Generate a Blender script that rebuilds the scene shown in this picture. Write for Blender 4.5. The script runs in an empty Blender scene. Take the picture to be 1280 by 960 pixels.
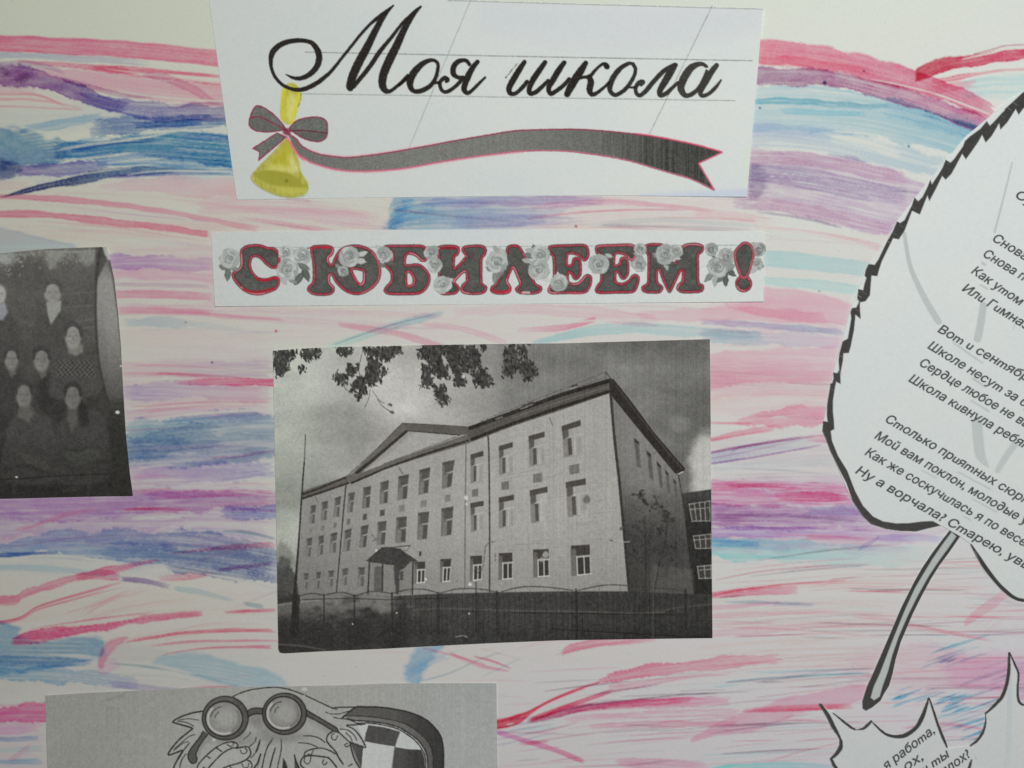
import bpy, math
import numpy as np

SC = bpy.context.scene
COL = SC.collection
S = 0.0004                      # metres per photo pixel (the half-A4 print is about 218 mm wide)

# ---------------------------------------------------------------- camera, light, exposure
cam = bpy.data.objects.new("camera", bpy.data.cameras.new("camera"))
COL.objects.link(cam)
cam.data.sensor_width = 36.0
cam.data.lens = 33.0
cam.data.clip_start = 0.01
cam.data.clip_end = 50.0
cam.location = (0.0, -1280 * S / 2 * 2 * 33.0 / 36.0, 0.0)
cam.rotation_euler = (math.radians(90), 0, 0)
SC.camera = cam

W = bpy.data.worlds.new("World")
SC.world = W
W.use_nodes = True
W.node_tree.nodes["Background"].inputs[0].default_value = (0.97, 1.0, 1.0, 1)
W.node_tree.nodes["Background"].inputs[1].default_value = 0.05

lamp = bpy.data.objects.new("window_light", bpy.data.lights.new("window_light", 'AREA'))
COL.objects.link(lamp)
lamp.data.shape = 'DISK'
lamp.data.size = 0.34
lamp.data.energy = 5.9
lamp.data.color = (1.0, 1.0, 0.985)
lamp.location = (0.22, -0.90, 0.24)
lamp.rotation_euler = (math.radians(90), 0, 0)

SC.view_settings.view_transform = 'Standard'
SC.view_settings.look = 'None'
SC.view_settings.exposure = 0.22
SC.view_settings.gamma = 1.0
SC.render.film_transparent = False
try:
    SC.cycles.use_denoising = False
    SC.cycles.max_bounces = 4
except Exception:
    pass


def illum(x, y):
    """What the lamp and the room throw on the board at a point (used to turn seen tones into paper and ink albedo)."""
    r2 = ((x - 1190) * S) ** 2 + ((y + 120) * S) ** 2
    return 0.74 * 0.81 ** 2 / (0.81 + r2) ** 2 + 0.05


def lin(c):
    c = np.asarray(c, dtype=np.float32) / 255.0
    return np.where(c <= 0.04045, c / 12.92, ((c + 0.055) / 1.055) ** 2.4)


# ---------------------------------------------------------------- noise
_rs = np.random.RandomState(7)
_T = _rs.rand(512, 512).astype(np.float32)


def vnoise(x, y, seed=0):
    x = x + seed * 37.31
    y = y + seed * 17.77
    xi = np.floor(x).astype(np.int64)
    yi = np.floor(y).astype(np.int64)
    fx = (x - xi).astype(np.float32)
    fy = (y - yi).astype(np.float32)
    fx = fx * fx * (3 - 2 * fx)
    fy = fy * fy * (3 - 2 * fy)
    a = _T[yi & 511, xi & 511]
    b = _T[yi & 511, (xi + 1) & 511]
    c = _T[(yi + 1) & 511, xi & 511]
    d = _T[(yi + 1) & 511, (xi + 1) & 511]
    return (a * (1 - fx) + b * fx) * (1 - fy) + (c * (1 - fx) + d * fx) * fy


def fbm(x, y, seed=0, o=3):
    t, a, n = 0, 1.0, 0
    for k in range(o):
        t = t + a * vnoise(x * 2 ** k, y * 2 ** k, seed + k * 3)
        n += a
        a *= 0.55
    return t / n


def sstep(a, b, x):
    t = np.clip((x - a) / (b - a), 0, 1)
    return t * t * (3 - 2 * t)


def z(ox, oy, sc, pts):
    """Points read off an enlargement with its origin and scale."""
    out = []
    for p in pts:
        out.append((ox + p[0] / sc, oy + p[1] / sc) + tuple(q / sc for q in p[2:]))
    return out


def catmull(pts, n=6, closed=False):
    P = np.array(pts, dtype=float)
    m = len(P)
    if m < 3:
        return P
    out = []
    rng = range(m if closed else m - 1)
    for i in rng:
        if closed:
            p0, p1, p2, p3 = P[(i - 1) % m], P[i], P[(i + 1) % m], P[(i + 2) % m]
        else:
            p0, p1, p2, p3 = P[max(i - 1, 0)], P[i], P[i + 1], P[min(i + 2, m - 1)]
        for k in range(n):
            t = k / n
            out.append(0.5 * ((2 * p1) + (-p0 + p2) * t + (2 * p0 - 5 * p1 + 4 * p2 - p3) * t * t + (-p0 + 3 * p1 - 3 * p2 + p3) * t ** 3))
    if not closed:
        out.append(P[-1])
    return np.array(out)


# ---------------------------------------------------------------- a sheet of paper that takes ink: tones on a fine lattice
class Sheet:
    def __init__(s, x0, y0, x1, y1, step, base=(255, 255, 255)):
        s.x0, s.y0, s.st = x0, y0, step
        s.nx = int(round((x1 - x0) / step)) + 1
        s.ny = int(round((y1 - y0) / step)) + 1
        xs = x0 + np.arange(s.nx) * step
        ys = y0 + np.arange(s.ny) * step
        s.X, s.Y = np.meshgrid(xs.astype(np.float32), ys.astype(np.float32))
        s.img = np.empty((s.ny, s.nx, 3), np.float32)
        s.img[:] = base

    def mask(s):
        return np.zeros((s.ny, s.nx), np.float32)

    def win(s, xa, ya, xb, yb):
        i0 = max(0, int((xa - s.x0) / s.st)); i1 = min(s.nx, int((xb - s.x0) / s.st) + 2)
        j0 = max(0, int((ya - s.y0) / s.st)); j1 = min(s.ny, int((yb - s.y0) / s.st) + 2)
        if i1 <= i0 or j1 <= j0:
            return None
        return (slice(j0, j1), slice(i0, i1))

    def sd(s, pts, sl):
        P = np.array([p[:2] for p in pts], dtype=np.float32)
        X, Y = s.X[sl], s.Y[sl]
        d = np.full(X.shape, 1e9, np.float32)
        ins = np.zeros(X.shape, bool)
        for i in range(len(P)):
            a, b = P[i], P[(i + 1) % len(P)]
            e = b - a
            L = float(e @ e)
            if L < 1e-9:
                continue
            wx, wy = X - a[0], Y - a[1]
            t = np.clip((wx * e[0] + wy * e[1]) / L, 0, 1)
            d = np.minimum(d, (wx - t * e[0]) ** 2 + (wy - t * e[1]) ** 2)
            c = (a[1] > Y) != (b[1] > Y)
            if abs(e[1]) > 1e-9:
                ins ^= c & (X < a[0] + (Y - a[1]) * e[0] / e[1])
        d = np.sqrt(d)
        return np.where(ins, -d, d)

    def put(s, sl, cov, col, mk=None):
        c = cov[..., None]
        s.img[sl] = s.img[sl] * (1 - c) + np.asarray(col, np.float32) * c
        if mk is not None:
            mk[sl] = np.maximum(mk[sl], cov)

    def fill(s, pts, col, a=1.0, soft=1.2, wob=0.0, wsc=4.0, smooth=False, mk=None, holes=(), grain=0.0, seed=1):
        if smooth:
            pts = catmull(pts, 5, True)
        P = np.array([p[:2] for p in pts])
        m = soft + wob + 1
        sl = s.win(P[:, 0].min() - m, P[:, 1].min() - m, P[:, 0].max() + m, P[:, 1].max() + m)
        if sl is None:
            return
        d = s.sd(P, sl)
        for h in holes:
            d = np.maximum(d, -s.sd(h, sl))
        if wob:
            d = d + wob * 2 * (fbm(s.X[sl] / wsc, s.Y[sl] / wsc, seed) - 0.5)
        cov = np.clip(0.5 - d / soft, 0, 1) * a
        if grain:
            cov = cov * (1 - grain * sstep(0.45, 0.8, vnoise(s.X[sl] / 1.1, s.Y[sl] / 1.1, seed + 5)))
        if callable(col):
            col = col(s.X[sl], s.Y[sl])
        s.put(sl, cov, col, None)
        if mk is not None:
            mk[sl] = np.maximum(mk[sl], np.clip(0.5 - d / soft, 0, 1))

    def line(s, pts, w, col, a=1.0, soft=1.1, smooth=True, mk=None, rough=0.0, seed=1, grain=0.0):
        Q = [tuple(p) + ((w,) if len(p) == 2 else ()) for p in pts]
        P = catmull(Q, 6) if smooth and len(Q) > 2 else np.array(Q, dtype=float)
        m = P[:, 2].max() / 2 + soft + 2
        sl = s.win(P[:, 0].min() - m, P[:, 1].min() - m, P[:, 0].max() + m, P[:, 1].max() + m)
        if sl is None:
            return
        D = np.full(s.X[sl].shape, 1e3, np.float32)
        oj, oi = sl[0].start, sl[1].start
        for i in range(len(P) - 1):
            p, q = P[i], P[i + 1]
            mm = max(p[2], q[2]) / 2 + soft + 1.5
            sw = s.win(min(p[0], q[0]) - mm, min(p[1], q[1]) - mm, max(p[0], q[0]) + mm, max(p[1], q[1]) + mm)
            if sw is None:
                continue
            X, Y = s.X[sw], s.Y[sw]
            e = q[:2] - p[:2]
            L = float(e @ e) + 1e-9
            t = np.clip(((X - p[0]) * e[0] + (Y - p[1]) * e[1]) / L, 0, 1)
            d = np.hypot(X - p[0] - t * e[0], Y - p[1] - t * e[1]) - (p[2] + (q[2] - p[2]) * t) / 2
            r = (slice(sw[0].start - oj, sw[0].stop - oj), slice(sw[1].start - oi, sw[1].stop - oi))
            D[r] = np.minimum(D[r], d)
        if rough:
            D = D + rough * 2 * (fbm(s.X[sl] / 2.0, s.Y[sl] / 2.0, seed, 2) - 0.5)
        cov = np.clip(0.5 - D / soft, 0, 1) * a
        if grain:
            cov = cov * (1 - grain * sstep(0.5, 0.8, vnoise(s.X[sl] / 1.2, s.Y[sl] / 1.2, seed + 5)))
        s.put(sl, cov, col, mk)

    def ell(s, cx, cy, rx, ry, col, a=1.0, soft=1.5, rot=0.0, mk=None, wob=0.0, seed=1):
        m = max(rx, ry) + soft + wob + 1
        sl = s.win(cx - m, cy - m, cx + m, cy + m)
        if sl is None:
            return
        X, Y = s.X[sl] - cx, s.Y[sl] - cy
        c, n = math.cos(rot), math.sin(rot)
        u, v = (X * c + Y * n) / rx, (-X * n + Y * c) / ry
        r = np.hypot(u, v)
        d = (r - 1) * min(rx, ry)
        if wob:
            d = d + wob * 2 * (fbm(s.X[sl] / 3.5, s.Y[sl] / 3.5, seed) - 0.5)
        s.put(sl, np.clip(0.5 - d / soft, 0, 1) * a, col, mk)

    def grainy(s, amp, sc=1.3, seed=3):
        n = vnoise(s.X / sc, s.Y / sc, seed) - 0.5 + 0.6 * (vnoise(s.X / (sc * 2.6), s.Y / (sc * 2.6), seed + 9) - 0.5)
        s.img += (n * amp)[..., None]

    def albedo(s):
        e = illum(s.X, s.Y)[..., None] * getattr(s, 'gain', 1.0)
        return np.clip(lin(np.clip(s.img, 0, 255)) / e, 0.004, 0.93)


# ---------------------------------------------------------------- materials
def paper_material(name, rough=0.8, spec=0.2, tooth=0.06, scale=2600, ink=None, fleck=0.03):
    m = bpy.data.materials.new(name)
    m.use_nodes = True
    nt = m.node_tree
    b = nt.nodes["Principled BSDF"]
    b.inputs["Roughness"].default_value = rough
    b.inputs["Specular IOR Level"].default_value = spec
    tc = nt.nodes.new("ShaderNodeTexCoord")
    no = nt.nodes.new("ShaderNodeTexNoise")
    no.inputs["Scale"].default_value = scale
    no.inputs["Detail"].default_value = 3
    nt.links.new(tc.outputs["Object"], no.inputs["Vector"])
    if ink is None:
        at = nt.nodes.new("ShaderNodeAttribute")
        at.attribute_name = "Col"
        src = at.outputs["Color"]
    else:
        rg = nt.nodes.new("ShaderNodeRGB")
        rg.outputs[0].default_value = tuple(ink) + (1,)
        src = rg.outputs[0]
    mr = nt.nodes.new("ShaderNodeMapRange")
    mr.inputs["From Min"].default_value = 0.3
    mr.inputs["From Max"].default_value = 0.7
    mr.inputs["To Min"].default_value = 1 - fleck
    mr.inputs["To Max"].default_value = 1 + fleck
    nt.links.new(no.outputs["Fac"], mr.inputs["Value"])
    vm = nt.nodes.new("ShaderNodeVectorMath")
    vm.operation = 'SCALE'
    nt.links.new(src, vm.inputs[0])
    nt.links.new(mr.outputs["Result"], vm.inputs["Scale"])
    nt.links.new(vm.outputs["Vector"], b.inputs["Base Color"])
    bp = nt.nodes.new("ShaderNodeBump")
    bp.inputs["Strength"].default_value = tooth
    bp.inputs["Distance"].default_value = 0.0002
    nt.links.new(no.outputs["Fac"], bp.inputs["Height"])
    nt.links.new(bp.outputs["Normal"], b.inputs["Normal"])
    return m


M_BOARD = paper_material("watercolour_paper", 0.9, 0.05, 0.12, 1500, fleck=0.035)
M_PRINT = paper_material("printed_paper", 0.85, 0.06, 0.04, 3200, fleck=0.03)
M_TONER = paper_material("toner_print", 0.8, 0.06, 0.04, 3200, fleck=0.05)


# ---------------------------------------------------------------- objects
def tag(o, label=None, cat=None, group=None, kind=None):
    if label: o["label"] = label
    if cat: o["category"] = cat
    if group: o["group"] = group
    if kind: o["kind"] = kind
    return o


def empty(name, px, py, label, cat, group=None):
    o = bpy.data.objects.new(name, None)
    o.empty_display_size = 0.01
    COL.objects.link(o)
    o.location = ((px - 640) * S, 0, (480 - py) * S)
    return tag(o, label, cat, group)


def link_mesh(name, co, quads, cols, mat, parent, tris=False):
    k = 3 if tris else 4
    me = bpy.data.meshes.new(name)
    nv, nf = len(co), len(quads)
    me.vertices.add(nv)
    co = np.asarray(co, np.float64)
    if parent is not None:
        co = co - np.array(parent.location if parent.parent is None else parent.parent.location)
    me.vertices.foreach_set("co", co.astype(np.float32).ravel())
    me.loops.add(nf * k)
    me.loops.foreach_set("vertex_index", np.asarray(quads, np.int32).ravel())
    me.polygons.add(nf)
    me.polygons.foreach_set("loop_start", np.arange(0, nf * k, k, dtype=np.int32))
    me.update(calc_edges=True)
    if cols is not None:
        at = me.color_attributes.new("Col", 'FLOAT_COLOR', 'POINT')
        c4 = np.ones((nv, 4), np.float32)
        c4[:, :3] = cols
        at.data.foreach_set("color", c4.ravel())
    me.materials.append(mat)
    o = bpy.data.objects.new(name, me)
    COL.objects.link(o)
    if parent is not None:
        o.parent = parent
    return o


def cut(name, sh, mat, parent=None, mk=None, poly=None, thr=0.4, lift=0.0, zf=None, thick=0.0, clip=None):
    """Cut one piece out of a printed sheet: the whole lattice, an outline or an ink mask; zf bends it off the board."""
    st = sh.st
    PX, PY = sh.X.astype(np.float64).copy(), sh.Y.astype(np.float64).copy()
    if poly is not None:
        P = np.array([p[:2] for p in poly], dtype=np.float64)
        full = (slice(0, sh.ny), slice(0, sh.nx))
        d = sh.sd(P, full)
        ins = d <= 0
        band = (d > 0) & (d < st * 1.6)
        bx, by = PX[band], PY[band]
        best = np.full(bx.shape, 1e9); qx = bx.copy(); qy = by.copy()
        for i in range(len(P)):
            a, b = P[i], P[(i + 1) % len(P)]
            e = b - a
            L = e @ e
            if L < 1e-9:
                continue
            t = np.clip(((bx - a[0]) * e[0] + (by - a[1]) * e[1]) / L, 0, 1)
            dx, dy = a[0] + t * e[0], a[1] + t * e[1]
            dd = (bx - dx) ** 2 + (by - dy) ** 2
            u = dd < best
            best[u] = dd[u]; qx[u] = dx[u]; qy[u] = dy[u]
        PX[band] = qx; PY[band] = qy
        ok = ins | band
        i4 = ins[:-1, :-1].astype(int) + ins[1:, :-1] + ins[:-1, 1:] + ins[1:, 1:]
        cell = ok[:-1, :-1] & ok[1:, :-1] & ok[:-1, 1:] & ok[1:, 1:] & (i4 > 0)
    elif mk is not None:
        g = mk > thr
        if clip is not None:
            key = "_in%d" % id(clip)
            if not hasattr(sh, key):
                setattr(sh, key, sh.sd(clip, (slice(0, sh.ny), slice(0, sh.nx))) < -0.5)
            g = g & getattr(sh, key)
        cell = (g[:-1, :-1].astype(int) + g[1:, :-1] + g[:-1, 1:] + g[1:, 1:]) >= 3
    else:
        cell = np.ones((sh.ny - 1, sh.nx - 1), bool)
    jj, ii = np.nonzero(cell)
    if len(jj) == 0:
        return None
    nx = sh.nx
    v00 = jj * nx + ii
    Q = np.stack([v00, v00 + nx, v00 + nx + 1, v00 + 1], 1)     # faces -Y
    used = np.unique(Q)
    remap = np.full(sh.nx * sh.ny, -1, np.int64)
    remap[used] = np.arange(len(used))
    Q = remap[Q]
    px, py = PX.ravel()[used], PY.ravel()[used]
    h = lift + (zf(px, py) if zf is not None else 0.0)
    co = np.stack([(px - 640) * S, -(np.zeros_like(px) + h), (480 - py) * S], 1)
    if not hasattr(sh, "_alb"):
        sh._alb = sh.albedo().reshape(-1, 3)
    cols = sh._alb[used]
    if thick > 0:
        E = np.concatenate([Q[:, [0, 1]], Q[:, [1, 2]], Q[:, [2, 3]], Q[:, [3, 0]]])
        n = len(used)
        key = E[:, 0] * n + E[:, 1]
        rev = E[:, 1] * n + E[:, 0]
        bd = E[~np.isin(key, rev)]
        bv = np.unique(bd)
        r2 = np.full(n, -1, np.int64)
        r2[bv] = n + np.arange(len(bv))
        low = co[bv].copy()
        low[:, 1] = np.minimum(low[:, 1] + thick, 0.0002)
        co = np.concatenate([co, low])
        cols = np.concatenate([cols, cols[bv]])
        sk = np.stack([bd[:, 1], bd[:, 0], r2[bd[:, 0]], r2[bd[:, 1]]], 1)
        Q = np.concatenate([Q, sk])
    return link_mesh(name, co, Q, cols, mat, parent)


def read_text(body, size=1.0, shear=0.22):
    """Outlines of a line of print as polygons, with their winding."""
    cu = bpy.data.curves.new("lettering", 'FONT')
    cu.body = body
    cu.size = size
    cu.shear = shear
    ob = bpy.data.objects.new("lettering", cu)
    COL.objects.link(ob)
    dg = bpy.context.evaluated_depsgraph_get()
    cv = ob.evaluated_get(dg).to_curve(dg)
    out = []
    for sp in cv.splines:
        bp = sp.bezier_points
        m = len(bp)
        P = []
        for i in range(m):
            a, b = bp[i], bp[(i + 1) % m]
            p0, p1, p2, p3 = [np.array(v[:2]) for v in (a.co, a.handle_right, b.handle_left, b.co)]
            n = 1 if np.abs(np.cross(p1 - p0, p3 - p0)) + np.abs(np.cross(p2 - p0, p3 - p0)) < 1e-4 else 5
            for k in range(n):
                t = k / n
                P.append(p0 * (1 - t) ** 3 + 3 * p1 * t * (1 - t) ** 2 + 3 * p2 * t * t * (1 - t) + p3 * t ** 3)
        if len(P) > 2:
            out.append(np.array(P))
    ob.evaluated_get(dg).to_curve_clear()
    bpy.data.objects.remove(ob)
    bpy.data.curves.remove(cu)
    return out


def _area(P):
    x, y = P[:, 0], P[:, 1]
    return 0.5 * float(np.sum(x * np.roll(y, -1) - np.roll(x, -1) * y))


def text_line(sh, body, prefix, start, mid, size, col=(40, 42, 42), weight=0.2, shear=0.22):
    """Print a line on the sheet: it starts at start, and the character after prefix begins at mid (photo pixels)."""
    nxt = body[len(prefix)] if len(prefix) < len(body) else ""
    mx = lambda L: max(P[:, 0].max() for P in L)
    mn = lambda L: min(P[:, 0].min() for P in L)
    if nxt and nxt != " ":
        c1, c2 = read_text(prefix + nxt, size, shear), read_text(nxt, size, shear)
        w = mx(c1) - (mx(c2) - mn(c2))
    else:
        w = mx(read_text(prefix, size, shear))
    L = read_text(body, size, shear)
    x0 = mn(L)
    dx, dy = mid[0] - start[0], mid[1] - start[1]
    D = math.hypot(dx, dy)
    sx = D / (w - x0)
    c, n = dx / D, dy / D
    def inside(p, P):
        r = False
        for i in range(len(P)):
            u, v = P[i], P[(i + 1) % len(P)]
            if (u[1] > p[1]) != (v[1] > p[1]) and p[0] < u[0] + (p[1] - u[1]) * (v[0] - u[0]) / (v[1] - u[1]):
                r = not r
        return r
    hollow = [any(abs(_area(Q)) > abs(_area(P)) and _area(Q) * _area(P) < 0 and inside(P[0], Q) for Q in L) for P in L]
    mk = sh.mask()
    T = []
    for P, h in zip(L, hollow):
        u, v = (P[:, 0] - x0) * sx, -P[:, 1]
        T.append((not h, np.stack([start[0] + u * c - v * n, start[1] + u * n + v * c], 1)))
    allp = np.concatenate([q for _o, q in T])
    sl = sh.win(allp[:, 0].min() - 2, allp[:, 1].min() - 2, allp[:, 0].max() + 2, allp[:, 1].max() + 2)
    if sl is None:
        return mk
    D_ = np.full(sh.X[sl].shape, 9.0, np.float32)
    oj, oi = sl[0].start, sl[1].start
    for hole in (False, True):
        for outer, q in T:
            if outer == hole:
                continue
            w2 = sh.win(q[:, 0].min() - 2, q[:, 1].min() - 2, q[:, 0].max() + 2, q[:, 1].max() + 2)
            if w2 is None:
                continue
            r = (slice(w2[0].start - oj, w2[0].stop - oj), slice(w2[1].start - oi, w2[1].stop - oi))
            d = sh.sd(q, w2)
            D_[r] = np.maximum(D_[r], -d) if hole else np.minimum(D_[r], d)
    cov = np.clip(0.5 - (D_ - weight) / 1.0, 0, 1)
    cov = cov * (1 - 0.18 * vnoise(sh.X[sl] / 1.3, sh.Y[sl] / 1.3, 5))
    sh.put(sl, cov, col, mk)
    return mk
# ================================================================ the painted board
BX0, BY0, BX1, BY1 = -170, -150, 1450, 1110
board = Sheet(BX0, BY0, BX1, BY1, 1.25)


def paper_tint(x, y):
    """Cream paper: yellower to the left, a little greener top right, a little pinker low down."""
    u = np.clip(x / 1280, 0, 1); v = np.clip(y / 960, 0, 1)
    r = 0.765 + 0.012 * v + 0.0 * u
    g = 0.800 - 0.045 * v - 0.0 * u
    b = 0.655 + 0.085 * u + 0.06 * v
    return np.stack([r + 0 * u, g + 0 * u, b], -1)


PT = paper_tint(board.X, board.Y).astype(np.float32)
REF = PT * 1.0
R = np.ones_like(PT)            # paint transmittance over the paper


def pig(c, x, y):
    """Transmittance of a wash seen as tone c at (x, y)."""
    t = lin(np.array(c, float)) / (illum(x, y) * paper_tint(np.array(float(x)), np.array(float(y))))
    return np.clip(t, 0.03, 1.0).astype(np.float32)


def _path(pts, sl):
    P = np.array(pts, float)
    if len(P) > 2:
        P = catmull(P, 8)
    o = np.argsort(P[:, 0])
    P = P[o]
    xs = board.X[sl][0]
    return np.interp(xs, P[:, 0], P[:, 1]), np.interp(xs, P[:, 0], P[:, 2])


_seed = [11]


def wash(pts, c0, c1=None, a=0.9, streak=0.45, sl_=70.0, sw=2.2, rag=1.2, fin=(12, 12), edge=0.10, mott=0.25, soft=1.6, lift=False):
    """One brush stroke running left to right: (x, y, half width) stations, tone c0 fading to c1, bristle streaks, ragged edges, wet rim."""
    _seed[0] += 1
    sd = _seed[0]
    pts = [list(map(float, p)) for p in pts]
    if pts[0][0] <= 1: pts[0][0] = 0; pts = [[BX0, pts[0][1], pts[0][2]]] + pts; fin = (0, fin[1])
    if pts[-1][0] >= 1279: pts = pts + [[BX1, pts[-1][1], pts[-1][2]]]; fin = (fin[0], 0)
    xa, xb = pts[0][0], pts[-1][0]
    ys0 = min(p[1] - p[2] for p in pts) - 14
    ys1 = max(p[1] + p[2] for p in pts) + 14
    s = board.win(xa - 2, ys0, xb + 2, ys1)
    if s is None:
        return
    X, Y = board.X[s], board.Y[s]
    yc, hw = _path(pts, s)
    hw = np.maximum(hw, 0.35)[None, :]
    dv = Y - yc[None, :]
    rg = rag * np.minimum(hw / 4, 1.5)
    soft = np.maximum(soft, 0.22 * np.minimum(hw, 16) * (0.5 + 1.0 * vnoise(X / 60, 0 * X + np.sign(dv) * 2, sd + 12)))
    d = np.abs(dv) - hw + rg * 2 * (vnoise(X / 22, np.sign(dv) * 3 + 0 * X, sd) - 0.5) + rg * 1.3 * (fbm(X / 4.5, Y / 3.0, sd + 2) - 0.5)
    cov = np.clip(0.5 - d / soft, 0, 1)
    n1 = vnoise(X / sl_, dv / sw, sd + 4)
    n2 = vnoise(X / (sl_ * 0.35), dv / (sw * 0.55), sd + 6)
    st = sstep(0.42, 0.72, 0.62 * n1 + 0.38 * n2)
    n3 = vnoise(X / (sl_ * 1.4), dv / 0.8, sd + 14)
    t = cov * (1 - streak * st) * (1 - min(.6, streak * 1.1) * sstep(.74, .86, n3))
    if mott:
        t = t * (1 - mott * 0.5 + mott * (fbm(X / 16, Y / 9, sd + 8) - 0.25))
    if edge:
        t = t + edge * cov * np.exp(-((d + 1.6) / 1.3) ** 2)
    for side in (0, 1):
        if fin[side] > 0:
            q = (X - xa) if side == 0 else (xb - X)
            jag = fin[side] * (0.15 + 0.85 * vnoise(dv / 2.2 + 50, 0 * X + side, sd + 10))
            t = t * sstep(-1.5, 2.5, q - jag) * (0.55 + 0.45 * sstep(0, fin[side] * 2.5, q))
    t = np.clip(t * a, 0, 1)[..., None]
    xm, ym = (max(xa, 0) + min(xb, 1280)) / 2, sum(p[1] for p in pts) / len(pts)
    k0 = pig(c0, max(xa, 0), ym) if not lift else np.ones(3, np.float32)
    if c1 is not None and not lift:
        k1 = pig(c1, min(xb, 1280), ym)
        f = sstep(max(xa, 0), min(xb, 1280), X)[..., None]
        k = k0 * (1 - f) + k1 * f
    else:
        k = pig(c0, xm, ym) if not lift else k0
    if lift:
        R[s] = R[s] * (1 - t) + 0.985 * t
    else:
        R[s] = R[s] * (1 - t + t * k)


def fringe(pts, c, n, spread, hw, a=0.6, jx=25, dash=0.3):
    """A sheaf of fine bristle lines along a path."""
    rs = np.random.RandomState(_seed[0] + 500)
    for k in range(n):
        f = rs.uniform(-1, 1) * spread
        x0, x1 = pts[0][0], pts[-1][0]
        q = [[p[0], p[1] + f * (p[2] if len(p) > 2 else 1), hw * rs.uniform(0.6, 1.4)] for p in pts]
        L = x1 - x0
        a0, a1 = rs.uniform(0, dash) * L, rs.uniform(0, dash) * L
        if x0 > 1: q[0][0] += a0
        if x1 < 1279: q[-1][0] -= a1
        q = [q[0]] + [p for p in q[1:-1] if q[0][0] + 3 < p[0] < q[-1][0] - 3] + [q[-1]]
        q[-1][2] *= 0.4
        wash(q, c, a=a * rs.uniform(0.6, 1.1), streak=0.2, rag=0.3, fin=(4, 10), edge=0, mott=0.3, soft=1.3)


def gap(pts, a=0.9, streak=0.3, **k):
    wash(pts, (255, 255, 255), a=a, streak=streak, edge=0, mott=0.1, lift=True, **k)


def blot(pts, c, a=0.8, soft=3.0, wob=3.0, edge=0.15, mott=0.4, smooth=True):
    """A wet patch with its own outline."""
    _seed[0] += 1
    sd = _seed[0]
    P = catmull(pts, 5, True) if smooth else np.array(pts, float)
    s = board.win(P[:, 0].min() - 8, P[:, 1].min() - 8, P[:, 0].max() + 8, P[:, 1].max() + 8)
    X, Y = board.X[s], board.Y[s]
    d = board.sd(P, s) + wob * 2 * (fbm(X / 14, Y / 5, sd) - 0.5)
    cov = np.clip(0.5 - d / soft, 0, 1)
    t = cov * (1 - mott * 0.5 + mott * (fbm(X / 15, Y / 7, sd + 4) - 0.2)) + edge * cov * np.exp(-((d + 2.2) / 1.6) ** 2)
    k = pig(c, P[:, 0].mean().clip(0, 1280), P[:, 1].mean())
    t = np.clip(t * a, 0, 1)[..., None]
    R[s] = R[s] * (1 - t + t * k)


def dots(lst, c):
    for x, y, r in lst:
        blot([(x - r, y), (x, y - r), (x + r, y), (x, y + r * 0.8)], c, a=0.9, soft=1.2, wob=0.4, edge=0, mott=0)


PINK, ROSE, PALE = (200, 118, 140), (190, 95, 120), (196, 160, 163)

# faint washes that carry the whole sky of strokes below the first rose band
for (y, c, a) in [(300, (190, 172, 165), .35), (330, (188, 170, 168), .3), (470, (178, 165, 162), .35), (560, (160, 158, 165), .3), (640, (165, 145, 160), .3),
                  (760, (172, 160, 152), .25), (815, (176, 164, 160), .25)]:
    wash([(0, y, 16), (400, y - 4, 18), (900, y + 3, 17), (1280, y + 14, 18)], c, a=a, streak=.8, sl_=190, sw=3.0, rag=2, edge=0)

for (x0, x1, y, h, c, a) in [(0, 320, 112, 22, (182, 164, 160), .5), (0, 320, 150, 16, (160, 164, 166), .5), (0, 320, 206, 20, (150, 156, 166), .55), (0, 330, 262, 34, (182, 166, 156), .5),
                            (120, 350, 350, 40, (176, 158, 160), .6), (120, 350, 450, 34, (174, 164, 160), .55), (120, 350, 505, 24, (166, 152, 158), .6), (120, 350, 590, 34, (156, 148, 158), .7), (0, 350, 650, 36, (150, 138, 152), .7),
                            (0, 350, 700, 20, (150, 150, 152), .5), (0, 350, 765, 44, (166, 156, 146), .45), (0, 350, 835, 30, (150, 150, 146), .55), (0, 70, 930, 44, (150, 138, 146), .6),
                            (230, 970, 262, 26, (190, 174, 172), .5), (130, 960, 402, 30, (188, 176, 172), .55), (860, 1100, 396, 24, (204, 180, 182), .5), (860, 1100, 470, 60, (202, 174, 178), .6), (860, 1100, 575, 36, (186, 180, 180), .6),
                            (860, 1150, 645, 44, (172, 150, 174), .6), (860, 1250, 720, 30, (186, 186, 178), .4), (860, 1250, 790, 60, (196, 182, 178), .4), (600, 1250, 850, 50, (188, 184, 178), .4), (500, 1250, 930, 44, (182, 188, 182), .45),
                            (340, 640, 830, 28, (174, 168, 160), .4)]:
    wash([(x0, y, h), ((x0 + x1) / 2, y - 3, h), (x1, y + 2, h)], c, a=a * 1.2, streak=.42, sl_=130, sw=4, rag=3, edge=0, mott=.5, soft=10, fin=(30, 30))
rs = np.random.RandomState(21)
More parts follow.
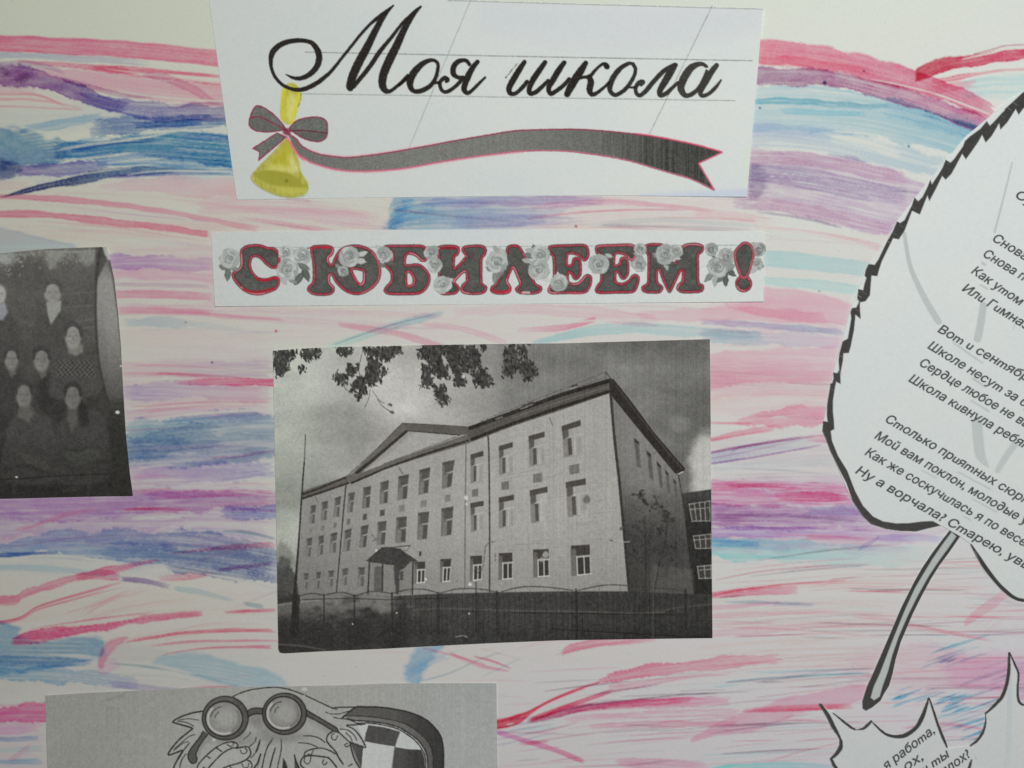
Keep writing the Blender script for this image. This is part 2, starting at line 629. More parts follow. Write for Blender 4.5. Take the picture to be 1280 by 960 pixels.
for k in range(170):
    x, y = rs.uniform(-20, 1250), rs.choice([rs.uniform(235, 300), rs.uniform(380, 700), rs.uniform(690, 960)])
    L = rs.uniform(60, 260)
    sl0, sl1 = -.10 * (1 - x / 640), .10 * (x / 1280)
    if x < 330 and y > 690: sl0, sl1 = -.34, .1
    elif x < 500 and y < 310: sl0, sl1 = .12, .04
    elif x > 600 and y > 790: sl0, sl1 = -.14, .0
    c = [(186, 128, 138), (190, 150, 152), (150, 160, 170), (164, 140, 160), (150, 112, 128)][rs.randint(5)]
    wash([(x, y, .5), (x + L * .5, y + L * .5 * sl0, rs.uniform(.5, 1.6)), (x + L, y + L * (sl0 * .7 + sl1 * .5), .4)], c, a=rs.uniform(.25, .6), streak=.4, rag=.3, fin=(10, 20), edge=0)

# --- upper left
wash([(0, 54, 10.5), (70, 57.5, 10.5), (150, 61, 10.5), (275, 73, 10.5), (330, 78, 10)], (178, 88, 112), (186, 110, 128), a=.97, streak=.18, rag=.5, soft=2.2, edge=.1, fin=(0, 10))
wash([(0, 69, 4), (80, 72, 4.5), (150, 76, 4), (195, 80, 2)], (142, 146, 156), (158, 156, 160), a=.8, streak=.25)
wash([(15, 76, 2), (80, 81, 3), (125, 85, 5), (160, 87, 5), (200, 89, 3), (280, 96, 2)], (186, 96, 118), (184, 96, 112), a=.9, streak=.35)
wash([(108, 84.5, 3.5), (168, 87.5, 3.5)], (178, 72, 104), a=.8, streak=.3)
wash([(150, 93, 1), (220, 99, 2), (285, 106, 2)], (190, 108, 122), a=.8)
wash([(35, 86, 5), (100, 97, 9), (160, 107, 13), (220, 114, 14), (300, 120, 14)], (186, 132, 142), (190, 140, 144), a=.85, streak=.22, rag=2)
gap([(120, 84, .6), (200, 95, 1.2), (290, 105, 1.6)], a=.7)
gap([(150, 75, 1), (210, 82, 2.2), (290, 91, 3)], a=.8)
wash([(176, 91, 4), (212, 100, 6), (240, 111, 6), (262, 124, 4), (275, 130, 2)], (160, 122, 140), (172, 132, 142), a=.7, streak=.15, fin=(4, 4))
wash([(0, 78, 2), (40, 80, 3), (85, 92, 3)], (135, 115, 140), a=.6, streak=.2)
wash([(0, 94, 15), (40, 97, 14), (75, 107, 12), (105, 119, 10), (140, 132, 9), (165, 137, 8)], (118, 80, 124), (118, 112, 146), a=.97, streak=.12, rag=2.5, mott=.5, fin=(0, 14))
wash([(70, 97, 3), (110, 108, 3), (150, 118, 3), (200, 122, 2)], (132, 84, 122), a=.6, streak=.3)
for bx, by, br_ in ((8, 92, 6), (31, 95, 7), (24, 101, 5), (4, 86, 4)):
    blot([(bx - br_, by), (bx, by - br_ * .5), (bx + br_, by + 1), (bx, by + br_ * .6)], (112, 70, 112), a=.8, soft=6, wob=3, edge=0, mott=.8)
wash([(95, 119, 5), (140, 131, 8), (185, 139, 10), (235, 141, 10), (300, 141, 10)], (122, 124, 152), (136, 128, 152), a=.9, streak=.25, rag=2.5)
gap([(135, 112, 1), (180, 119, 1.5), (230, 124, 2), (300, 128, 2)], a=.7)
gap([(150, 129, .8), (195, 131, 1.4), (240, 131, .8)], a=.6)
wash([(200, 133, 2), (250, 131, 3), (300, 131, 3)], (140, 112, 138), a=.6, streak=.4)
fringe([(0, 117, 1), (50, 119, 1), (118, 137, .6)], (196, 120, 128), 2, 2, 1.0, a=.8)
wash([(0, 124, 1.6), (55, 126, 1.6), (112, 137, 1)], (192, 130, 130), a=.8, streak=.3)
wash([(0, 133, 1.2), (60, 135, 1.2), (112, 138, 1)], (194, 128, 132), a=.8, streak=.3)
wash([(0, 113, 3), (30, 113, 3), (50, 116, 1)], (192, 140, 142), a=.6)
# blue head and long blue strokes
blot([(-20, 164), (16, 161), (45, 167), (70, 176), (88, 190), (70, 203), (30, 206), (-20, 204)], (96, 126, 144), a=.9, wob=9, soft=9, edge=.05)
for k in range(9):
    gap([(10 + k * 7, 170 + k * 3.4, .4), (50 + k * 6, 165 + k * 3.6, 1.1), (96 + k * 4, 158 + k * 4.2, .4)], a=.5, streak=.4)
wash([(15, 163, 4), (60, 157, 6), (110, 148, 6), (135, 143, 3)], (128, 150, 160), a=.8, streak=.45, fin=(20, 12))
wash([(80, 184, 4), (105, 180, 6), (140, 176, 5)], (128, 150, 162), a=.7, streak=.5)
wash([(108, 160, 11), (150, 157, 12), (190, 156, 10), (240, 153, 8), (300, 150, 7)], (112, 128, 150), (112, 134, 154), a=.95, streak=.4, rag=3)
wash([(160, 158, 4), (210, 154, 5), (262, 152, 4)], (70, 112, 152), a=.8, streak=.4)
wash([(60, 188, 10), (100, 188, 11), (150, 183, 12), (200, 182, 16), (250, 186, 19), (310, 192, 19)], (70, 118, 148), (78, 128, 154), a=.99, streak=.3, rag=2)
wash([(80, 189, 4), (150, 178, 4), (200, 174, 2)], (66, 108, 150), a=.6, streak=.3)
wash([(110, 203, 5), (180, 200, 7), (240, 205, 7), (300, 208, 7)], (98, 132, 156), (118, 152, 166), a=.9, streak=.4)
wash([(215, 172, 3), (250, 171, 4), (300, 172, 6)], (140, 148, 168), a=.7, streak=.5)
gap([(66, 188, 1.0), (110, 181, 1.6), (150, 176, 1.6), (190, 170, 1.4), (230, 163, 1.2), (300, 159, 1.2)], streak=.15)
gap([(170, 170, 1), (205, 164, 1.5), (240, 161, .8)], streak=.2)
gap([(70, 203, .8), (110, 198, 1.3), (150, 193, 1), (178, 189, .7)], streak=.15)
gap([(126, 205, .8), (165, 200, 1.1), (220, 197, 1.2)], streak=.3)
gap([(95, 214, .6), (150, 208, .9), (200, 205, .9)], streak=.3)
gap([(200, 213, .8), (245, 211, 1.2), (310, 212, 1)], streak=.2)
blot([(-20, 199), (10, 199), (24, 206), (20, 219), (-20, 224)], (72, 84, 120), a=.85, wob=6, soft=7, edge=.05)
wash([(20, 213, 8), (60, 213, 9), (100, 210, 7), (140, 206, 4)], (122, 110, 142), (112, 118, 152), a=.9, streak=.25, rag=3, fin=(4, 15))
wash([(4, 246, .6), (26, 240, 2.5), (55, 233, 4), (100, 224, 6), (140, 217, 6), (180, 213, 5), (240, 213, 2.4), (310, 214, 2.6)], (52, 62, 104), (118, 146, 164), a=.98, streak=.2, rag=1.2, fin=(0, 8))
wash([(130, 222, 2), (180, 218, 2.5), (240, 217, 2), (300, 218, 2)], (122, 112, 150), (112, 140, 158), a=.8, streak=.3)
gap([(60, 225, .6), (120, 215, .9), (170, 209, .9)], streak=.2)
gap([(150, 220, .6), (200, 214, 1), (310, 214.5, 1.2)], streak=.1)
wash([(0, 232, 6), (25, 232, 6), (40, 230, 4)], (190, 150, 145), a=.6)
wash([(110, 233, 5), (170, 231, 8), (230, 232, 11), (320, 238, 13)], (192, 148, 154), (196, 158, 160), a=.8, streak=.15, rag=2, fin=(40, 0))
# rose stripes under it
wash([(0, 246, 3.4), (60, 248, 3.6), (120, 253, 3.6), (200, 263, 3.6), (260, 274, 3.6), (330, 288, 3.4)], (188, 112, 124), (190, 146, 150), a=.92, streak=.12)
wash([(0, 267, 4.2), (60, 268.5, 4.2), (120, 275, 4.6), (190, 283, 4.6), (262, 293, 4.4)], (190, 106, 118), (194, 118, 132), a=.95, streak=.12, fin=(0, 2))
wash([(40, 276, 1.0), (130, 283, 1.6), (200, 293, 1.6), (264, 304, 1.6)], (188, 152, 150), a=.7)
wash([(70, 287, 1.6), (150, 291, 2.6), (210, 300, 3), (264, 310, 2)], (192, 158, 156), a=.7, streak=.5)
wash([(60, 241, 1), (160, 244, 1.6), (240, 252, 2), (330, 264, 3)], (190, 160, 156), a=.6, streak=.5)
fringe([(30, 254, 1), (150, 259, 1), (330, 292, 1)], (192, 164, 160), 4, 6, .8, a=.5)
blot([(-20, 284), (15, 287), (60, 298), (96, 309), (60, 330), (-20, 330)], (146, 156, 158), a=.9, wob=1.5, mott=.2)
# --- between title card and the strip
wash([(240, 258, 9), (320, 256, 10), (420, 262, 9), (480, 268, 6)], (192, 160, 160), (196, 168, 168), a=.75, streak=.55, sl_=120)
wash([(300, 272, 2), (360, 281, 3), (420, 290, 3)], (196, 150, 156), a=.8)
wash([(300, 262, 4), (390, 268, 9), (470, 280, 8)], (196, 164, 166), a=.7, streak=.4)
gap([(380, 252, 2), (440, 254, 6), (492, 262, 9), (500, 268, 8)], a=.9, streak=.25)
wash([(482, 284, 12), (500, 270, 26), (560, 266, 26), (640, 266, 24), (720, 262, 20), (800, 258, 8)], (128, 162, 184), (176, 172, 188), a=.95, streak=.4, sl_=100, sw=3, rag=3, fin=(5, 120), soft=5)
blot([(477, 290), (486, 276), (496, 262), (504, 248), (516, 250), (508, 264), (500, 280), (492, 292)], (112, 158, 182), a=.55, wob=5, soft=9, edge=.3)
wash([(482, 283, 8), (500, 270, 10), (530, 262, 8), (560, 258, 6)], (110, 158, 182), (156, 178, 192), a=.6, streak=.3, fin=(6, 30))
wash([(520, 255, 6), (600, 252, 6), (680, 250, 6), (760, 249, 4)], (158, 156, 182), (168, 158, 178), a=.7, streak=.35)
wash([(560, 275, 9), (620, 276, 9), (690, 272, 5)], (158, 166, 188), a=.6, streak=.4)
wash([(660, 262, 2.5), (700, 256, 4), (760, 252, 4), (820, 256, 3), (900, 264, 2)], (186, 138, 160), (196, 164, 168), a=.8, streak=.6)
wash([(650, 275, 1), (720, 266, 1.2), (800, 262, 1), (860, 263, .7)], (190, 128, 146), a=.8, streak=.3)
wash([(740, 280, 3), (820, 275, 3.5), (900, 279, 3), (955, 284, 3)], (168, 178, 178), (176, 190, 188), a=.6, streak=.3)
wash([(860, 266, 5), (930, 272, 5), (975, 280, 4)], (200, 172, 172), (198, 176, 176), a=.6, streak=.4)
dots([(720, 283, 2)], (150, 90, 110))
# --- between strip and school photo
wash([(135, 384, 5), (220, 388, 6), (290, 394, 5), (380, 402, 5), (520, 408, 4)], (190, 158, 160), (196, 168, 168), a=.75, streak=.5, sl_=110)
wash([(140, 391, 2), (230, 392, 2.2), (300, 396, 2.4), (360, 400, 2)], (190, 132, 142), a=.8, streak=.3)
wash([(290, 386, 3), (380, 390, 5), (470, 392, 4), (560, 396, 4)], (196, 162, 164), (198, 166, 168), a=.75, streak=.5)
wash([(150, 403, 5), (200, 402, 6), (250, 406, 4), (310, 411, 2)], (146, 158, 164), (168, 172, 168), a=.85, streak=.25, rag=2)
wash([(170, 413, 1.2), (260, 411, 1.2), (350, 417, 1)], (160, 166, 162), a=.6)
wash([(300, 424, 3), (350, 428, 3)], (170, 172, 164), a=.4)
wash([(404, 436, 2), (440, 424, 4.5), (480, 411, 5), (520, 400, 5), (562, 388, 3)], (160, 184, 194), (154, 176, 190), a=.85, streak=.35, fin=(4, 12))
wash([(408, 434, .7), (450, 419, .8), (500, 403, .9), (552, 391, .8)], (122, 140, 156), a=.7, streak=.2)
wash([(416, 404, 3), (460, 411, 3.6), (505, 419, 4), (545, 431, 4), (565, 437, 3)], (200, 134, 146), (198, 140, 152), a=.85, streak=.25)
wash([(520, 404, 3), (570, 410, 4), (620, 424, 4), (640, 432, 2)], (200, 158, 166), a=.8, streak=.35)
wash([(560, 392, 5), (660, 386, 7), (760, 394, 9), (830, 404, 6)], (200, 172, 174), (202, 168, 174), a=.8, streak=.4)
wash([(640, 412, 3), (700, 410, 4), (735, 402, 4), (746, 398, 4)], (202, 160, 168), (196, 126, 144), a=.85, streak=.35, fin=(20, 2))
wash([(655, 431, 2), (700, 421, 5), (745, 413, 6), (800, 410, 7), (860, 414, 7), (960, 420, 6)], (152, 182, 194), (172, 192, 198), a=.85, streak=.3)
wash([(790, 396, 6), (860, 394, 8), (940, 392, 9), (1040, 400, 8)], (204, 168, 174), (204, 164, 172), a=.8, streak=.2)
gap([(700, 404, 1), (780, 400, 2), (880, 406, 3), (960, 412, 2)], a=.8)
dots([(345, 414, 2.2)], (170, 90, 105))
dots([(232, 403, 1), (265, 453, 1.4), (372, 437, 1)], (60, 60, 70))
# --- upper right
wash([(905, 62, 14), (951, 65, 14.5), (1020, 72, 15), (1080, 84, 15), (1140, 99, 14), (1200, 122, 13), (1250, 146, 11)], (204, 118, 138), (192, 108, 136), a=.97, streak=.12, rag=1.6, edge=.08)
wash([(940, 74, 6), (1000, 78, 6), (1060, 84, 5), (1100, 92, 4)], (206, 130, 144), a=.5, streak=.3)
wash([(910, 94, 12), (960, 95, 11), (1030, 97, 11), (1080, 107, 10), (1150, 127, 11), (1225, 155, 11), (1260, 170, 8)], (142, 98, 136), (176, 104, 142), a=.95, streak=.2, rag=2, mott=.45)
gap([(1084, 98, .6), (1130, 107, 1.1), (1180, 121, 1.3), (1245, 146, 1.3)], streak=.15)
dots([(1031, 104, 3), (1080, 89, 1.6)], (96, 72, 120))
wash([(910, 136, 24), (960, 135, 28), (1050, 139, 28), (1120, 150, 27), (1200, 172, 24), (1270, 200, 20)], (174, 190, 194), (152, 182, 194), a=.9, streak=.3, rag=3, sw=3, sl_=110)
wash([(910, 170, 16), (1000, 173, 16), (1080, 186, 16), (1190, 214, 14)], (180, 188, 194), (172, 188, 196), a=.85, streak=.45, rag=3, sw=3, sl_=90, soft=6)
wash([(1100, 133, 8), (1160, 146, 12), (1215, 165, 12), (1250, 180, 10)], (160, 186, 196), (132, 172, 192), a=.6, streak=.35, rag=3, soft=6)
wash([(925, 129, 3), (975, 126, 4), (1040, 130, 4), (1085, 133, 4), (1118, 132, 3)], (136, 180, 186), (150, 180, 188), a=.75, streak=.45, edge=.3)
wash([(970, 138, 3), (1040, 141, 4), (1090, 143, 3)], (148, 190, 200), a=.6, streak=.3)
wash([(1190, 150, 2), (1215, 158, 3), (1235, 166, 2)], (104, 160, 180), a=.7, fin=(3, 3))
wash([(1150, 141, 3), (1180, 149, 3)], (130, 150, 178), a=.5)
dots([(950, 135, 1.6), (1158, 139, 1.6), (1136, 183, 1.4)], (60, 110, 130))
gap([(985, 111, .6), (1030, 114, 1.4), (1080, 120, 1.0)], streak=.3)
gap([(1030, 163, 1), (1070, 166, 1.5), (1110, 170, 1)], a=.7)
gap([(1034, 169, .8), (1065, 175, 4), (1100, 184, 6), (1128, 194, 5)], a=.95, streak=.35, fin=(2, 5))
gap([(1150, 212, .6), (1180, 206, 1.2), (1200, 200, 1)], a=.8)
wash([(915, 163, 8), (980, 164, 9), (1050, 172, 8)], (180, 184, 196), (176, 190, 200), a=.6, streak=.35)
wash([(910, 222, 38), (960, 224, 39), (1030, 234, 42), (1100, 250, 42), (1180, 268, 34)], (174, 156, 176), (180, 160, 184), a=.88, streak=.4, rag=2.5, sw=3, sl_=45, mott=.5)
wash([(925, 196, 8), (990, 198, 9), (1060, 208, 9), (1140, 226, 8)], (182, 142, 164), (184, 146, 168), a=.6, streak=.5, sl_=60)
wash([(930, 215, 10), (1000, 222, 13), (1070, 236, 13), (1140, 246, 10)], (156, 154, 176), (162, 158, 182), a=.5, streak=.5, sl_=40)
wash([(935, 250, 7), (1000, 262, 8), (1070, 276, 8), (1120, 288, 6)], (186, 144, 168), a=.5, streak=.5)
blot([(938, 206), (954, 210), (960, 226), (952, 242), (936, 246)], (146, 142, 166), a=.6, wob=6, soft=9, mott=1.0)
wash([(930, 215, 5), (940, 232, 9), (944, 240, 8)], (196, 178, 172), a=.4)
wash([(940, 264, 1.4), (1000, 272, 1.8), (1060, 286, 1.5)], (160, 150, 166), a=.7, streak=.3)
gap([(935, 276, 3), (1000, 279, 3.5), (1060, 291, 3), (1115, 306, 2.5)], a=.95, streak=.2)
wash([(940, 283, 2.5), (1010, 290, 3), (1060, 300, 4), (1110, 312, 5)], (206, 184, 180), (206, 168, 172), a=.9, streak=.3)
wash([(940, 292, 3), (1000, 297, 3), (1060, 308, 2.5), (1100, 318, 2)], (184, 200, 190), (196, 200, 192), a=.8, streak=.2)
gap([(930, 318, 30), (1010, 324, 34), (1100, 338, 30)], a=.75, streak=.3)
wash([(940, 322, 9), (1000, 326, 10.5), (1050, 332, 10), (1100, 339, 9)], (168, 192, 206), (174, 194, 206), a=.9, streak=.12, rag=.8)
wash([(940, 350, 4), (1000, 354, 6), (1050, 359, 6.5), (1090, 364, 5)], (174, 194, 204), a=.9, streak=.2, rag=.8)
dots([(1024, 364, 1.4)], (120, 100, 110))
wash([(900, 372, 9), (960, 378, 19), (1010, 384, 19), (1060, 392, 15), (1080, 396, 12)], (208, 160, 170), (210, 168, 178), a=.95, streak=.1, rag=1.2)
# right of the leaf, upper corner
wash([(1195, 113, 10), (1240, 108, 15), (1280, 108, 18)], (176, 196, 200), (180, 200, 202), a=.85, streak=.6, sl_=80, sw=3)
wash([(1142, 95, 8), (1158, 88, 10), (1185, 80, 9), (1220, 75, 7.5), (1280, 67, 7)], (178, 52, 78), (190, 70, 100), a=.99, streak=.12, fin=(2, 0), edge=.12)
wash([(1210, 70, 1), (1240, 62, 1.4), (1280, 56, 1)], (176, 120, 128), a=.8, streak=.4)
gap([(1196, 76, .5), (1212, 72, 1.2), (1240, 66, 1.6), (1280, 60, 1.6)], streak=.2)
wash([(1160, 103, 4), (1190, 98, 4), (1230, 91, 2), (1280, 87, 2)], (198, 96, 120), (200, 130, 142), a=.8, streak=.3)
wash([(1150, 115, 6), (1190, 108, 6), (1225, 104, 4)], (196, 112, 134), a=.5, streak=.6)
gap([(1225, 96, .6), (1250, 92, 1.6), (1280, 90, 2)], streak=.2)
# --- middle right, between school photo and leaf
wash([(870, 402, 3), (930, 405, 4), (990, 409, 4), (1060, 416, 4)], (168, 162, 184), (160, 178, 194), a=.85, streak=.4)
gap([(960, 414, .7), (1010, 418, 1.3), (1060, 422, 1.6)], streak=.2)
wash([(870, 420, 9), (940, 422, 9), (1000, 425, 8), (1060, 428, 8)], (164, 188, 194), (186, 178, 190), a=.9, streak=.25, rag=2)
gap([(885, 432, 1), (920, 436, 2.5), (950, 436, 1)], a=.8)
wash([(870, 462, 24), (920, 460, 22), (980, 458, 22), (1060, 455, 20)], (202, 146, 162), (206, 172, 180), a=.8, streak=.3, rag=3, sl_=60, sw=4)
wash([(870, 480, 22), (940, 478, 18), (1050, 478, 16)], (204, 160, 168), (206, 178, 182), a=.5, streak=.45, sl_=80, sw=5)
wash([(870, 502, 9), (940, 502, 10), (1045, 498, 8)], (202, 184, 176), a=.5, streak=.4)
gap([(900, 510, 3), (950, 503, 6), (1010, 497, 4)], a=.45, streak=.5)
wash([(915, 529, 4), (960, 525, 9), (1000, 521, 13), (1050, 516, 13)], (196, 124, 142), (202, 148, 164), a=.9, streak=.25, rag=3, fin=(20, 0))
wash([(870, 527, 1), (915, 529, 1.8), (948, 530, 1.4)], (198, 128, 142), a=.8)
wash([(870, 553, 2.5), (905, 546, 3), (945, 538, 5), (975, 534, 3)], (196, 108, 124), (198, 130, 146), a=.9, streak=.3)
wash([(1000, 547, 4), (1035, 548, 5), (1060, 545, 4)], (198, 138, 156), a=.7, streak=.4)
gap([(930, 551, 1), (990, 542, 2), (1030, 537, 2)], a=.8)
gap([(955, 523, .5), (975, 521, 1.2), (990, 523, .5)], a=.9)
wash([(870, 577, 8), (930, 566, 8), (1000, 555, 6), (1040, 550, 4)], (166, 172, 196), (186, 190, 200), a=.85, streak=.5, sl_=120)
fringe([(870, 570, 1), (930, 560, 1), (1040, 545, .6)], (150, 100, 144), 4, 7, .9, a=.75)
wash([(870, 568, 1.2), (920, 560, 1.3), (990, 549, .9), (1025, 544, .6)], (150, 92, 140), a=.8, streak=.15)
wash([(870, 582, 1), (940, 572, 1.1), (1030, 556, .8)], (142, 104, 158), a=.8, streak=.15)
wash([(870, 588, 4), (950, 582, 4), (1050, 577, 3)], (178, 186, 192), a=.6, streak=.6)
fringe([(890, 592, 1), (960, 590, 1), (1080, 588, 1)], (160, 160, 166), 5, 7, .7, a=.4)
# magenta and violet bands
wash([(870, 606, 6), (930, 606, 6), (1000, 609, 6), (1075, 612, 5)], (196, 112, 144), (196, 128, 156), a=.85, streak=.65, sl_=55, sw=2)
wash([(870, 622, 11), (930, 622, 11), (1000, 622, 10), (1080, 624, 6)], (184, 108, 146), (188, 136, 166), a=.8, streak=.6, sl_=60, sw=2.4, rag=3)
wash([(960, 621, 5), (1005, 620, 6), (1045, 622, 5), (1068, 622, 2)], (184, 72, 118), a=.75, streak=.45, fin=(20, 10))
wash([(900, 606, 2.5), (955, 607, 2.5), (990, 608, 2)], (176, 66, 116), a=.6, streak=.5)
wash([(905, 613, 3), (960, 613, 3), (1010, 615, 2)], (172, 178, 196), a=.5, streak=.4)
wash([(870, 644, 16), (930, 646, 16), (1000, 646, 15), (1085, 648, 12), (1150, 655, 10)], (152, 112, 154), (176, 164, 184), a=.85, streak=.5, rag=3, sl_=55, sw=2.6, mott=.5)
wash([(880, 647, 5), (940, 646, 5), (1010, 648, 5), (1080, 651, 4)], (138, 98, 146), (150, 128, 158), a=.55, streak=.5, sl_=50)
wash([(1000, 640, 5), (1060, 638, 6), (1100, 640, 4)], (160, 172, 196), a=.6, streak=.4)
wash([(870, 666, 7), (950, 665, 7), (1050, 668, 6), (1180, 672, 6)], (158, 146, 182), (184, 172, 190), a=.8, streak=.5)
fringe([(960, 671, 1), (1040, 672, 1), (1110, 676, 1)], (190, 110, 136), 4, 3, .9, a=.8)
wash([(1070, 688, 2), (1085, 680, 2.4), (1102, 670, 2)], (150, 156, 180), a=.6, streak=.4, fin=(3, 3))
wash([(1090, 674, 5), (1140, 672, 5), (1190, 676, 5)], (160, 164, 190), a=.6, streak=.4)
wash([(870, 683, 12), (930, 686, 14), (1000, 690, 14), (1080, 694, 13), (1170, 694, 12)], (136, 176, 196), (178, 196, 200), a=.92, streak=.25, rag=3, sl_=90, sw=3.4)
wash([(875, 677, 4), (920, 679, 4), (960, 682, 3)], (108, 152, 186), a=.6, streak=.4)
wash([(940, 697, 3), (1010, 697, 2), (1080, 699, 1.6)], (170, 176, 186), a=.6, streak=.4)
gap([(890, 700, 1), (960, 700, 1.6), (1050, 702, 1.5)], a=.6, streak=.5)
# cream field with fine rose lines, right
for (y, n) in [(722, 3), (735, 4), (760, 4), (778, 4), (800, 5), (818, 4), (835, 5), (848, 4), (862, 4)]:
    fringe([(870, y + 3, 1), (960, y - 3, 1), (1080, y - 6, 1), (1240, y - 2, 1)], (190, 142, 146) if y % 2 else (178, 160, 158), n, 6, .7, a=.55, dash=.45)
wash([(885, 745, 3), (925, 740, 4.5), (965, 738, 5), (1002, 739, 5)], (196, 96, 122), (200, 130, 150), a=.9, streak=.3, fin=(0, 8))
wash([(870, 748, 1.0), (930, 737, 1.0), (985, 730, 1), (1066, 725, .8)], (178, 62, 90), a=.8, streak=.15)
wash([(890, 726, .6), (960, 713, .7), (1060, 706, .6), (1095, 707, .5)], (168, 92, 112), a=.7, streak=.35)
wash([(870, 760, 4), (930, 757, 3), (985, 752, 2)], (190, 140, 158), a=.7, streak=.5)
wash([(900, 752, 1), (950, 753, 2), (990, 755, 2.4), (1022, 757, 2)], (140, 156, 172), a=.8, streak=.4)
wash([(1040, 760, 1), (1070, 760, 1.2), (1110, 764, 1)], (168, 182, 186), a=.8)
wash([(870, 772, 4), (950, 766, 3), (1050, 766, 2.4), (1110, 766, 2)], (198, 152, 160), (204, 172, 176), a=.85, streak=.3)
wash([(870, 781, 1), (930, 779, 2), (980, 776, 1.2)], (180, 152, 160), a=.7)
wash([(870, 793, 5), (930, 789, 5), (1000, 784, 4), (1060, 781, 3.4), (1140, 784, 3), (1200, 793, 2.4), (1242, 801, 2)], (200, 156, 164), (196, 156, 162), a=.9, streak=.3)
wash([(870, 810, 3), (950, 803, 2), (1060, 798, 1)], (190, 168, 164), a=.5, streak=.4)
wash([(1060, 768, 3), (1120, 776, 2), (1200, 794, 1.4), (1245, 802, .9)], (188, 150, 158), a=.7, streak=.4)
wash([(1204, 781, 4), (1222, 768, 7), (1245, 752, 8), (1280, 736, 8)], (204, 148, 158), (204, 164, 170), a=.9, streak=.2, fin=(2, 0))
fringe([(1215, 792, 3), (1250, 770, 3), (1280, 756, 3)], (204, 168, 172), 7, 4, 1.0, a=.6)
wash([(1010, 842, 12), (1080, 836, 26), (1150, 833, 30), (1220, 840, 22), (1290, 844, 20)], (204, 160, 168), (196, 154, 166), a=.8, streak=.35, rag=4, fin=(70, 0), soft=8, sl_=110, sw=4)
blot([(1175, 822), (1215, 818), (1290, 822), (1300, 874), (1230, 866), (1190, 852)], (178, 150, 172), a=.7, wob=6, soft=12, edge=0)
wash([(1080, 846, 1.2), (1140, 848, 1.3), (1250, 846, 1)], (158, 124, 142), a=.7, streak=.3)
rs = np.random.RandomState(33)
for k in range(150):
    x, y = rs.uniform(880, 1230), rs.uniform(700, 960)
    if k % 3 == 0: x, y = rs.uniform(610, 1000), rs.uniform(840, 960)
    L = rs.uniform(40, 200)
    up = rs.uniform(.02, .12) if x < 1000 else rs.uniform(-.03, .06)
    c = [(184, 104, 122), (192, 130, 142), (160, 116, 136), (150, 168, 178), (120, 104, 120)][rs.randint(5)]
    wash([(x, y, .4), (x + L * .5, y - L * up * .6, rs.uniform(.4, 1.1)), (x + L, y - L * up, .3)], c, a=rs.uniform(.4, .85), streak=.35, rag=.25, fin=(6, 16), edge=0, soft=1.2)
for k in range(26):
    x, y = rs.uniform(610, 1150), rs.uniform(800, 950)
    L = rs.uniform(50, 160)
    gap([(x, y, .4), (x + L * .5, y - L * .04, rs.uniform(.8, 2.2)), (x + L, y - L * .06, .5)], a=.7, streak=.4)
# --- lower middle
wash([(640, 812, 1), (700, 800, 2), (760, 797, 2)], (196, 150, 158), a=.6)
wash([(700, 818, 3), (712, 810, 5), (745, 804, 6), (790, 800, 6), (830, 796, 4)], (190, 106, 126), (198, 140, 152), a=.9, streak=.3, fin=(3, 14))
wash([(690, 820, .7), (740, 808, .8), (800, 800, .8)], (184, 100, 118), a=.6)
for k in range(9):
    fringe([(610, 862 - k * 6, 1), (700, 835 - k * 4, 1), (860, 815 - k * 2, 1)], (164, 172, 176), 1, 3, .7, a=.4, dash=.5)
wash([(590, 820, 1.2), (615, 826, 1.6), (640, 836, 1.2)], (188, 106, 124), a=.85, fin=(3, 3))
wash([(560, 816, 2), (600, 832, 2.4), (638, 839, 1.4)], (190, 124, 138), a=.85, fin=(3, 3))
wash([(600, 810, .5), (655, 826, .6)], (160, 130, 140), a=.7)
wash([(590, 852, .7), (640, 828, .8), (660, 816, .6)], (140, 156, 168), a=.7)
wash([(520, 808, 1.4), (560, 818, 1.6), (612, 832, 1.2)], (186, 112, 128), a=.8)
blot([(508, 853), (506, 838), (512, 822), (526, 810), (556, 808), (540, 824), (528, 840), (524, 853)], (126, 148, 178), a=.85, wob=5, soft=8, edge=.25)
wash([(506, 846, 4), (520, 836, 7), (545, 824, 6), (575, 816, 4)], (130, 150, 178), a=.6, streak=.6, fin=(4, 20), soft=3)
wash([(530, 834, 7), (570, 818, 6), (625, 806, 5)], (170, 184, 190), (176, 186, 188), a=.7, streak=.6)
wash([(512, 855, .7), (560, 842, .7), (600, 824, .7), (640, 812, .6)], (110, 134, 150), a=.6, streak=.4)
wash([(745, 853, 3), (770, 847, 7), (810, 839, 8), (870, 832, 7.5), (945, 826, 7), (1000, 824, 5)], (194, 98, 122), (202, 140, 152), a=.95, streak=.3, rag=2, fin=(6, 40))
wash([(755, 862, 4), (800, 856, 4), (860, 846, 3), (920, 841, 3)], (194, 108, 130), (200, 150, 160), a=.8, streak=.5)
wash([(600, 907, 6), (630, 904, 6), (650, 898, 5.5), (662, 891, 3.5), (682, 879, 2), (715, 864, 1.8), (752, 852, 1.5)], (186, 24, 56), (186, 70, 98), a=.99, streak=.12, rag=.7, fin=(0, 2))
wash([(650, 896, 2), (672, 884, 1.1), (700, 872, 1), (740, 857, .8)], (188, 52, 84), a=.9, streak=.2)
wash([(660, 901, 3), (690, 890, 3), (725, 877, 3), (770, 862, 3)], (182, 40, 78), (192, 80, 110), a=.95, streak=.35, fin=(3, 8))
wash([(652, 904, 2.5), (690, 895, 4), (735, 884, 5), (790, 878, 5), (870, 874, 3)], (146, 70, 104), (178, 96, 128), a=.9, streak=.5, sl_=45)
gap([(632, 906, .4), (637, 905, 1.2), (644, 904, .4)], a=.9, fin=(1, 1))
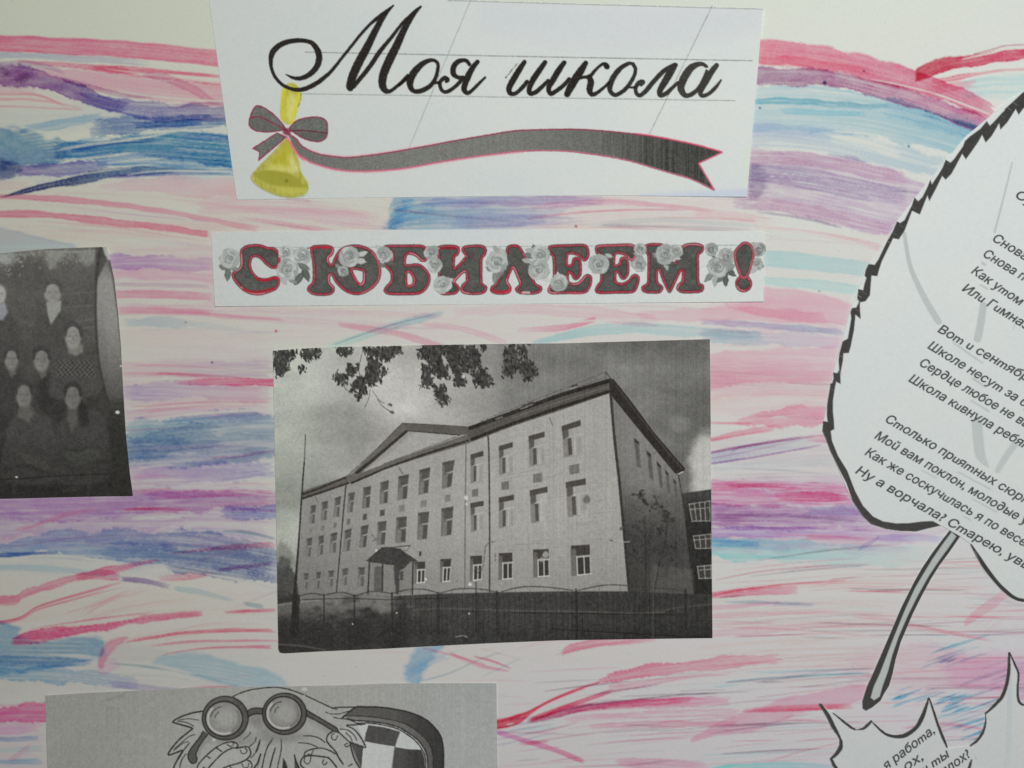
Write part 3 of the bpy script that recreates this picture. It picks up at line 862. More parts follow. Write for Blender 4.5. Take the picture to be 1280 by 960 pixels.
gap([(668, 894, .4), (690, 884, 1.6), (735, 868, 1.4), (770, 858, .6)], a=.9, streak=.15)
wash([(690, 891, .9), (740, 881, 1), (800, 874, 1), (860, 868, .9), (905, 867, .7)], (98, 78, 104), a=.75, streak=.25)
wash([(740, 868, .8), (780, 862, .9), (830, 855, .7)], (92, 96, 124), a=.6, streak=.25)
wash([(760, 868, 3), (820, 862, 3.4), (900, 855, 3.4), (1000, 846, 3), (1090, 842, 2)], (172, 182, 190), (164, 190, 198), a=.85, streak=.4)
wash([(900, 854, .8), (960, 848, 1), (1040, 843, 1), (1100, 842, .8)], (112, 134, 156), a=.7, streak=.3)
wash([(700, 888, 5), (770, 882, 6), (840, 878, 6), (920, 876, 5)], (186, 106, 132), (196, 122, 146), a=.85, streak=.55, sl_=60)
wash([(700, 900, 4), (780, 895, 5), (860, 892, 5), (930, 890, 5)], (192, 132, 150), (196, 140, 154), a=.75, streak=.7, sl_=60)
wash([(620, 912, 5), (660, 905, 5), (720, 900, 5)], (176, 176, 190), (190, 170, 176), a=.6, streak=.5)
wash([(730, 909, 3), (800, 905, 4), (880, 905, 4), (930, 904, 3)], (194, 136, 150), (188, 120, 140), a=.75, streak=.65, sl_=70)
wash([(750, 917, .8), (800, 913, .9), (850, 911, .7)], (130, 112, 128), a=.7, streak=.4)
blot([(866, 928), (872, 918), (905, 900), (960, 880), (1010, 866), (1080, 856), (1100, 868), (1062, 880), (1000, 892), (962, 908), (930, 916), (890, 920)], (200, 142, 156), a=.85, wob=3, edge=.12)
wash([(925, 889, 3), (975, 886, 4), (1020, 884, 4), (1070, 883, 3)], (190, 92, 118), (188, 70, 98), a=.85, streak=.45, fin=(10, 10))
wash([(960, 902, 1), (1000, 900, 1.4), (1040, 902, 1)], (192, 112, 130), a=.7, streak=.5)
wash([(640, 928, 6), (760, 922, 7), (870, 926, 8), (1040, 915, 9)], (186, 192, 190), (190, 196, 186), a=.7, streak=.5)
wash([(615, 914, 3), (640, 921, 3.6), (665, 929, 3.6), (700, 940, 3.6), (733, 953, 3)], (186, 118, 150), (188, 104, 128), a=.9, streak=.2, fin=(0, 4))
wash([(640, 926, 2), (660, 929, 2.6), (695, 925, 1)], (160, 56, 92), a=.8, streak=.4)
wash([(650, 918, 1), (690, 912, 1.2), (730, 900, 1)], (186, 96, 122), a=.7, streak=.4)
for k in range(5):
    wash([(605, 934 - k * 7, .7), (650, 926 - k * 7, .9), (700, 914 - k * 5, .6)], (116, 124, 156), a=.6, streak=.4)
wash([(600, 945, 7), (680, 942, 8), (760, 945, 6)], (186, 180, 192), a=.6, streak=.5)
wash([(765, 952, 4), (800, 954, 7), (850, 957, 7), (890, 960, 5)], (194, 122, 142), (198, 142, 156), a=.9, streak=.25)
wash([(880, 962, 3), (940, 958, 4), (1000, 957, 4), (1060, 962, 4)], (110, 168, 196), (150, 164, 190), a=.8, streak=.4)
wash([(950, 956, .5), (1000, 940, .6), (1062, 926, .5)], (180, 110, 118), a=.8, streak=.2)
wash([(960, 940, 5), (1000, 944, 5), (1050, 950, 5)], (178, 170, 190), a=.5, streak=.4)
# slanting blue crayon marks
rs = np.random.RandomState(5)
for (cx, cy, L, n, c, sp) in [(1128, 876, 26, 7, (92, 150, 178), 8), (1150, 868, 40, 8, (120, 150, 172), 10), (1190, 879, 34, 14, (62, 140, 172), 9), (1215, 890, 70, 12, (112, 160, 178), 22),
                              (1235, 905, 60, 10, (132, 150, 172), 24), (1200, 812, 60, 9, (128, 160, 174), 14), (1185, 824, 22, 6, (84, 140, 166), 4), (1250, 850, 60, 10, (130, 130, 158), 22), (1240, 930, 60, 9, (130, 166, 180), 16)]:
    for k in range(n):
        x, y, l = cx + rs.uniform(-.4, .4) * L, cy + rs.uniform(-1, 1) * sp, L * rs.uniform(.3, .6)
        wash([(x - l, y + l * .36, .6), (x, y, rs.uniform(.5, 1.4)), (x + l, y - l * .34, .4)], c, a=.75, streak=.5, sl_=12, sw=1, fin=(3, 6), edge=0, rag=.5)
wash([(1160, 920, 2), (1190, 908, 4), (1215, 914, 3)], (202, 150, 160), a=.6)
wash([(1120, 912, 1), (1180, 905, 2), (1250, 915, 2)], (198, 126, 146), a=.7, streak=.4)
blot([(1140, 880), (1200, 866), (1290, 870), (1290, 900), (1210, 905), (1150, 898)], (180, 198, 200), a=.6, wob=4, soft=8, edge=0)
wash([(1000, 920, 5), (1080, 915, 6), (1190, 925, 6)], (186, 196, 180), a=.5, streak=.4)
wash([(880, 935, 4), (960, 930, 6), (1050, 935, 5)], (188, 196, 184), a=.6, streak=.4)

# --- left middle, between group photo and school photo
wash([(120, 329, 10), (190, 327, 9), (240, 330, 8), (280, 333, 6)], (146, 132, 160), (160, 146, 162), a=.9, streak=.3, rag=2)
wash([(130, 343, 6), (180, 342, 7), (240, 346, 6), (300, 352, 6)], (178, 140, 152), (186, 156, 160), a=.85, streak=.4)
wash([(130, 356, 2), (200, 356, 2.2), (270, 359, 2)], (150, 132, 146), a=.7, streak=.4)
wash([(130, 367, 4.5), (200, 368, 5), (270, 371, 5)], (182, 122, 134), (186, 136, 146), a=.92, streak=.2)
gap([(140, 376, 2.4), (200, 377, 3), (270, 379, 2.4)], a=.8, streak=.3)
wash([(140, 388, 3), (200, 388, 3.4), (270, 391, 3)], (180, 122, 134), a=.7, streak=.3)
wash([(145, 440, 12), (220, 442, 12), (300, 445, 10), (350, 440, 8)], (178, 168, 164), (172, 164, 166), a=.6, streak=.5)
wash([(145, 462, 9), (220, 462, 9), (345, 462, 12)], (172, 150, 154), (154, 144, 160), a=.75, streak=.5)
fringe([(150, 462, 1), (220, 462, 1), (345, 470, 1)], (188, 120, 132), 5, 8, .9, a=.7)
wash([(214, 478, 2), (255, 478, 4), (300, 478, 4.6), (345, 479, 4.6)], (184, 110, 132), (186, 84, 116), a=.95, streak=.25, fin=(16, 0))
wash([(145, 490, 10), (200, 488, 10), (270, 492, 8), (345, 494, 8)], (146, 140, 158), (168, 146, 154), a=.85, streak=.35, rag=3)
wash([(150, 503, 4), (230, 500, 5), (345, 503, 5)], (178, 162, 154), a=.6, streak=.4)
fringe([(150, 514, 1), (240, 508, 1), (345, 506, 1)], (186, 124, 132), 4, 5, .9, a=.7)
wash([(150, 520, 6), (220, 516, 6), (345, 514, 6)], (160, 142, 152), (170, 160, 164), a=.7, streak=.4)
wash([(150, 556, 28), (200, 555, 32), (260, 550, 34), (310, 546, 32), (360, 546, 28)], (112, 134, 148), (130, 142, 154), a=.9, streak=.45, rag=4, sl_=90, sw=5, mott=.4)
wash([(155, 560, 18), (200, 556, 18), (250, 552, 18), (290, 550, 10)], (84, 118, 146), (96, 122, 148), a=.55, streak=.4, rag=5, fin=(0, 30))
wash([(200, 527, 5), (260, 524, 5), (345, 522, 6)], (146, 160, 172), a=.7, streak=.4)
gap([(176, 524, .4), (220, 520, 1.4), (275, 515, 1.4), (345, 512, .8)], a=.9, streak=.2)
gap([(325, 534, .6), (350, 536, 1.4)], a=.7)
wash([(155, 592, 12), (220, 594, 13), (290, 590, 12), (350, 584, 10)], (156, 144, 156), (140, 142, 162), a=.8, streak=.45, rag=3)
gap([(165, 586, 2), (205, 580, 3), (250, 584, 2)], a=.6, streak=.5)
gap([(170, 604, 3), (200, 602, 5), (240, 601, 4)], a=.45, streak=.5)
wash([(150, 598, 2), (190, 595, 3), (220, 597, 2)], (166, 130, 150), a=.6)
wash([(255, 573, 1.5), (300, 570, 2), (350, 562, 2)], (152, 112, 146), a=.6, streak=.4)
wash([(160, 616, 3), (190, 613, 3), (222, 611, 2)], (190, 128, 134), a=.8, streak=.4)
gap([(270, 604, .8), (310, 600, 2), (350, 597, 2.4)], a=.8, streak=.3)
# violet band and blue band
wash([(0, 634, 16), (80, 634, 16), (160, 630, 16), (240, 626, 15), (300, 626, 13), (360, 628, 12)], (146, 128, 150), (150, 118, 148), a=.8, streak=.55, rag=4, sl_=70, sw=3.5)
wash([(180, 620, 4), (250, 617, 5), (300, 616, 4), (350, 616, 3)], (156, 106, 138), (182, 120, 140), a=.8, streak=.45)
gap([(280, 612, .5), (320, 617, 1.1), (350, 620, .9)], a=.8)
wash([(145, 638, 1.4), (180, 636, 2), (215, 637, 2), (240, 637, 1.2)], (162, 78, 102), a=.85, streak=.4)
wash([(10, 664, 2), (40, 657, 3), (80, 644, 3), (130, 634, 2)], (170, 106, 126), a=.7, streak=.5)
wash([(0, 673, 4), (30, 664, 3), (60, 658, 2)], (178, 140, 144), a=.6, streak=.5)
wash([(0, 656, 13), (60, 654, 12), (140, 652, 12), (240, 654, 8)], (146, 142, 156), (156, 146, 156), a=.6, streak=.55, rag=4)
gap([(160, 650, 2), (195, 645, 4.5), (235, 647, 3)], a=.85, streak=.4)
wash([(175, 643, 1.5), (220, 639, 2), (250, 639, 1)], (184, 138, 146), a=.5)
wash([(270, 640, 8), (310, 641, 9), (360, 643, 9)], (118, 128, 160), a=.75, streak=.4, rag=3)
wash([(0, 686, 8), (60, 680, 12), (120, 681, 17), (180, 686, 22), (240, 692, 26), (300, 700, 26), (360, 712, 20)], (116, 132, 148), (116, 124, 146), a=.92, streak=.42, rag=4, sl_=80, sw=4, mott=.45)
wash([(0, 694, 4), (30, 693, 3), (80, 692, 2)], (56, 88, 134), a=.8, streak=.3)
wash([(120, 690, 8), (200, 694, 10), (280, 698, 12), (345, 706, 10)], (96, 118, 144), (104, 114, 144), a=.5, streak=.5, rag=5)
wash([(200, 672, 3), (260, 664, 4), (330, 672, 3)], (150, 156, 160), a=.6, streak=.4)
gap([(200, 665, .5), (250, 663, 1), (300, 665, 2), (350, 674, 2.4)], a=.8, streak=.4)
wash([(270, 663, 1), (310, 666, 2), (350, 675, 2)], (98, 116, 138), a=.6, streak=.3)
gap([(0, 700, 3), (60, 696, 2.6), (120, 701, 3), (170, 708, 3)], a=.95, streak=.15)
wash([(0, 709, 3.4), (60, 711, 3.4), (120, 717, 3.2), (160, 722, 2)], (134, 146, 158), (150, 156, 160), a=.8, streak=.4)
wash([(20, 699, .6), (70, 697, .7), (130, 704, .6)], (130, 140, 142), a=.7)
gap([(170, 712, 5), (195, 710, 6), (220, 709, 3)], a=.9, streak=.2)
wash([(0, 753, 7), (30, 743, 6), (60, 733, 5.4), (100, 722, 5), (145, 711, 4), (200, 700, 1.6)], (182, 92, 112), (178, 96, 118), a=.95, streak=.3, rag=1.6, fin=(0, 5))
wash([(90, 721, 4), (125, 719, 6), (152, 721, 5)], (174, 88, 110), (160, 90, 118), a=.85, streak=.35, fin=(8, 3))
wash([(150, 723, 3), (185, 727, 4), (215, 734, 3)], (118, 104, 136), (134, 126, 142), a=.9, streak=.15, fin=(3, 6))
wash([(215, 735, 2.6), (250, 741, 4), (285, 749, 3), (296, 753, 2)], (144, 154, 156), a=.85, streak=.15, fin=(3, 6))
wash([(302, 754, 3), (320, 757, 3), (332, 760, 2)], (134, 146, 152), a=.85, streak=.15, fin=(3, 3))
wash([(192, 724, 3), (230, 721, 4), (258, 718, 3), (272, 715, 1)], (188, 122, 132), (186, 110, 122), a=.85, streak=.4)
wash([(205, 693, 1), (260, 687, 2), (300, 683, 3), (350, 680, 3)], (146, 84, 122), (186, 96, 116), a=.85, streak=.35)
wash([(265, 713, 2), (310, 708, 2.6), (350, 703, 3)], (136, 98, 136), (124, 84, 128), a=.8, streak=.35)
wash([(200, 706, 1), (240, 712, 1.2), (290, 722, 1), (350, 738, 1)], (96, 108, 120), a=.5, streak=.4)
gap([(250, 716, 1), (300, 725, 2), (350, 738, 3)], a=.85, streak=.2)
fringe([(0, 779, 1), (50, 760, 1.5), (110, 743, 2), (165, 730, 2)], (182, 100, 116), 6, 2.4, .8, a=.85, dash=.15)
fringe([(60, 768, 1), (130, 752, 2), (210, 734, 3)], (186, 118, 128), 7, 3, .7, a=.7, dash=.35)
fringe([(40, 790, 1), (140, 770, 2), (260, 755, 2)], (178, 140, 136), 6, 5, .6, a=.5)
wash([(11, 803, 3), (30, 798, 6), (60, 793, 7.5), (95, 789, 6.5), (130, 783, 6), (170, 776, 4.5), (215, 770, 4), (262, 766, 3)], (178, 62, 98), (184, 88, 112), a=.97, streak=.28, rag=2, fin=(4, 10))
wash([(30, 788, .8), (90, 778, 1), (150, 770, 1.2), (200, 765, .8)], (184, 84, 108), a=.85, streak=.4)
wash([(275, 766, 1), (310, 764, 2.4), (350, 763, 2.6)], (184, 88, 108), a=.9, streak=.4)
wash([(150, 804, 1.5), (190, 797, 2), (230, 791, 2.2), (290, 788, 2.4), (350, 788, 2.4)], (188, 86, 104), a=.92, streak=.2)
wash([(180, 809, .8), (230, 803, 1.6), (290, 801, 1.6), (350, 801, 1.8)], (186, 104, 118), a=.85, streak=.3)
wash([(195, 820, .8), (250, 811, 1), (300, 809, 2), (350, 809, 2.4)], (188, 92, 110), a=.85, streak=.3)
fringe([(150, 800, 1), (250, 790, 1.5), (350, 786, 1.5)], (184, 118, 124), 4, 7, .6, a=.6)
blot([(-20, 780), (22, 784), (26, 797), (60, 802), (104, 796), (126, 798), (131, 806), (124, 822), (60, 836), (-20, 838)], (110, 130, 146), a=.9, wob=4, edge=.2, soft=6)
for k in range(6):
    gap([(-10, 800 + k * 6, .4), (50, 801 + k * 6, 1.1), (118, 803 + k * 5, .4)], a=.45, streak=.5)
wash([(0, 826, 6), (60, 828, 6), (118, 828, 4)], (88, 116, 140), a=.6, streak=.4)
gap([(55, 818, .8), (90, 820, 2), (130, 824, 2.4)], a=.9, streak=.2)
wash([(0, 843, 7), (60, 843, 9), (120, 849, 9), (180, 856, 6)], (110, 132, 146), (138, 142, 154), a=.9, streak=.4, rag=3)
gap([(60, 835, .6), (120, 837, 1.4)], a=.7)
blot([(160, 797), (150, 806), (140, 815), (133, 826), (126, 836), (122, 826), (126, 814), (133, 804), (146, 798)], (184, 116, 128), a=.9, wob=2, edge=.2)
blot([(122, 826), (140, 822), (150, 832), (132, 844), (122, 840)], (180, 140, 148), a=.8, wob=2)
blot([(150, 806), (185, 808), (212, 816), (190, 826), (150, 828), (140, 820)], (150, 150, 146), a=.6, wob=2)
wash([(130, 829, 1), (180, 833, 1.6), (240, 844, 2), (285, 853, 1.6)], (126, 138, 138), (136, 148, 148), a=.85, streak=.3)
wash([(140, 843, .8), (200, 846, 1), (260, 853, .8)], (138, 142, 136), a=.6)
wash([(130, 855, 4), (190, 861, 5), (240, 866, 4)], (138, 132, 146), a=.8, streak=.4)
gap([(170, 836, 1), (220, 842, 2.4), (290, 857, 2)], a=.7, streak=.3)
blot([(190, 828), (215, 818), (240, 815), (290, 827), (345, 842), (360, 866), (300, 862), (255, 848), (222, 836)], (132, 148, 166), a=.8, wob=3, soft=6, edge=.15)
for k in range(5):
    gap([(205 + k * 8, 824 + k * 5, .4), (260 + k * 8, 829 + k * 6, 1.0), (330, 842 + k * 5, .4)], a=.5, streak=.5)
wash([(222, 861, .7), (260, 859, 1.3), (305, 859, .9)], (180, 70, 92), a=.85)
wash([(280, 864, 5), (360, 866, 6), (420, 860, 4)], (146, 152, 160), (168, 166, 162), a=.7, streak=.3)
wash([(0, 868, 4), (60, 868, 4), (140, 866, 3)], (150, 150, 144), a=.5, streak=.3)
wash([(0, 893, 10), (30, 892, 11), (58, 892, 11), (90, 892, 9)], (178, 72, 108), (178, 82, 112), a=.95, streak=.25, rag=3)
wash([(0, 884, 4), (60, 882, 3)], (188, 120, 132), a=.6)
wash([(0, 912, 6), (58, 908, 5)], (162, 120, 140), a=.8, streak=.4)
wash([(0, 924, 3), (58, 922, 3)], (116, 128, 142), a=.85, streak=.3)
wash([(0, 938, 3), (58, 935, 4)], (132, 150, 158), a=.85, streak=.3)
wash([(0, 952, 3), (58, 952, 4)], (110, 132, 150), a=.85, streak=.3)
wash([(5, 956, 3), (22, 944, 4), (45, 928, 3)], (186, 116, 130), a=.8)
wash([(0, 972, 6), (58, 970, 8)], (150, 130, 150), a=.8, streak=.4)

# --- the rest of the board outside the frame carries on the same way
for (y, c) in [(985, (190, 140, 155)), (1005, (140, 165, 185)), (1030, (188, 110, 135)), (1055, (150, 130, 160)), (1080, (140, 160, 180))]:
    wash([(0, y, 9), (600, y - 6, 10), (1280, y + 8, 9)], c, a=.8, streak=.55)

mean = R.mean(-1)
R[..., 2] = R[..., 2] - 0.26 * np.maximum(0, R[..., 2] - mean)
R = R ** (1 + 0.36 * sstep(0.0, 0.12, R[..., 2] - R[..., 0]))[..., None]
# paper grain, pigment settling in the tooth
gr = fbm(board.X / 1.7, board.Y / 1.7, 77, 2) - 0.5
R = R ** (1 + 0.5 * gr[..., None] * sstep(0.02, 0.4, 1 - R.mean(-1))[..., None])
alb = np.clip(PT * R * (1 + 0.05 * gr[..., None]), 0.005, 0.9)
sp = (vnoise(board.X / 1.6, board.Y / 1.6, 31) > 0.985) & (vnoise(board.X / 60, board.Y / 60, 8) > 0.55)
alb[sp] *= 0.75
board._alb = alb.reshape(-1, 3)


def board_z(x, y):
    return 0.00018 * (fbm(np.asarray(x) / 210.0, np.asarray(y) / 150.0, 4, 2) - 1.0)


poster = cut("poster", board, M_BOARD, lift=0.0, zf=board_z, thick=0.0006)
tag(poster, "large cream paper poster painted with pink, blue and violet watercolour strokes", "poster")

me = bpy.data.meshes.new("wall")
wz, wy = 3.0, 0.0016
me.from_pydata([(-wz, wy, -wz), (wz, wy, -wz), (wz, wy, wz), (-wz, wy, wz)], [], [(0, 1, 2, 3)])
me.materials.append(paper_material("wall_paint", 0.9, 0.1, 0.2, 300, ink=(0.62, 0.63, 0.58)))
wall = bpy.data.objects.new("wall", me)
COL.objects.link(wall)
tag(wall, kind="structure")
# ================================================================ helpers for the glued cutouts
def lifted(base, x0, y0, x1, y1, bl=0.0, br=0.0, tl=0.0, tr=0.0, wave=0.0, seed=1):
    """A card glued on the board: base gap and corners that curl up a little."""
    def f(x, y):
        x = np.asarray(x, float); y = np.asarray(y, float)
        u = np.clip((x - x0) / (x1 - x0), 0, 1); v = np.clip((y - y0) / (y1 - y0), 0, 1)
        k = lambda t: t ** 5
        return (base + tl * k(1 - u) * k(1 - v) ** 0.4 + tr * k(u) * k(1 - v) ** 0.4 + bl * k(1 - u) * k(v) ** 0.4 + br * k(u) * k(v) ** 0.4
                + wave * (vnoise(x / 120.0, y / 90.0, seed) - 0.5))
    return f


WHITE_L = lambda X, Y: lin_tint(X, Y, (0.785, 0.80, 0.775))


def white_paper(X, Y, tint):
    """Tone of a sheet with albedo tint under the lamp, as seen."""
    a = illum(X, Y)[..., None] * np.array(tint, np.float32)
    return 255 * np.where(a < 0.0031308, a * 12.92, 1.055 * a ** (1 / 2.4) - 0.055)


INK = (36, 33, 31)
# ================================================================ title card
tc = Sheet(254, -30, 962, 256, 0.72)
tc.img[:] = white_paper(tc.X, tc.Y, (0.768, 0.812, 0.79))
# blueness of the thin paper where the painted board shows through
tc.img += ((fbm(tc.X / 90, tc.Y / 40, 3) - 0.5) * 5)[..., None] * np.array([1.0, .6, .1])
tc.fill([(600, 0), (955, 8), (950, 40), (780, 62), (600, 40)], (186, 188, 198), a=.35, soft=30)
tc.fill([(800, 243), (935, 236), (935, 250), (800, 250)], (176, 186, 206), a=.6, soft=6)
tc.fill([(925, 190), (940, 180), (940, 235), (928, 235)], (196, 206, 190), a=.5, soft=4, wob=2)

TITLE = lifted(0.00012, 260, -8, 953, 250, bl=.0004, br=.0010, tr=.0012, wave=.0002)
TITLE_POLY = [(258, -24), (500, -24), (600, 1.5), (953, 12.5), (945, 110), (933, 246.5), (780, 244.5), (640, 245), (430, 247.5), (296, 250), (278, 120)]
m_rule = []


def rule(p, q, a, w=1.3):
    mk = tc.mask()
    tc.line([p, q], w, (124, 128, 126), a=a, soft=1.3, mk=mk, rough=.35, grain=.35, seed=len(m_rule) + 2)
    m_rule.append(mk)


rule((560, 0.5), (952, 12.2), .55, 1.6)  # top line: painted shading along the card's cut edge; the others are ruled
rule((382, 65.3), (940, 76.4), .85)
rule((376, 117.3), (918, 126.2), .6)
rule((590, -4), (511, 186), .45)
rule((890, 8), (811, 169), .55)

# lettering: one mask per letter
letters = []


def letter(*strokes, col=INK):
    mk = tc.mask()
    for st in strokes:
        tc.line(st, 3, col, soft=1.2, mk=mk, rough=.32, seed=len(letters) + 20, grain=.08)
    letters.append(mk)


A = lambda p: z(330, 0, 6.4, p)
B = lambda p: z(500, 60, 9.143, p)
C_ = lambda p: z(620, 60, 8, p)
D = lambda p: z(760, 60, 8, p)
# bell first, so that the swash of the M lies over it
q = lambda p: z(300, 100, 6, p)
m_bell = tc.mask()
YEL = lambda X, Y: np.array([172, 169, 74], np.float32) + ((fbm(X / 3.2, Y / 9, 5) - .5) * 46)[..., None] * np.array([1, 1, 1.2])
tc.fill(q([(335, 90), (350, 35), (390, 22), (430, 45), (460, 110), (440, 200), (405, 310), (375, 335), (330, 320), (305, 280), (305, 180), (318, 90)]), YEL, soft=2, wob=.5, smooth=True, mk=m_bell, a=.96)
tc.fill(q([(360, 130), (400, 110), (425, 140), (410, 230), (380, 300), (350, 260)]), (196, 194, 116), a=.6, soft=5, smooth=True)
tc.fill(q([(318, 60), (345, 80), (330, 200), (335, 300), (308, 280), (308, 150)]), (186, 180, 40), a=.75, soft=3, smooth=True)
tc.fill(q([(430, 100), (455, 120), (430, 220), (400, 310), (385, 315), (410, 200)]), (196, 192, 60), a=.7, soft=3, smooth=True)
tc.line(q([(458, 105), (455, 150), (436, 205)]), .9, (96, 92, 70), a=.8, rough=.6, grain=.5)
tc.fill(q([(345, 440), (380, 480), (415, 550), (440, 600), (455, 680), (480, 725), (508, 770), (510, 815), (480, 858), (400, 882), (300, 872), (200, 835), (120, 785), (85, 735), (105, 690), (170, 620), (260, 530)]),
        lambda X, Y: np.array([156, 153, 64], np.float32) + ((fbm(X / 2.4, Y / 7, 9) - .5) * 44)[..., None] * np.array([1, 1, 1.3]), soft=2.2, wob=.6, smooth=True, mk=m_bell, a=.96)
tc.fill(q([(330, 480), (370, 500), (375, 640), (310, 680), (230, 650)]), (170, 160, 40), a=.5, soft=8, smooth=True)
tc.fill(q([(370, 560), (430, 620), (440, 690), (380, 690)]), (200, 198, 140), a=.6, soft=7, smooth=True)
tc.fill(q([(230, 640), (330, 640), (400, 690), (200, 680)]), (198, 196, 130), a=.5, soft=6, smooth=True)
tc.fill(q([(108, 700), (160, 684), (250, 680), (340, 695), (400, 720), (460, 770), (505, 800), (470, 812), (400, 806), (300, 800), (210, 775), (140, 740)]), (140, 138, 52), a=.85, soft=3, wob=.7, smooth=True)
tc.fill(q([(300, 800), (420, 810), (500, 808), (470, 850), (380, 860), (290, 840)]), (176, 174, 84), a=.6, soft=5, smooth=True)
tc.line(q([(100, 690), (85, 740), (130, 795), (220, 845), (320, 878), (420, 884), (490, 860), (514, 810)]), 1.6, (134, 136, 100), a=.5, soft=2, rough=.5, grain=.4)
tc.ell(*q([(350, 757)])[0], 2.2, 2.2, (112, 110, 36), a=.9, soft=2)

letter(A([(178, 597, 8), (230, 622, 24), (290, 628, 36), (360, 600, 42), (420, 540, 48), (442, 470, 52), (432, 410, 48), (390, 350, 38), (330, 328, 34), (250, 326, 38), (170, 342, 42), (110, 375, 46), (70, 420, 46), (55, 480, 36), (62, 550, 26),
          (92, 620, 26), (150, 680, 26), (230, 715, 30), (310, 717, 36), (390, 685, 38), (460, 640, 36), (540, 570, 28), (620, 470, 24), (700, 370, 24), (780, 270, 24), (850, 195, 24), (930, 130, 32), (1035, 45, 12)]),
       A([(1030, 50, 14), (960, 125, 42), (890, 250, 52), (830, 370, 64), (760, 500, 70), (710, 610, 68), (690, 690, 64), (694, 712, 40)]),
       A([(715, 695, 36), (770, 630, 36), (850, 530, 38), (930, 410, 36), (1020, 300, 28), (1110, 185, 26), (1180, 120, 28), (1255, 52, 16)]),
       A([(1250, 58, 18), (1190, 120, 42), (1120, 240, 54), (1060, 370, 64), (1000, 490, 70), (955, 600, 68), (948, 680, 60), (972, 725, 46), (1010, 730, 32), (1060, 695, 28), (1110, 650, 28), (1150, 605, 26)]))
letter(B([(400, 145, 36), (340, 142, 46), (260, 180, 64), (170, 270, 82), (118, 370, 84), (122, 450, 62), (170, 497, 52), (260, 485, 58), (350, 430, 52), (404, 350, 44), (432, 250, 42), (432, 180, 38), (400, 145, 36)]),
       B([(-10, 430, 26), (40, 390, 28), (90, 345, 30)]), B([(380, 398, 34), (440, 398, 32)]))
letter(B([(530, 385, 36), (545, 365, 50), (510, 345, 52), (460, 390, 44), (462, 450, 42), (490, 495, 42), (540, 502, 44), (610, 460, 44), (680, 395, 44), (720, 340, 50)]),
       B([(795, 190, 40), (760, 148, 44), (720, 142, 46), (660, 160, 58), (612, 220, 64), (610, 290, 62), (650, 332, 48), (715, 345, 44)]),
       B([(885, 160, 50), (830, 230, 64), (780, 320, 74), (742, 420, 70), (735, 480, 62), (770, 517, 46), (820, 490, 40), (890, 420, 36), (972, 338, 26)]))
letter(C_([(285, 140, 42), (232, 220, 58), (172, 320, 64), (132, 400, 58), (140, 450, 48), (190, 457, 42), (250, 410, 42), (310, 340, 42)]),
       C_([(490, 145, 46), (430, 230, 58), (370, 320, 60), (332, 410, 52), (345, 457, 46), (400, 440, 46), (470, 380, 42), (520, 330, 40)]),
       C_([(682, 148, 46), (630, 220, 60), (570, 320, 60), (527, 400, 52), (545, 457, 46), (600, 432, 44), (680, 370, 42), (730, 310, 36)]))
tc.line(C_([(98, 297, 14), (160, 220, 12), (215, 155, 12)]), 1.4, (80, 78, 76), a=.8, rough=.5, grain=.7, mk=letters[-1])
letter(C_([(897, 152, 50), (840, 240, 76), (770, 350, 80), (712, 460, 64)]), C_([(835, 305, 26), (880, 292, 32), (935, 288, 38), (985, 232, 32), (1040, 178, 28), (1085, 162, 40), (1108, 188, 58)]),
       C_([(930, 285, 44), (948, 345, 66), (935, 420, 62), (960, 465, 46), (1010, 450, 38), (1080, 395, 30), (1125, 350, 30)]))
letter(D([(250, 162, 34), (205, 158, 38), (130, 200, 48), (62, 280, 56), (24, 360, 58), (22, 430, 46), (70, 472, 42), (140, 440, 42), (200, 382, 42), (252, 300, 38), (275, 220, 36), (250, 162, 34)]),
       D([(198, 395, 22), (270, 396, 24)]), col=(44, 42, 40))
letter(D([(330, 372, 30), (350, 342, 44), (310, 350, 50), (275, 400, 40), (285, 455, 40), (320, 475, 42), (370, 440, 46), (420, 380, 48), (480, 310, 48), (560, 230, 46), (660, 165, 30)]),
       D([(675, 172, 44), (620, 250, 74), (562, 350, 70), (518, 430, 58), (525, 475, 48), (580, 457, 46), (640, 402, 38), (695, 350, 32)]), col=(48, 47, 45))
letter(D([(985, 190, 30), (945, 165, 40), (890, 168, 52), (820, 210, 74), (755, 310, 80), (728, 400, 72), (765, 472, 52), (830, 467, 46), (900, 410, 42), (950, 320, 34), (985, 230, 26)]),
       D([(1082, 178, 50), (1020, 260, 64), (962, 360, 64), (922, 440, 52), (942, 480, 42), (1010, 457, 38), (1080, 390, 36), (1128, 325, 18)]), col=(56, 54, 51))

# bow and ribbon
GREY = lambda X, Y: np.array([98, 100, 96], np.float32) + ((vnoise(X / 1.3, Y / 1.3, 4) - .5) * 26 + (vnoise(X / 2.2, Y / 30, 14) - .5) * 10)[..., None]
CRIM = (126, 44, 66)
m_bow, m_rib = tc.mask(), tc.mask()
up = q([(355, 400), (420, 440), (470, 500), (560, 545), (640, 565)]) + z(360, 140, 4.571, [(330, 260), (450, 250), (560, 235), (680, 215), (820, 190), (950, 165), (1110, 138), (1280, 110)]) + z(640, 130, 4, [(100, 130), (200, 128), (300, 127), (400, 131), (560, 145), (680, 160), (780, 178), (920, 208), (1048, 244)])
lo = z(360, 140, 4.571, [(18, 165), (60, 235), (100, 265), (150, 290), (280, 325), (430, 335), (600, 325), (700, 312), (850, 285), (1060, 252), (1280, 225)]) + z(640, 130, 4, [(70, 232), (130, 230), (220, 231), (300, 235), (480, 260), (600, 285), (700, 315), (800, 345), (900, 375), (1008, 428)])
up = [tuple(p) for p in catmull(up, 4)]
lo = [tuple(p) for p in catmull(lo, 4)]
notch = z(640, 130, 4, [(932, 298)])
rp = up + notch + lo[::-1]
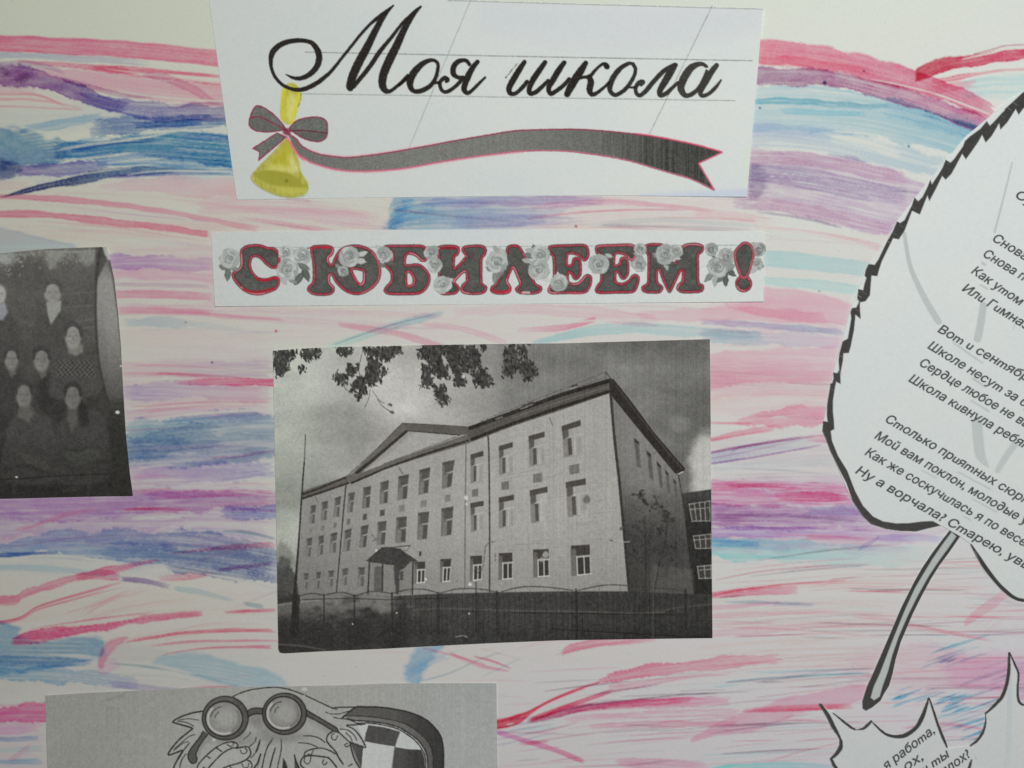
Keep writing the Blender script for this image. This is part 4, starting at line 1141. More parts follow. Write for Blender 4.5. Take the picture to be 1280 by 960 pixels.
RIBC = lambda X, Y: (np.interp(X, [360, 500, 640, 760, 820, 900], [100, 112, 112, 98, 68, 66]).astype(np.float32)[..., None] * np.array([1.0, 1.01, .97], np.float32)
                     + ((vnoise(X / 1.2, Y / 1.2, 6) - .5) * 22 + (vnoise(X / 1.6, Y / 60, 16) - .5) * np.where(X > 750, 26, 6))[..., None])
tc.fill(rp, RIBC, soft=1.2, mk=m_rib)
for x in (803, 818, 843, 779):
    tc.line([(x, 172), (x + 1, 212)], .7, (140, 140, 134), a=.35 if x != 779 else .0, rough=.3)
tc.line(up, 2.0, (148, 62, 82), a=.85, soft=1.3, rough=.4, mk=m_rib)
tc.line(up, .7, (84, 52, 56), a=.55, rough=.3)
tc.line([(x, y + .8) for x, y in lo], 2.0, (158, 72, 92), a=.85, soft=1.3, rough=.4, mk=m_rib)
tc.line([(x, y + 2.2) for x, y in lo[6:44]], 1.8, (206, 130, 146), a=.6, soft=1.6, rough=.4, mk=m_rib)
tc.line([(x, y - 1.6) for x, y in up[10:38]], 1.6, (208, 140, 152), a=.45, soft=1.6, rough=.4)
tc.line([(x, y - 1.0) for x, y in up[70:]], 1.8, (206, 86, 108), a=.75, soft=1.3, rough=.5)
tc.line([up[-1], notch[0], lo[-1]], 2.0, (190, 92, 112), a=.9, soft=1.3, smooth=False, mk=m_rib, rough=.3)
tc.line(q([(352, 420), (385, 490), (430, 560), (480, 600)]), 2.4, (204, 100, 112), a=.75, soft=1.5, rough=.5, mk=m_rib)
for loop in (q([(350, 380), (310, 320), (240, 250), (160, 200), (112, 205), (78, 280), (72, 340), (120, 380), (220, 390), (320, 376)]), q([(370, 365), (420, 310), (500, 285), (590, 280), (648, 312), (656, 390), (640, 440), (580, 462), (480, 440), (400, 390)])):
    tc.fill(loop, GREY, soft=1.2, smooth=True, mk=m_bow)
    tc.line(loop + loop[:1], 1.7, CRIM, a=.9, soft=1.2, rough=.35, mk=m_bow)
tc.fill(q([(75, 300), (140, 282), (240, 326), (330, 376), (220, 388), (120, 376), (76, 340)]), (84, 84, 80), a=.35, soft=2, smooth=True)
tc.line(q([(75, 292), (140, 275), (240, 320), (345, 376)]), 1.7, CRIM, a=.85, rough=.35)
tc.line(q([(380, 382), (480, 380), (560, 388), (650, 400)]), 1.8, (92, 40, 52), a=.85, rough=.35)
tc.fill(q([(430, 392), (560, 396), (648, 402), (636, 438), (580, 458), (480, 438)]), (70, 70, 66), a=.35, soft=2)
tail = q([(280, 398), (345, 430), (142, 603), (150, 540), (98, 514)])
tc.fill(tail, GREY, soft=1.2, mk=m_bow)
tc.line(tail + tail[:1], 1.5, CRIM, a=.9, soft=1.2, smooth=False, rough=.35, mk=m_bow)
tc.ell(*q([(352, 388)])[0], 5, 4.2, (112, 40, 58), a=.85, soft=3, mk=m_bow)
tc.grainy(4.0, 1.2, 5)

title = empty("title_card", 606, 120, "white card with large black script lettering, a yellow bell and a long dark ribbon", "card")
cut("sheet", tc, M_PRINT, title, poly=TITLE_POLY, zf=TITLE, thick=.003)
for mk in m_rule:
    cut("ruled_or_shade_line", tc, M_PRINT, title, mk=mk, thr=.25, lift=.00003, zf=TITLE)
cut("bell", tc, M_PRINT, title, mk=m_bell, thr=.3, lift=.00004, zf=TITLE)
cut("ribbon", tc, M_PRINT, title, mk=m_rib, thr=.3, lift=.00005, zf=TITLE)
cut("bow", tc, M_PRINT, title, mk=m_bow, thr=.3, lift=.00006, zf=TITLE)
for mk in letters:
    cut("letter", tc, M_TONER, title, mk=mk, thr=.3, lift=.00007, zf=TITLE)

# ================================================================ greeting strip with rose letters
gs = Sheet(258, 282, 962, 388, 0.6)
gs.img[:] = white_paper(gs.X, gs.Y, (0.77, 0.808, 0.79))
gs.img += ((fbm(gs.X / 70, gs.Y / 30, 8) - 0.5) * 4)[..., None] * np.array([1.0, .6, .2])
gs.fill([(590, 285), (640, 285), (640, 300), (500, 300), (500, 286)], (180, 190, 198), a=.3, soft=8)
STRIP = lifted(0.00012, 264, 288, 955, 380, tl=.0004, bl=.0006, tr=.0005, br=.0009, wave=.00015, seed=3)
STRIP_POLY = [(263.7, 291), (475, 287.4), (700, 286.6), (954.6, 289.6), (953.6, 377.2), (620, 380.2), (269, 383.2)]
gs.fill([(336, 308), (930, 307), (948, 310), (948, 330), (340, 330)], (180, 186, 184), a=.22, soft=10)
gs.line([(330, 309.5), (560, 308.6), (932, 306.6)], 1.1, (136, 144, 142), a=.75, rough=.4, grain=.4)
gs.line([(860, 333), (880, 333.4)], 1, (150, 158, 156), a=.4)

L_ = {}
L_['s'] = [z(265, 290, 10.667, [(400, 245), (460, 200), (560, 182), (660, 190), (740, 220), (830, 228), (885, 290), (893, 400), (860, 465), (800, 468), (735, 425), (660, 350), (600, 318), (540, 325), (512, 375), (502, 440), (522, 520), (572, 588), (640, 632), (740, 636), (830, 610), (878, 620), (888, 680), (850, 750), (740, 800), (620, 826), (500, 806), (390, 735), (310, 640), (284, 560), (330, 530), (390, 470), (402, 400), (396, 300)])]
L_['yu'] = [z(375, 290, 10.667, [(160, 218), (220, 195), (380, 195), (432, 230), (422, 290), (372, 340), (372, 400), (410, 448), (450, 418), (480, 340), (540, 250), (620, 205), (740, 188), (860, 210), (960, 270), (1030, 370), (1062, 500), (1052, 610), (1000, 700), (900, 780), (780, 822), (660, 802), (560, 740), (480, 650), (440, 575), (405, 562), (382, 600), (390, 680), (440, 740), (432, 800), (360, 830), (200, 825), (120, 780), (130, 730), (180, 680), (192, 560), (185, 400), (165, 300)]),
            z(375, 290, 10.667, [(680, 490), (720, 600), (760, 670), (808, 705), (850, 672), (858, 590), (845, 510)])]
L_['b'] = [z(470, 290, 10.667, [(130, 195), (360, 188), (600, 190), (660, 230), (682, 310), (660, 370), (610, 375), (550, 320), (480, 285), (412, 290), (385, 340), (383, 435), (440, 450), (560, 440), (650, 500), (706, 590), (692, 700), (620, 790), (520, 820), (350, 824), (180, 820), (122, 780), (160, 720), (210, 660), (215, 560), (180, 500), (130, 440), (165, 400), (222, 370), (216, 270), (150, 230)]),
           z(470, 290, 10.667, [(402, 540), (450, 530), (500, 590), (508, 680), (450, 728), (402, 700)])]
L_['i'] = [z(535, 290, 10.667, [(140, 210), (250, 190), (380, 200), (405, 250), (385, 300), (345, 330), (343, 485), (400, 462), (500, 350), (520, 320), (470, 250), (490, 205), (600, 188), (720, 193), (765, 240), (750, 300), (710, 350), (705, 480), (710, 680), (770, 740), (740, 800), (640, 820), (500, 810), (450, 770), (470, 710), (520, 660), (522, 560), (490, 522), (430, 560), (350, 650), (352, 690), (402, 740), (380, 800), (300, 822), (180, 815), (120, 740), (150, 650), (150, 400), (140, 260)])]
L_['l'] = [z(605, 290, 10.667, [(310, 240), (340, 195), (420, 185), (470, 210), (520, 290), (560, 380), (600, 480), (600, 560), (640, 620), (680, 700), (752, 740), (740, 790), (640, 815), (480, 805), (435, 760), (490, 700), (452, 590), (405, 482), (370, 480), (330, 560), (300, 660), (345, 740), (320, 800), (200, 817), (110, 790), (110, 740), (170, 690), (230, 560), (290, 380)])]
e1 = [(125, 210), (180, 190), (380, 183), (580, 180), (632, 230), (637, 320), (600, 372), (560, 350), (520, 310), (440, 280), (380, 285), (355, 310), (353, 445), (400, 452), (440, 420), (450, 370), (490, 350), (530, 390), (537, 540), (500, 612), (460, 615), (430, 560), (400, 535), (370, 550), (368, 660), (420, 697), (500, 692), (560, 650), (610, 590), (660, 590), (677, 640), (650, 740), (590, 800), (380, 806), (160, 810), (120, 770), (160, 700), (190, 640), (185, 340), (130, 280)]
L_['e'] = [z(675, 290, 10.667, e1)]
L_['e2'] = [[(x + 59.2, y - .3) for x, y in z(675, 290, 10.667, e1)]]
L_['m'] = [z(780, 290, 10.667, [(280, 200), (350, 170), (500, 175), (522, 210), (560, 300), (600, 380), (680, 422), (740, 300), (790, 200), (860, 170), (980, 170), (1042, 200), (1030, 260), (980, 310), (980, 480), (985, 680), (1042, 720), (1030, 780), (940, 797), (780, 797), (718, 760), (730, 710), (780, 660), (790, 540), (762, 508), (720, 560), (620, 772), (590, 772), (520, 620), (480, 510), (440, 508), (430, 560), (440, 680), (502, 740), (470, 797), (380, 803), (280, 792), (250, 740), (320, 690), (330, 560), (330, 320), (290, 250)])]
L_['!'] = [z(850, 290, 10.667, [(800, 190), (850, 152), (920, 168), (968, 250), (970, 350), (930, 480), (880, 600), (820, 600), (760, 450), (730, 320), (745, 250)])]
L_['!d'] = [[(850 + (845 + 92 * math.cos(t)) / 10.667, 290 + (690 + 94 * math.sin(t)) / 10.667) for t in np.linspace(0, 2 * math.pi, 14)[:-1]]]
gm = {}
GF = lambda X, Y: np.array([78, 79, 75], np.float32) + ((vnoise(X / .9, Y / .9, 4) - .5) * 24 + (fbm(X / 9, Y / 7, 15) - .5) * 22)[..., None]
for i, (k, v) in enumerate(L_.items()):
    mk = gs.mask()
    out = catmull(v[0], 3, True)
    hol = [catmull(h, 3, True) for h in v[1:]]
    gs.fill(out, GF, soft=1.0, mk=mk, holes=hol, seed=i)
    for c in [out] + hol:
        cc = list(map(tuple, c)) + [tuple(c[0])]
        gs.line(cc, 4.3, (66, 50, 50), a=.8, soft=1.2, smooth=False, rough=.3, mk=mk, seed=i)
        gs.line(cc, 2.4, (140, 42, 56), a=.9, soft=1.2, smooth=False, rough=.65, seed=i + 4)
        # the felt tip pressed unevenly
        n = len(cc)
        rs = np.random.RandomState(i * 7 + len(cc))
        for t in range(5):
            a0 = rs.randint(0, n - 10)
            gs.line(cc[a0:a0 + 9], 1.4, (196, 126, 134) if t % 2 else (158, 24, 42), a=.75, soft=1.2, smooth=False, rough=.3)
        gs.line(cc, .6, (210, 140, 146), a=.5, soft=1.2, smooth=False, rough=.5, grain=.5, seed=i + 9)
    gm[k] = mk
gs.line(z(265, 290, 10.667, [(600, 625), (680, 645), (760, 635), (840, 612)]), 3.2, (164, 30, 44), a=.8, soft=1.6)
gs.line(z(265, 290, 10.667, [(420, 770), (560, 800), (700, 785), (820, 750)]), 3.0, (156, 32, 44), a=.8, soft=1.6)
gs.line(z(375, 290, 10.667, [(170, 215), (260, 205), (390, 215)]), 3.0, (164, 40, 50), a=.8, soft=1.6)
gs.line(z(375, 290, 10.667, [(105, 220), (170, 205)]), 1.4, (140, 50, 60), a=.9)
gs.line(z(535, 290, 10.667, [(150, 225), (260, 215), (370, 225)]), 2.6, (140, 28, 42), a=.8, soft=1.6)
gs.line(z(605, 290, 10.667, [(130, 790), (220, 800), (330, 790), (345, 750)]), 4.0, (182, 40, 58), a=.7, soft=2)
gs.line(z(605, 290, 10.667, [(520, 808), (600, 806)]), 3.0, (204, 180, 180), a=.8, soft=2)
gs.line(z(675, 290, 10.667, [(400, 815), (480, 822), (560, 815)]), 2.0, (186, 70, 88), a=.7, soft=2)

roses = []


def rose(cx, cy, r, leaf=(), tone=1.0, mk=None, seed=0):
    own = mk is None
    if own:
        mk = gs.mask()
    rs = np.random.RandomState(int(cx * 13 + cy * 7 + seed))
    for (lx, ly, lr, an, dk) in leaf:
        lr *= 1.35
        lx, ly = lx + (cx - lx) * .14, ly + (cy - ly) * .14
        ca, sa = math.cos(an), math.sin(an)
        gs.fill([(lx + lr * u * ca - lr * v * sa, ly + lr * u * sa + lr * v * ca) for u, v in ((-1.1, 0), (-.5, .42), (.2, .5), (.75, .25), (1.15, -.05), (.7, -.35), (.1, -.5), (-.6, -.4))], (dk, dk + 2, dk - 1), a=.95, soft=1.2, mk=mk, wob=1.0, wsc=2.5, seed=int(lx))
        gs.line([(lx - lr * .8 * math.cos(an), ly - lr * .8 * math.sin(an)), (lx + lr * .8 * math.cos(an), ly + lr * .8 * math.sin(an))], .7, (dk + 34,) * 3, a=.6)
    g = np.array([160, 164, 162]) * tone
    r = r * 0.99
    gs.ell(cx, cy, r * .98, r * .94, tuple(g - 22), a=.9, soft=1.4, mk=mk, wob=2.2, seed=int(cx + cy))
    for k in range(9):                                   # outer petals
        a = k * 2 * math.pi / 9 + rs.uniform(-.3, .3)
        rr = r * rs.uniform(.40, .56)
        d = r * rs.uniform(.46, .62)
        sh = rs.uniform(-26, 16)
        gs.ell(cx + d * math.cos(a), cy + d * math.sin(a), rr * 1.12, rr * .9, tuple(g + sh), a=.97, soft=1.3, rot=a + 1.57, mk=mk, wob=1.2, seed=int(cx) + k)
        gs.line([(cx + (d + rr * .1) * math.cos(a + t), cy + (d + rr * .1) * math.sin(a + t)) for t in (-.42, 0, .42)], .9, tuple(g - rs.uniform(40, 84)), a=.75, soft=1.2)
    for k in range(6):                                   # inner whorl
        a = rs.uniform(0, 6.28)
        d = r * rs.uniform(.2, .42)
        gs.ell(cx + d * math.cos(a), cy + d * math.sin(a), r * .3, r * .22, tuple(g + rs.uniform(-34, 22)), a=.7, soft=1.5, rot=a + 1.57)
    gs.ell(cx, cy, r * .34, r * .3, tuple(g - 10), a=.95, soft=1.6, mk=mk, wob=1.0, seed=int(cy))
    th = rs.uniform(0, 6)
    for k, q_ in enumerate((.52, .38, .25)):
        gs.line([(cx + r * q_ * math.cos(th + t), cy + r * q_ * .85 * math.sin(th + t)) for t in np.linspace(0, rs.uniform(1.6, 3.2), 6)], rs.uniform(.8, 1.5), tuple(g - 46 - 12 * k), a=.75, soft=1.3)
        th += rs.uniform(1.4, 2.8)
    gs.ell(cx + rs.uniform(-.15, .15) * r, cy + rs.uniform(-.15, .1) * r, r * .16, r * .11, (108, 110, 108), a=.7, soft=1.8, rot=rs.uniform(0, 3))
    if own:
        roses.append(mk)
    return mk


rose(287.5, 323, 13, [(277.5, 336.5, 4.5, .6, 96), (284.5, 346, 6, 1.7, 92), (293, 338, 5, .3, 112)])
rose(357, 316, 9, [(368, 314, 4, .2, 150)])
rose(378, 320, 11, [(374, 330, 4, 1, 110)])
rose(359.5, 337, 14, [(376, 350, 7, 2.2, 84), (386, 343, 7, 1.2, 80), (383, 333, 6, .5, 98), (367, 354, 4, .4, 120), (354, 354, 4, 1, 150)])
rose(436.5, 321, 13.5, [(452, 327, 6, .2, 168), (455, 317, 5, -.3, 172)])
rose(429, 339, 6.5, [(423, 333, 4, .6, 120)], tone=.96)
rose(480, 318, 10, [(486.5, 330, 5.5, .3, 84), (477, 334, 4, .5, 96), (473, 308, 4, .3, 160)])
rose(539, 316, 9, [(545, 309, 4, .3, 140)], tone=.98)
rose(543.5, 331, 9.5, [(540, 338, 5, .6, 150), (548, 338, 4, .9, 92)])
rose(553, 356, 11.5, [(562, 350, 5, -.3, 170)], tone=1.04)
rose(621.5, 328, 13.5, [(612, 338, 5, .4, 112), (620, 347, 7, 1.9, 120), (626, 344, 5, 2.4, 110), (621, 310, 5, .8, 140), (630, 315, 6, 1.0, 160)])
rose(675.5, 318, 12, [(661, 313, 5, .2, 148), (659, 320, 5, .4, 100), (667, 310, 4, 1.2, 84)])
rose(673.5, 337.5, 13.5, [(657, 325, 5, .3, 150), (682, 349, 5, .8, 176), (660, 335, 5, 1.2, 78)])
rose(699, 353.5, 11, [(697, 344, 4, 1.5, 178)], tone=1.02)
rose(748.5, 330, 13, [(733, 330, 4, .3, 184), (763, 318, 4, .3, 160)])
rose(800.5, 312, 8, [(797, 321, 5, .5, 130)])
rose(799.5, 331, 9, [(791, 332, 5, .6, 150)])
rose(831, 318, 12.5, [(820, 321, 5, .6, 120), (833, 333, 5, 1.4, 150), (846, 322, 5, .4, 168), (837, 331, 5, .1, 76)])
rose(845.5, 314, 8, [], tone=1.03)
rose(889.5, 312, 8.5, [(891, 320, 3, 1.2, 70)], tone=.96)
rose(897, 334, 13.5, [(885, 348, 6, 2.4, 118), (894, 352, 6, 1.8, 150), (908, 352, 6, 1.5, 78), (907, 341, 5, 1.2, 72), (915, 341, 6, .7, 78), (900, 352, 4, -.6, 92), (914, 335, 6, -.5, 128)])
rose(908, 321, 11, [], tone=.98)
rose(948.5, 312, 9, [(942, 305, 4, .4, 150)], tone=.96)
rose(946, 330, 8, [(950, 331, 5, .6, 136), (942, 338, 5, 2.4, 160)])
# the red outline drawn again over the flowers where it runs across them
for k, a0, a1 in (('yu', 14, 20), ('e2', 0, 3), ('!', 0, 33)):
    c = catmull(L_[k][0], 3, True)[a0 * 3:a1 * 3]
    gs.line(list(map(tuple, c)), 3.0, (140, 62, 72), a=.9, soft=1.1, smooth=False, rough=.4)
    gs.line(list(map(tuple, c)), .8, (196, 128, 134), a=.55, soft=1.2, smooth=False, rough=.4)
gs.grainy(6, 1.0, 5)

strip = empty("greeting_strip", 610, 335, "narrow white strip printed with red-outlined grey capital letters and grey roses, below the title card", "banner")
cut("sheet", gs, M_PRINT, strip, poly=STRIP_POLY, zf=STRIP, thick=.003)
for k, mk in gm.items():
    if k == '!d':
        continue
    if k == '!':
        mk = np.maximum(mk, gm['!d'])
    for rm in roses:
        mk = np.where(rm > .5, 0, mk)
    cut("letter", gs, M_TONER, strip, mk=mk, thr=.35, lift=.00004, zf=STRIP)
for i, mk in enumerate(roses):
    cut("rose", gs, M_PRINT, strip, mk=mk, thr=.35, lift=.00005 + .000001 * i, zf=STRIP)
# ================================================================ black-and-white print of the school
sp_ = Sheet(336, 418, 896, 822, 0.62)
sp_.gain = 1.13
X, Y = sp_.X, sp_.Y
SCHOOL_POLY = [(341.5, 438.5), (372, 436), (420, 433.6), (480, 432.6), (530, 431.4), (600, 430.2), (700, 429.2), (800, 426.4), (887, 424), (888.5, 560), (889.5, 700), (890.3, 797.2), (800, 798.6), (700, 800.2),
               (610, 804), (550, 807), (480, 810.6), (400, 813.8), (356, 816), (350.5, 815), (348.6, 811), (346.5, 700), (343.5, 560)]
SCHOOL = lifted(0.00012, 341, 424, 890, 816, tl=.0006, bl=.0009, tr=.0004, br=.0004, wave=.0003, seed=6)

# sky with cloud
n1 = fbm(X / 70, Y / 40, 12, 4)
n2 = fbm(X / 26, Y / 18, 22, 4)
sky = 158 + 22 * sstep(560, 470, X) * sstep(600, 500, Y) + (n1 - .5) * 62
sky = sky + 14 * np.exp(-(((X - 540) / 60) ** 2 + ((Y - 520) / 30) ** 2))
sky = sky - 20 * sstep(.0, .75, np.exp(-(((X - 420) / 72) ** 2 + ((Y - 532) / 26) ** 2)) + .25 * (n2 - .5))
sky = sky - 16 * np.exp(-(((X - 380) / 50) ** 2 + ((Y - 590) / 40) ** 2))
sky = sky - 34 * sstep(520, 640, X + 40 * (n1 - .5) - (Y - 430) * .25) * sstep(470, 640, X + 18)
sky = sky - 16 * sstep(640, 860, X) * (1 - .4 * sstep(500, 600, Y))
cl = sstep(.35, .8, np.exp(-(((X - 884) / 26) ** 2 + ((Y - 588) / 62) ** 2)) + .5 * (n2 - .45))
sky = sky * (1 - cl) + 180 * cl
cl2 = .5 * sstep(.4, .9, np.exp(-(((X - 850) / 22) ** 2 + ((Y - 530) / 16) ** 2)) + .5 * (n2 - .5))
sky = sky * (1 - cl2) + 136 * cl2
sky = sky + 4 * np.sin(X * 2.0) * np.sin(Y * 2.0) * sstep(520, 620, X)       # screen of the printer
sp_.img[:] = sky[..., None] * np.array([1.0, .995, .97], np.float32)
sp_.img += (np.where(X < 470, 1, 0) * sstep(470, 350, X) * 4)[..., None] * np.array([-.6, .6, -.8], np.float32)
G = lambda v: (v, v * .99, v * .965)
m_bld, m_roof, m_can, m_fence, m_tree, m_annex, m_bush, m_mast = (sp_.mask() for _ in range(8))
wins, branches = [], []

# annex on the right


def tone(f):
    return lambda X, Y: np.asarray(f(X, Y), np.float32)[..., None] * np.array([1.0, .99, .965], np.float32)


sp_.fill([(850, 617), (888.5, 611.5), (893, 611), (893, 762), (846, 762)], tone(lambda X, Y: 44 + 22 * sstep(645, 612, Y) + 14 * (fbm(X / 8, Y / 8, 3) - .5)), mk=m_annex)
for quad, cols in ((z(750, 640, 6, [(668, -60), (822, -82), (826, 66), (690, 68)]), 4), (z(750, 640, 6, [(700, 180), (832, 165), (834, 270), (716, 274)]), 3), (z(750, 640, 6, [(730, 408), (832, 398), (834, 494), (742, 498)]), 2)):
    sp_.fill(quad, (62, 61, 58), soft=1.2)
    a, b, c, d = [np.array(p) for p in quad]
    for k in range(cols + 1):
        t = k / cols
        sp_.line([tuple(a + (b - a) * t), tuple(d + (c - d) * t)], 1.3, (150, 148, 143), a=.8, rough=.4)
    for t in (0, .32, 1):
        sp_.line([tuple(a + (d - a) * t), tuple(b + (c - b) * t)], 1.3, (152, 150, 145), a=.75, rough=.4)
# front wall and gable
front = [(378, 622), (435, 602), (500, 579), (586, 552), (640, 531), (700, 512), (759.5, 491.5), (765, 500), (775, 610), (786, 741), (640, 743), (548, 745), (493, 748), (420, 748), (366, 748), (371, 700), (375, 650)]
FW = tone(lambda X, Y: np.interp(X, [375, 430, 520, 620, 700, 780], [134, 142, 153, 159, 160, 157]) - 18 * sstep(640, 745, Y) + 6 * (fbm(X / 30, Y / 30, 5) - .5) + 4 * (vnoise(X / 1.4, Y / 60, 7) - .5))
sp_.fill(front, FW, soft=1.0, mk=m_bld)
gable = z(480, 520, 8, [(240, 145), (420, 165), (755, 190), (0, 478), (-150, 520)])
sp_.fill(gable, tone(lambda X, Y: 158 + 0 * X), soft=1.2, mk=m_bld)
sp_.fill(z(480, 520, 8, [(240, 145), (300, 155), (60, 370), (-150, 520), (-170, 510)]), (112, 110, 106), a=.35, soft=6)
# side wall
side = [(763, 494), (801, 540), (844, 592), (849, 598), (854, 632), (857, 660), (867, 744), (786, 744), (775, 610)]
sp_.fill(side, tone(lambda X, Y: 128 - 62 * sstep(560, 690, Y + 20 * (fbm(X / 16, Y / 16, 44) - .5)) + 14 * np.exp(-(((X - 812) / 30) ** 2 + ((Y - 606) / 14) ** 2)) - 10 * sstep(800, 770, X) + 8 * (fbm(X / 7, Y / 7, 9) - .5)), soft=1.0, mk=m_bld)
sp_.fill([(815, 706), (866, 712), (867, 744), (812, 742)], (92, 91, 87), a=.55, soft=4, wob=2)
# faint cladding joints
rs = np.random.RandomState(3)
for k in range(46):
    x0, y0 = rs.uniform(600, 770), rs.uniform(560, 735)
    sl_ = -.22 + (y0 - 560) / 180 * .24
    L = rs.uniform(10, 50)
    sp_.line([(x0, y0), (min(x0 + L, 770), y0 + sl_ * min(L, 770 - x0))], .7, (118, 116, 112), a=.35, rough=.4, grain=.6, seed=k)
for x in (660, 696, 706, 750):
    sp_.line([(x, 660), (x + 4, 738)], .7, (120, 118, 114), a=.3, grain=.5)

DK = (50, 47, 45)
def roofline(pts, w, col, a=1.0, **k):
    sp_.line(pts, w, col, a=a, smooth=False, soft=1.2, mk=m_roof, rough=.45, **k)


# eaves: left run, gable, right run, right side
sp_.fill([(378.5, 614), (435, 594.5), (436, 605), (378, 625)], (92, 89, 86), soft=1.2, mk=m_roof)
roofline([(378, 618), (400, 610), (435, 595.5)], 2.2, DK)
roofline([(377.5, 623), (400, 616), (436, 603.5), (455, 596)], 2.2, DK)
sp_.fill([(432, 596), (440, 592), (503, 528.6), (512, 531), (511, 538.5), (453, 590), (440, 602)], (100, 97, 93), soft=1.2, mk=m_roof)
roofline([(446, 591), (480, 563), (508, 539)], 3.4, (52, 49, 47))
roofline([(434, 595), (470, 562), (503, 529)], 1.0, (72, 69, 66), a=.8)
sp_.fill([(503, 528.8), (530, 530), (586, 533.6), (600, 534), (600, 541), (574, 544), (511, 538.4)], (90, 87, 84), soft=1.2, mk=m_roof)
roofline([(511, 538.6), (540, 541), (574, 543.8)], 1.2, (54, 51, 49))
roofline([(503, 529), (545, 531), (586, 533.6)], 1.1, (70, 67, 64), a=.8)
sp_.fill([(436, 597), (480, 580), (586, 542), (640, 524), (640, 533), (586, 554), (480, 586), (436, 605)], (100, 97, 93), soft=1.2, mk=m_roof)
roofline([(440, 603.6), (480, 586), (530, 568), (586, 550.5), (612, 541)], 2.6, DK)
roofline([(480, 579.6), (530, 561), (575, 544)], .9, (78, 75, 72), a=.7)
sp_.fill([(584, 534), (640, 514), (700, 491), (763, 472.5), (766, 485), (759, 492.5), (700, 513), (640, 533), (586, 552)], (84, 81, 78), soft=1.2, mk=m_roof)
roofline([(588, 535), (640, 516), (700, 494), (763, 475.5)], 4.6, (44, 41, 39))
roofline([(590, 549), (640, 529.5), (700, 509), (762, 489)], 3.8, (46, 43, 41))
roofline([(640, 522.4), (700, 502), (762, 482.5)], 1.3, (108, 105, 101), a=.8)
sp_.fill([(761, 473), (767, 474), (790, 503), (817, 540), (855.8, 585), (856, 588), (847, 592.5), (843, 591), (801, 540), (762, 492)], (50, 47, 45), soft=1.2, mk=m_roof)
roofline([(770, 482), (800, 522), (830, 560), (852, 585)], 1.2, (84, 81, 78), a=.75)
sp_.line([(847.5, 592.6), (853.5, 589.6)], 1.3, (196, 194, 190), a=.9)
sp_.line([(848, 594), (852, 618), (857, 650)], 1.6, (62, 60, 57), a=.9, rough=.4)
# railing and snow guards on the roof
for (p, q2, dy) in (((600, 527), (757, 465), 0), ((600, 531), (757, 471), 0)):
    for k in range(26):
        t0, t1 = k / 26, (k + .72) / 26
        sp_.line([(p[0] + (q2[0] - p[0]) * t0, p[1] + (q2[1] - p[1]) * t0), (p[0] + (q2[0] - p[0]) * t1, p[1] + (q2[1] - p[1]) * t1)], .8, (74, 72, 69), a=.65, rough=.4, grain=.4, seed=k)
for k in range(9):
    t = k / 8
    sp_.line([(610 + 147 * t, 523 - 58 * t), (610 + 147 * t, 530 - 55 * t)], .8, (70, 68, 65), a=.7)
sp_.line([(757, 465), (766, 477)], 1.2, (60, 57, 55), a=.8)
for c in ((655, 508), (624, 521), (717, 483), (662, 505)):
    sp_.fill([(c[0] - 5, c[1] + 2), (c[0] - 1, c[1] - 2), (c[0] + 5, c[1] - 3), (c[0] + 5, c[1])], (64, 61, 59), a=.85, soft=1.2)
    sp_.line([(c[0] - 4, c[1] + 3), (c[0] + 4, c[1] + .5)], 1.2, (178, 175, 170), a=.6)
# downpipes
for pts, w, c in (([(432.5, 605), (429, 645), (426, 680), (420.5, 742)], 1.9, (66, 64, 62)), ([(582.6, 552), (582, 600), (581.4, 660), (581, 736)], 1.5, (104, 101, 97)), ([(609, 542), (610.8, 556), (612, 640), (612, 742)], 2.0, (62, 60, 58)),
                  ([(763.4, 494), (768, 548), (775, 612), (786.6, 741)], 3.4, (52, 50, 48))):
    sp_.line(pts, w, c, a=.92, soft=1.1, rough=.35, mk=m_bld)
for p, p2 in (((394, 621), (397.5, 626.5)), ((498.5, 584.5), (503.5, 592)), ((687, 522), (690.5, 531.5)), ((818, 567), (824, 562))):
    sp_.line([p, p2], 1.1, (84, 82, 79), a=.8)

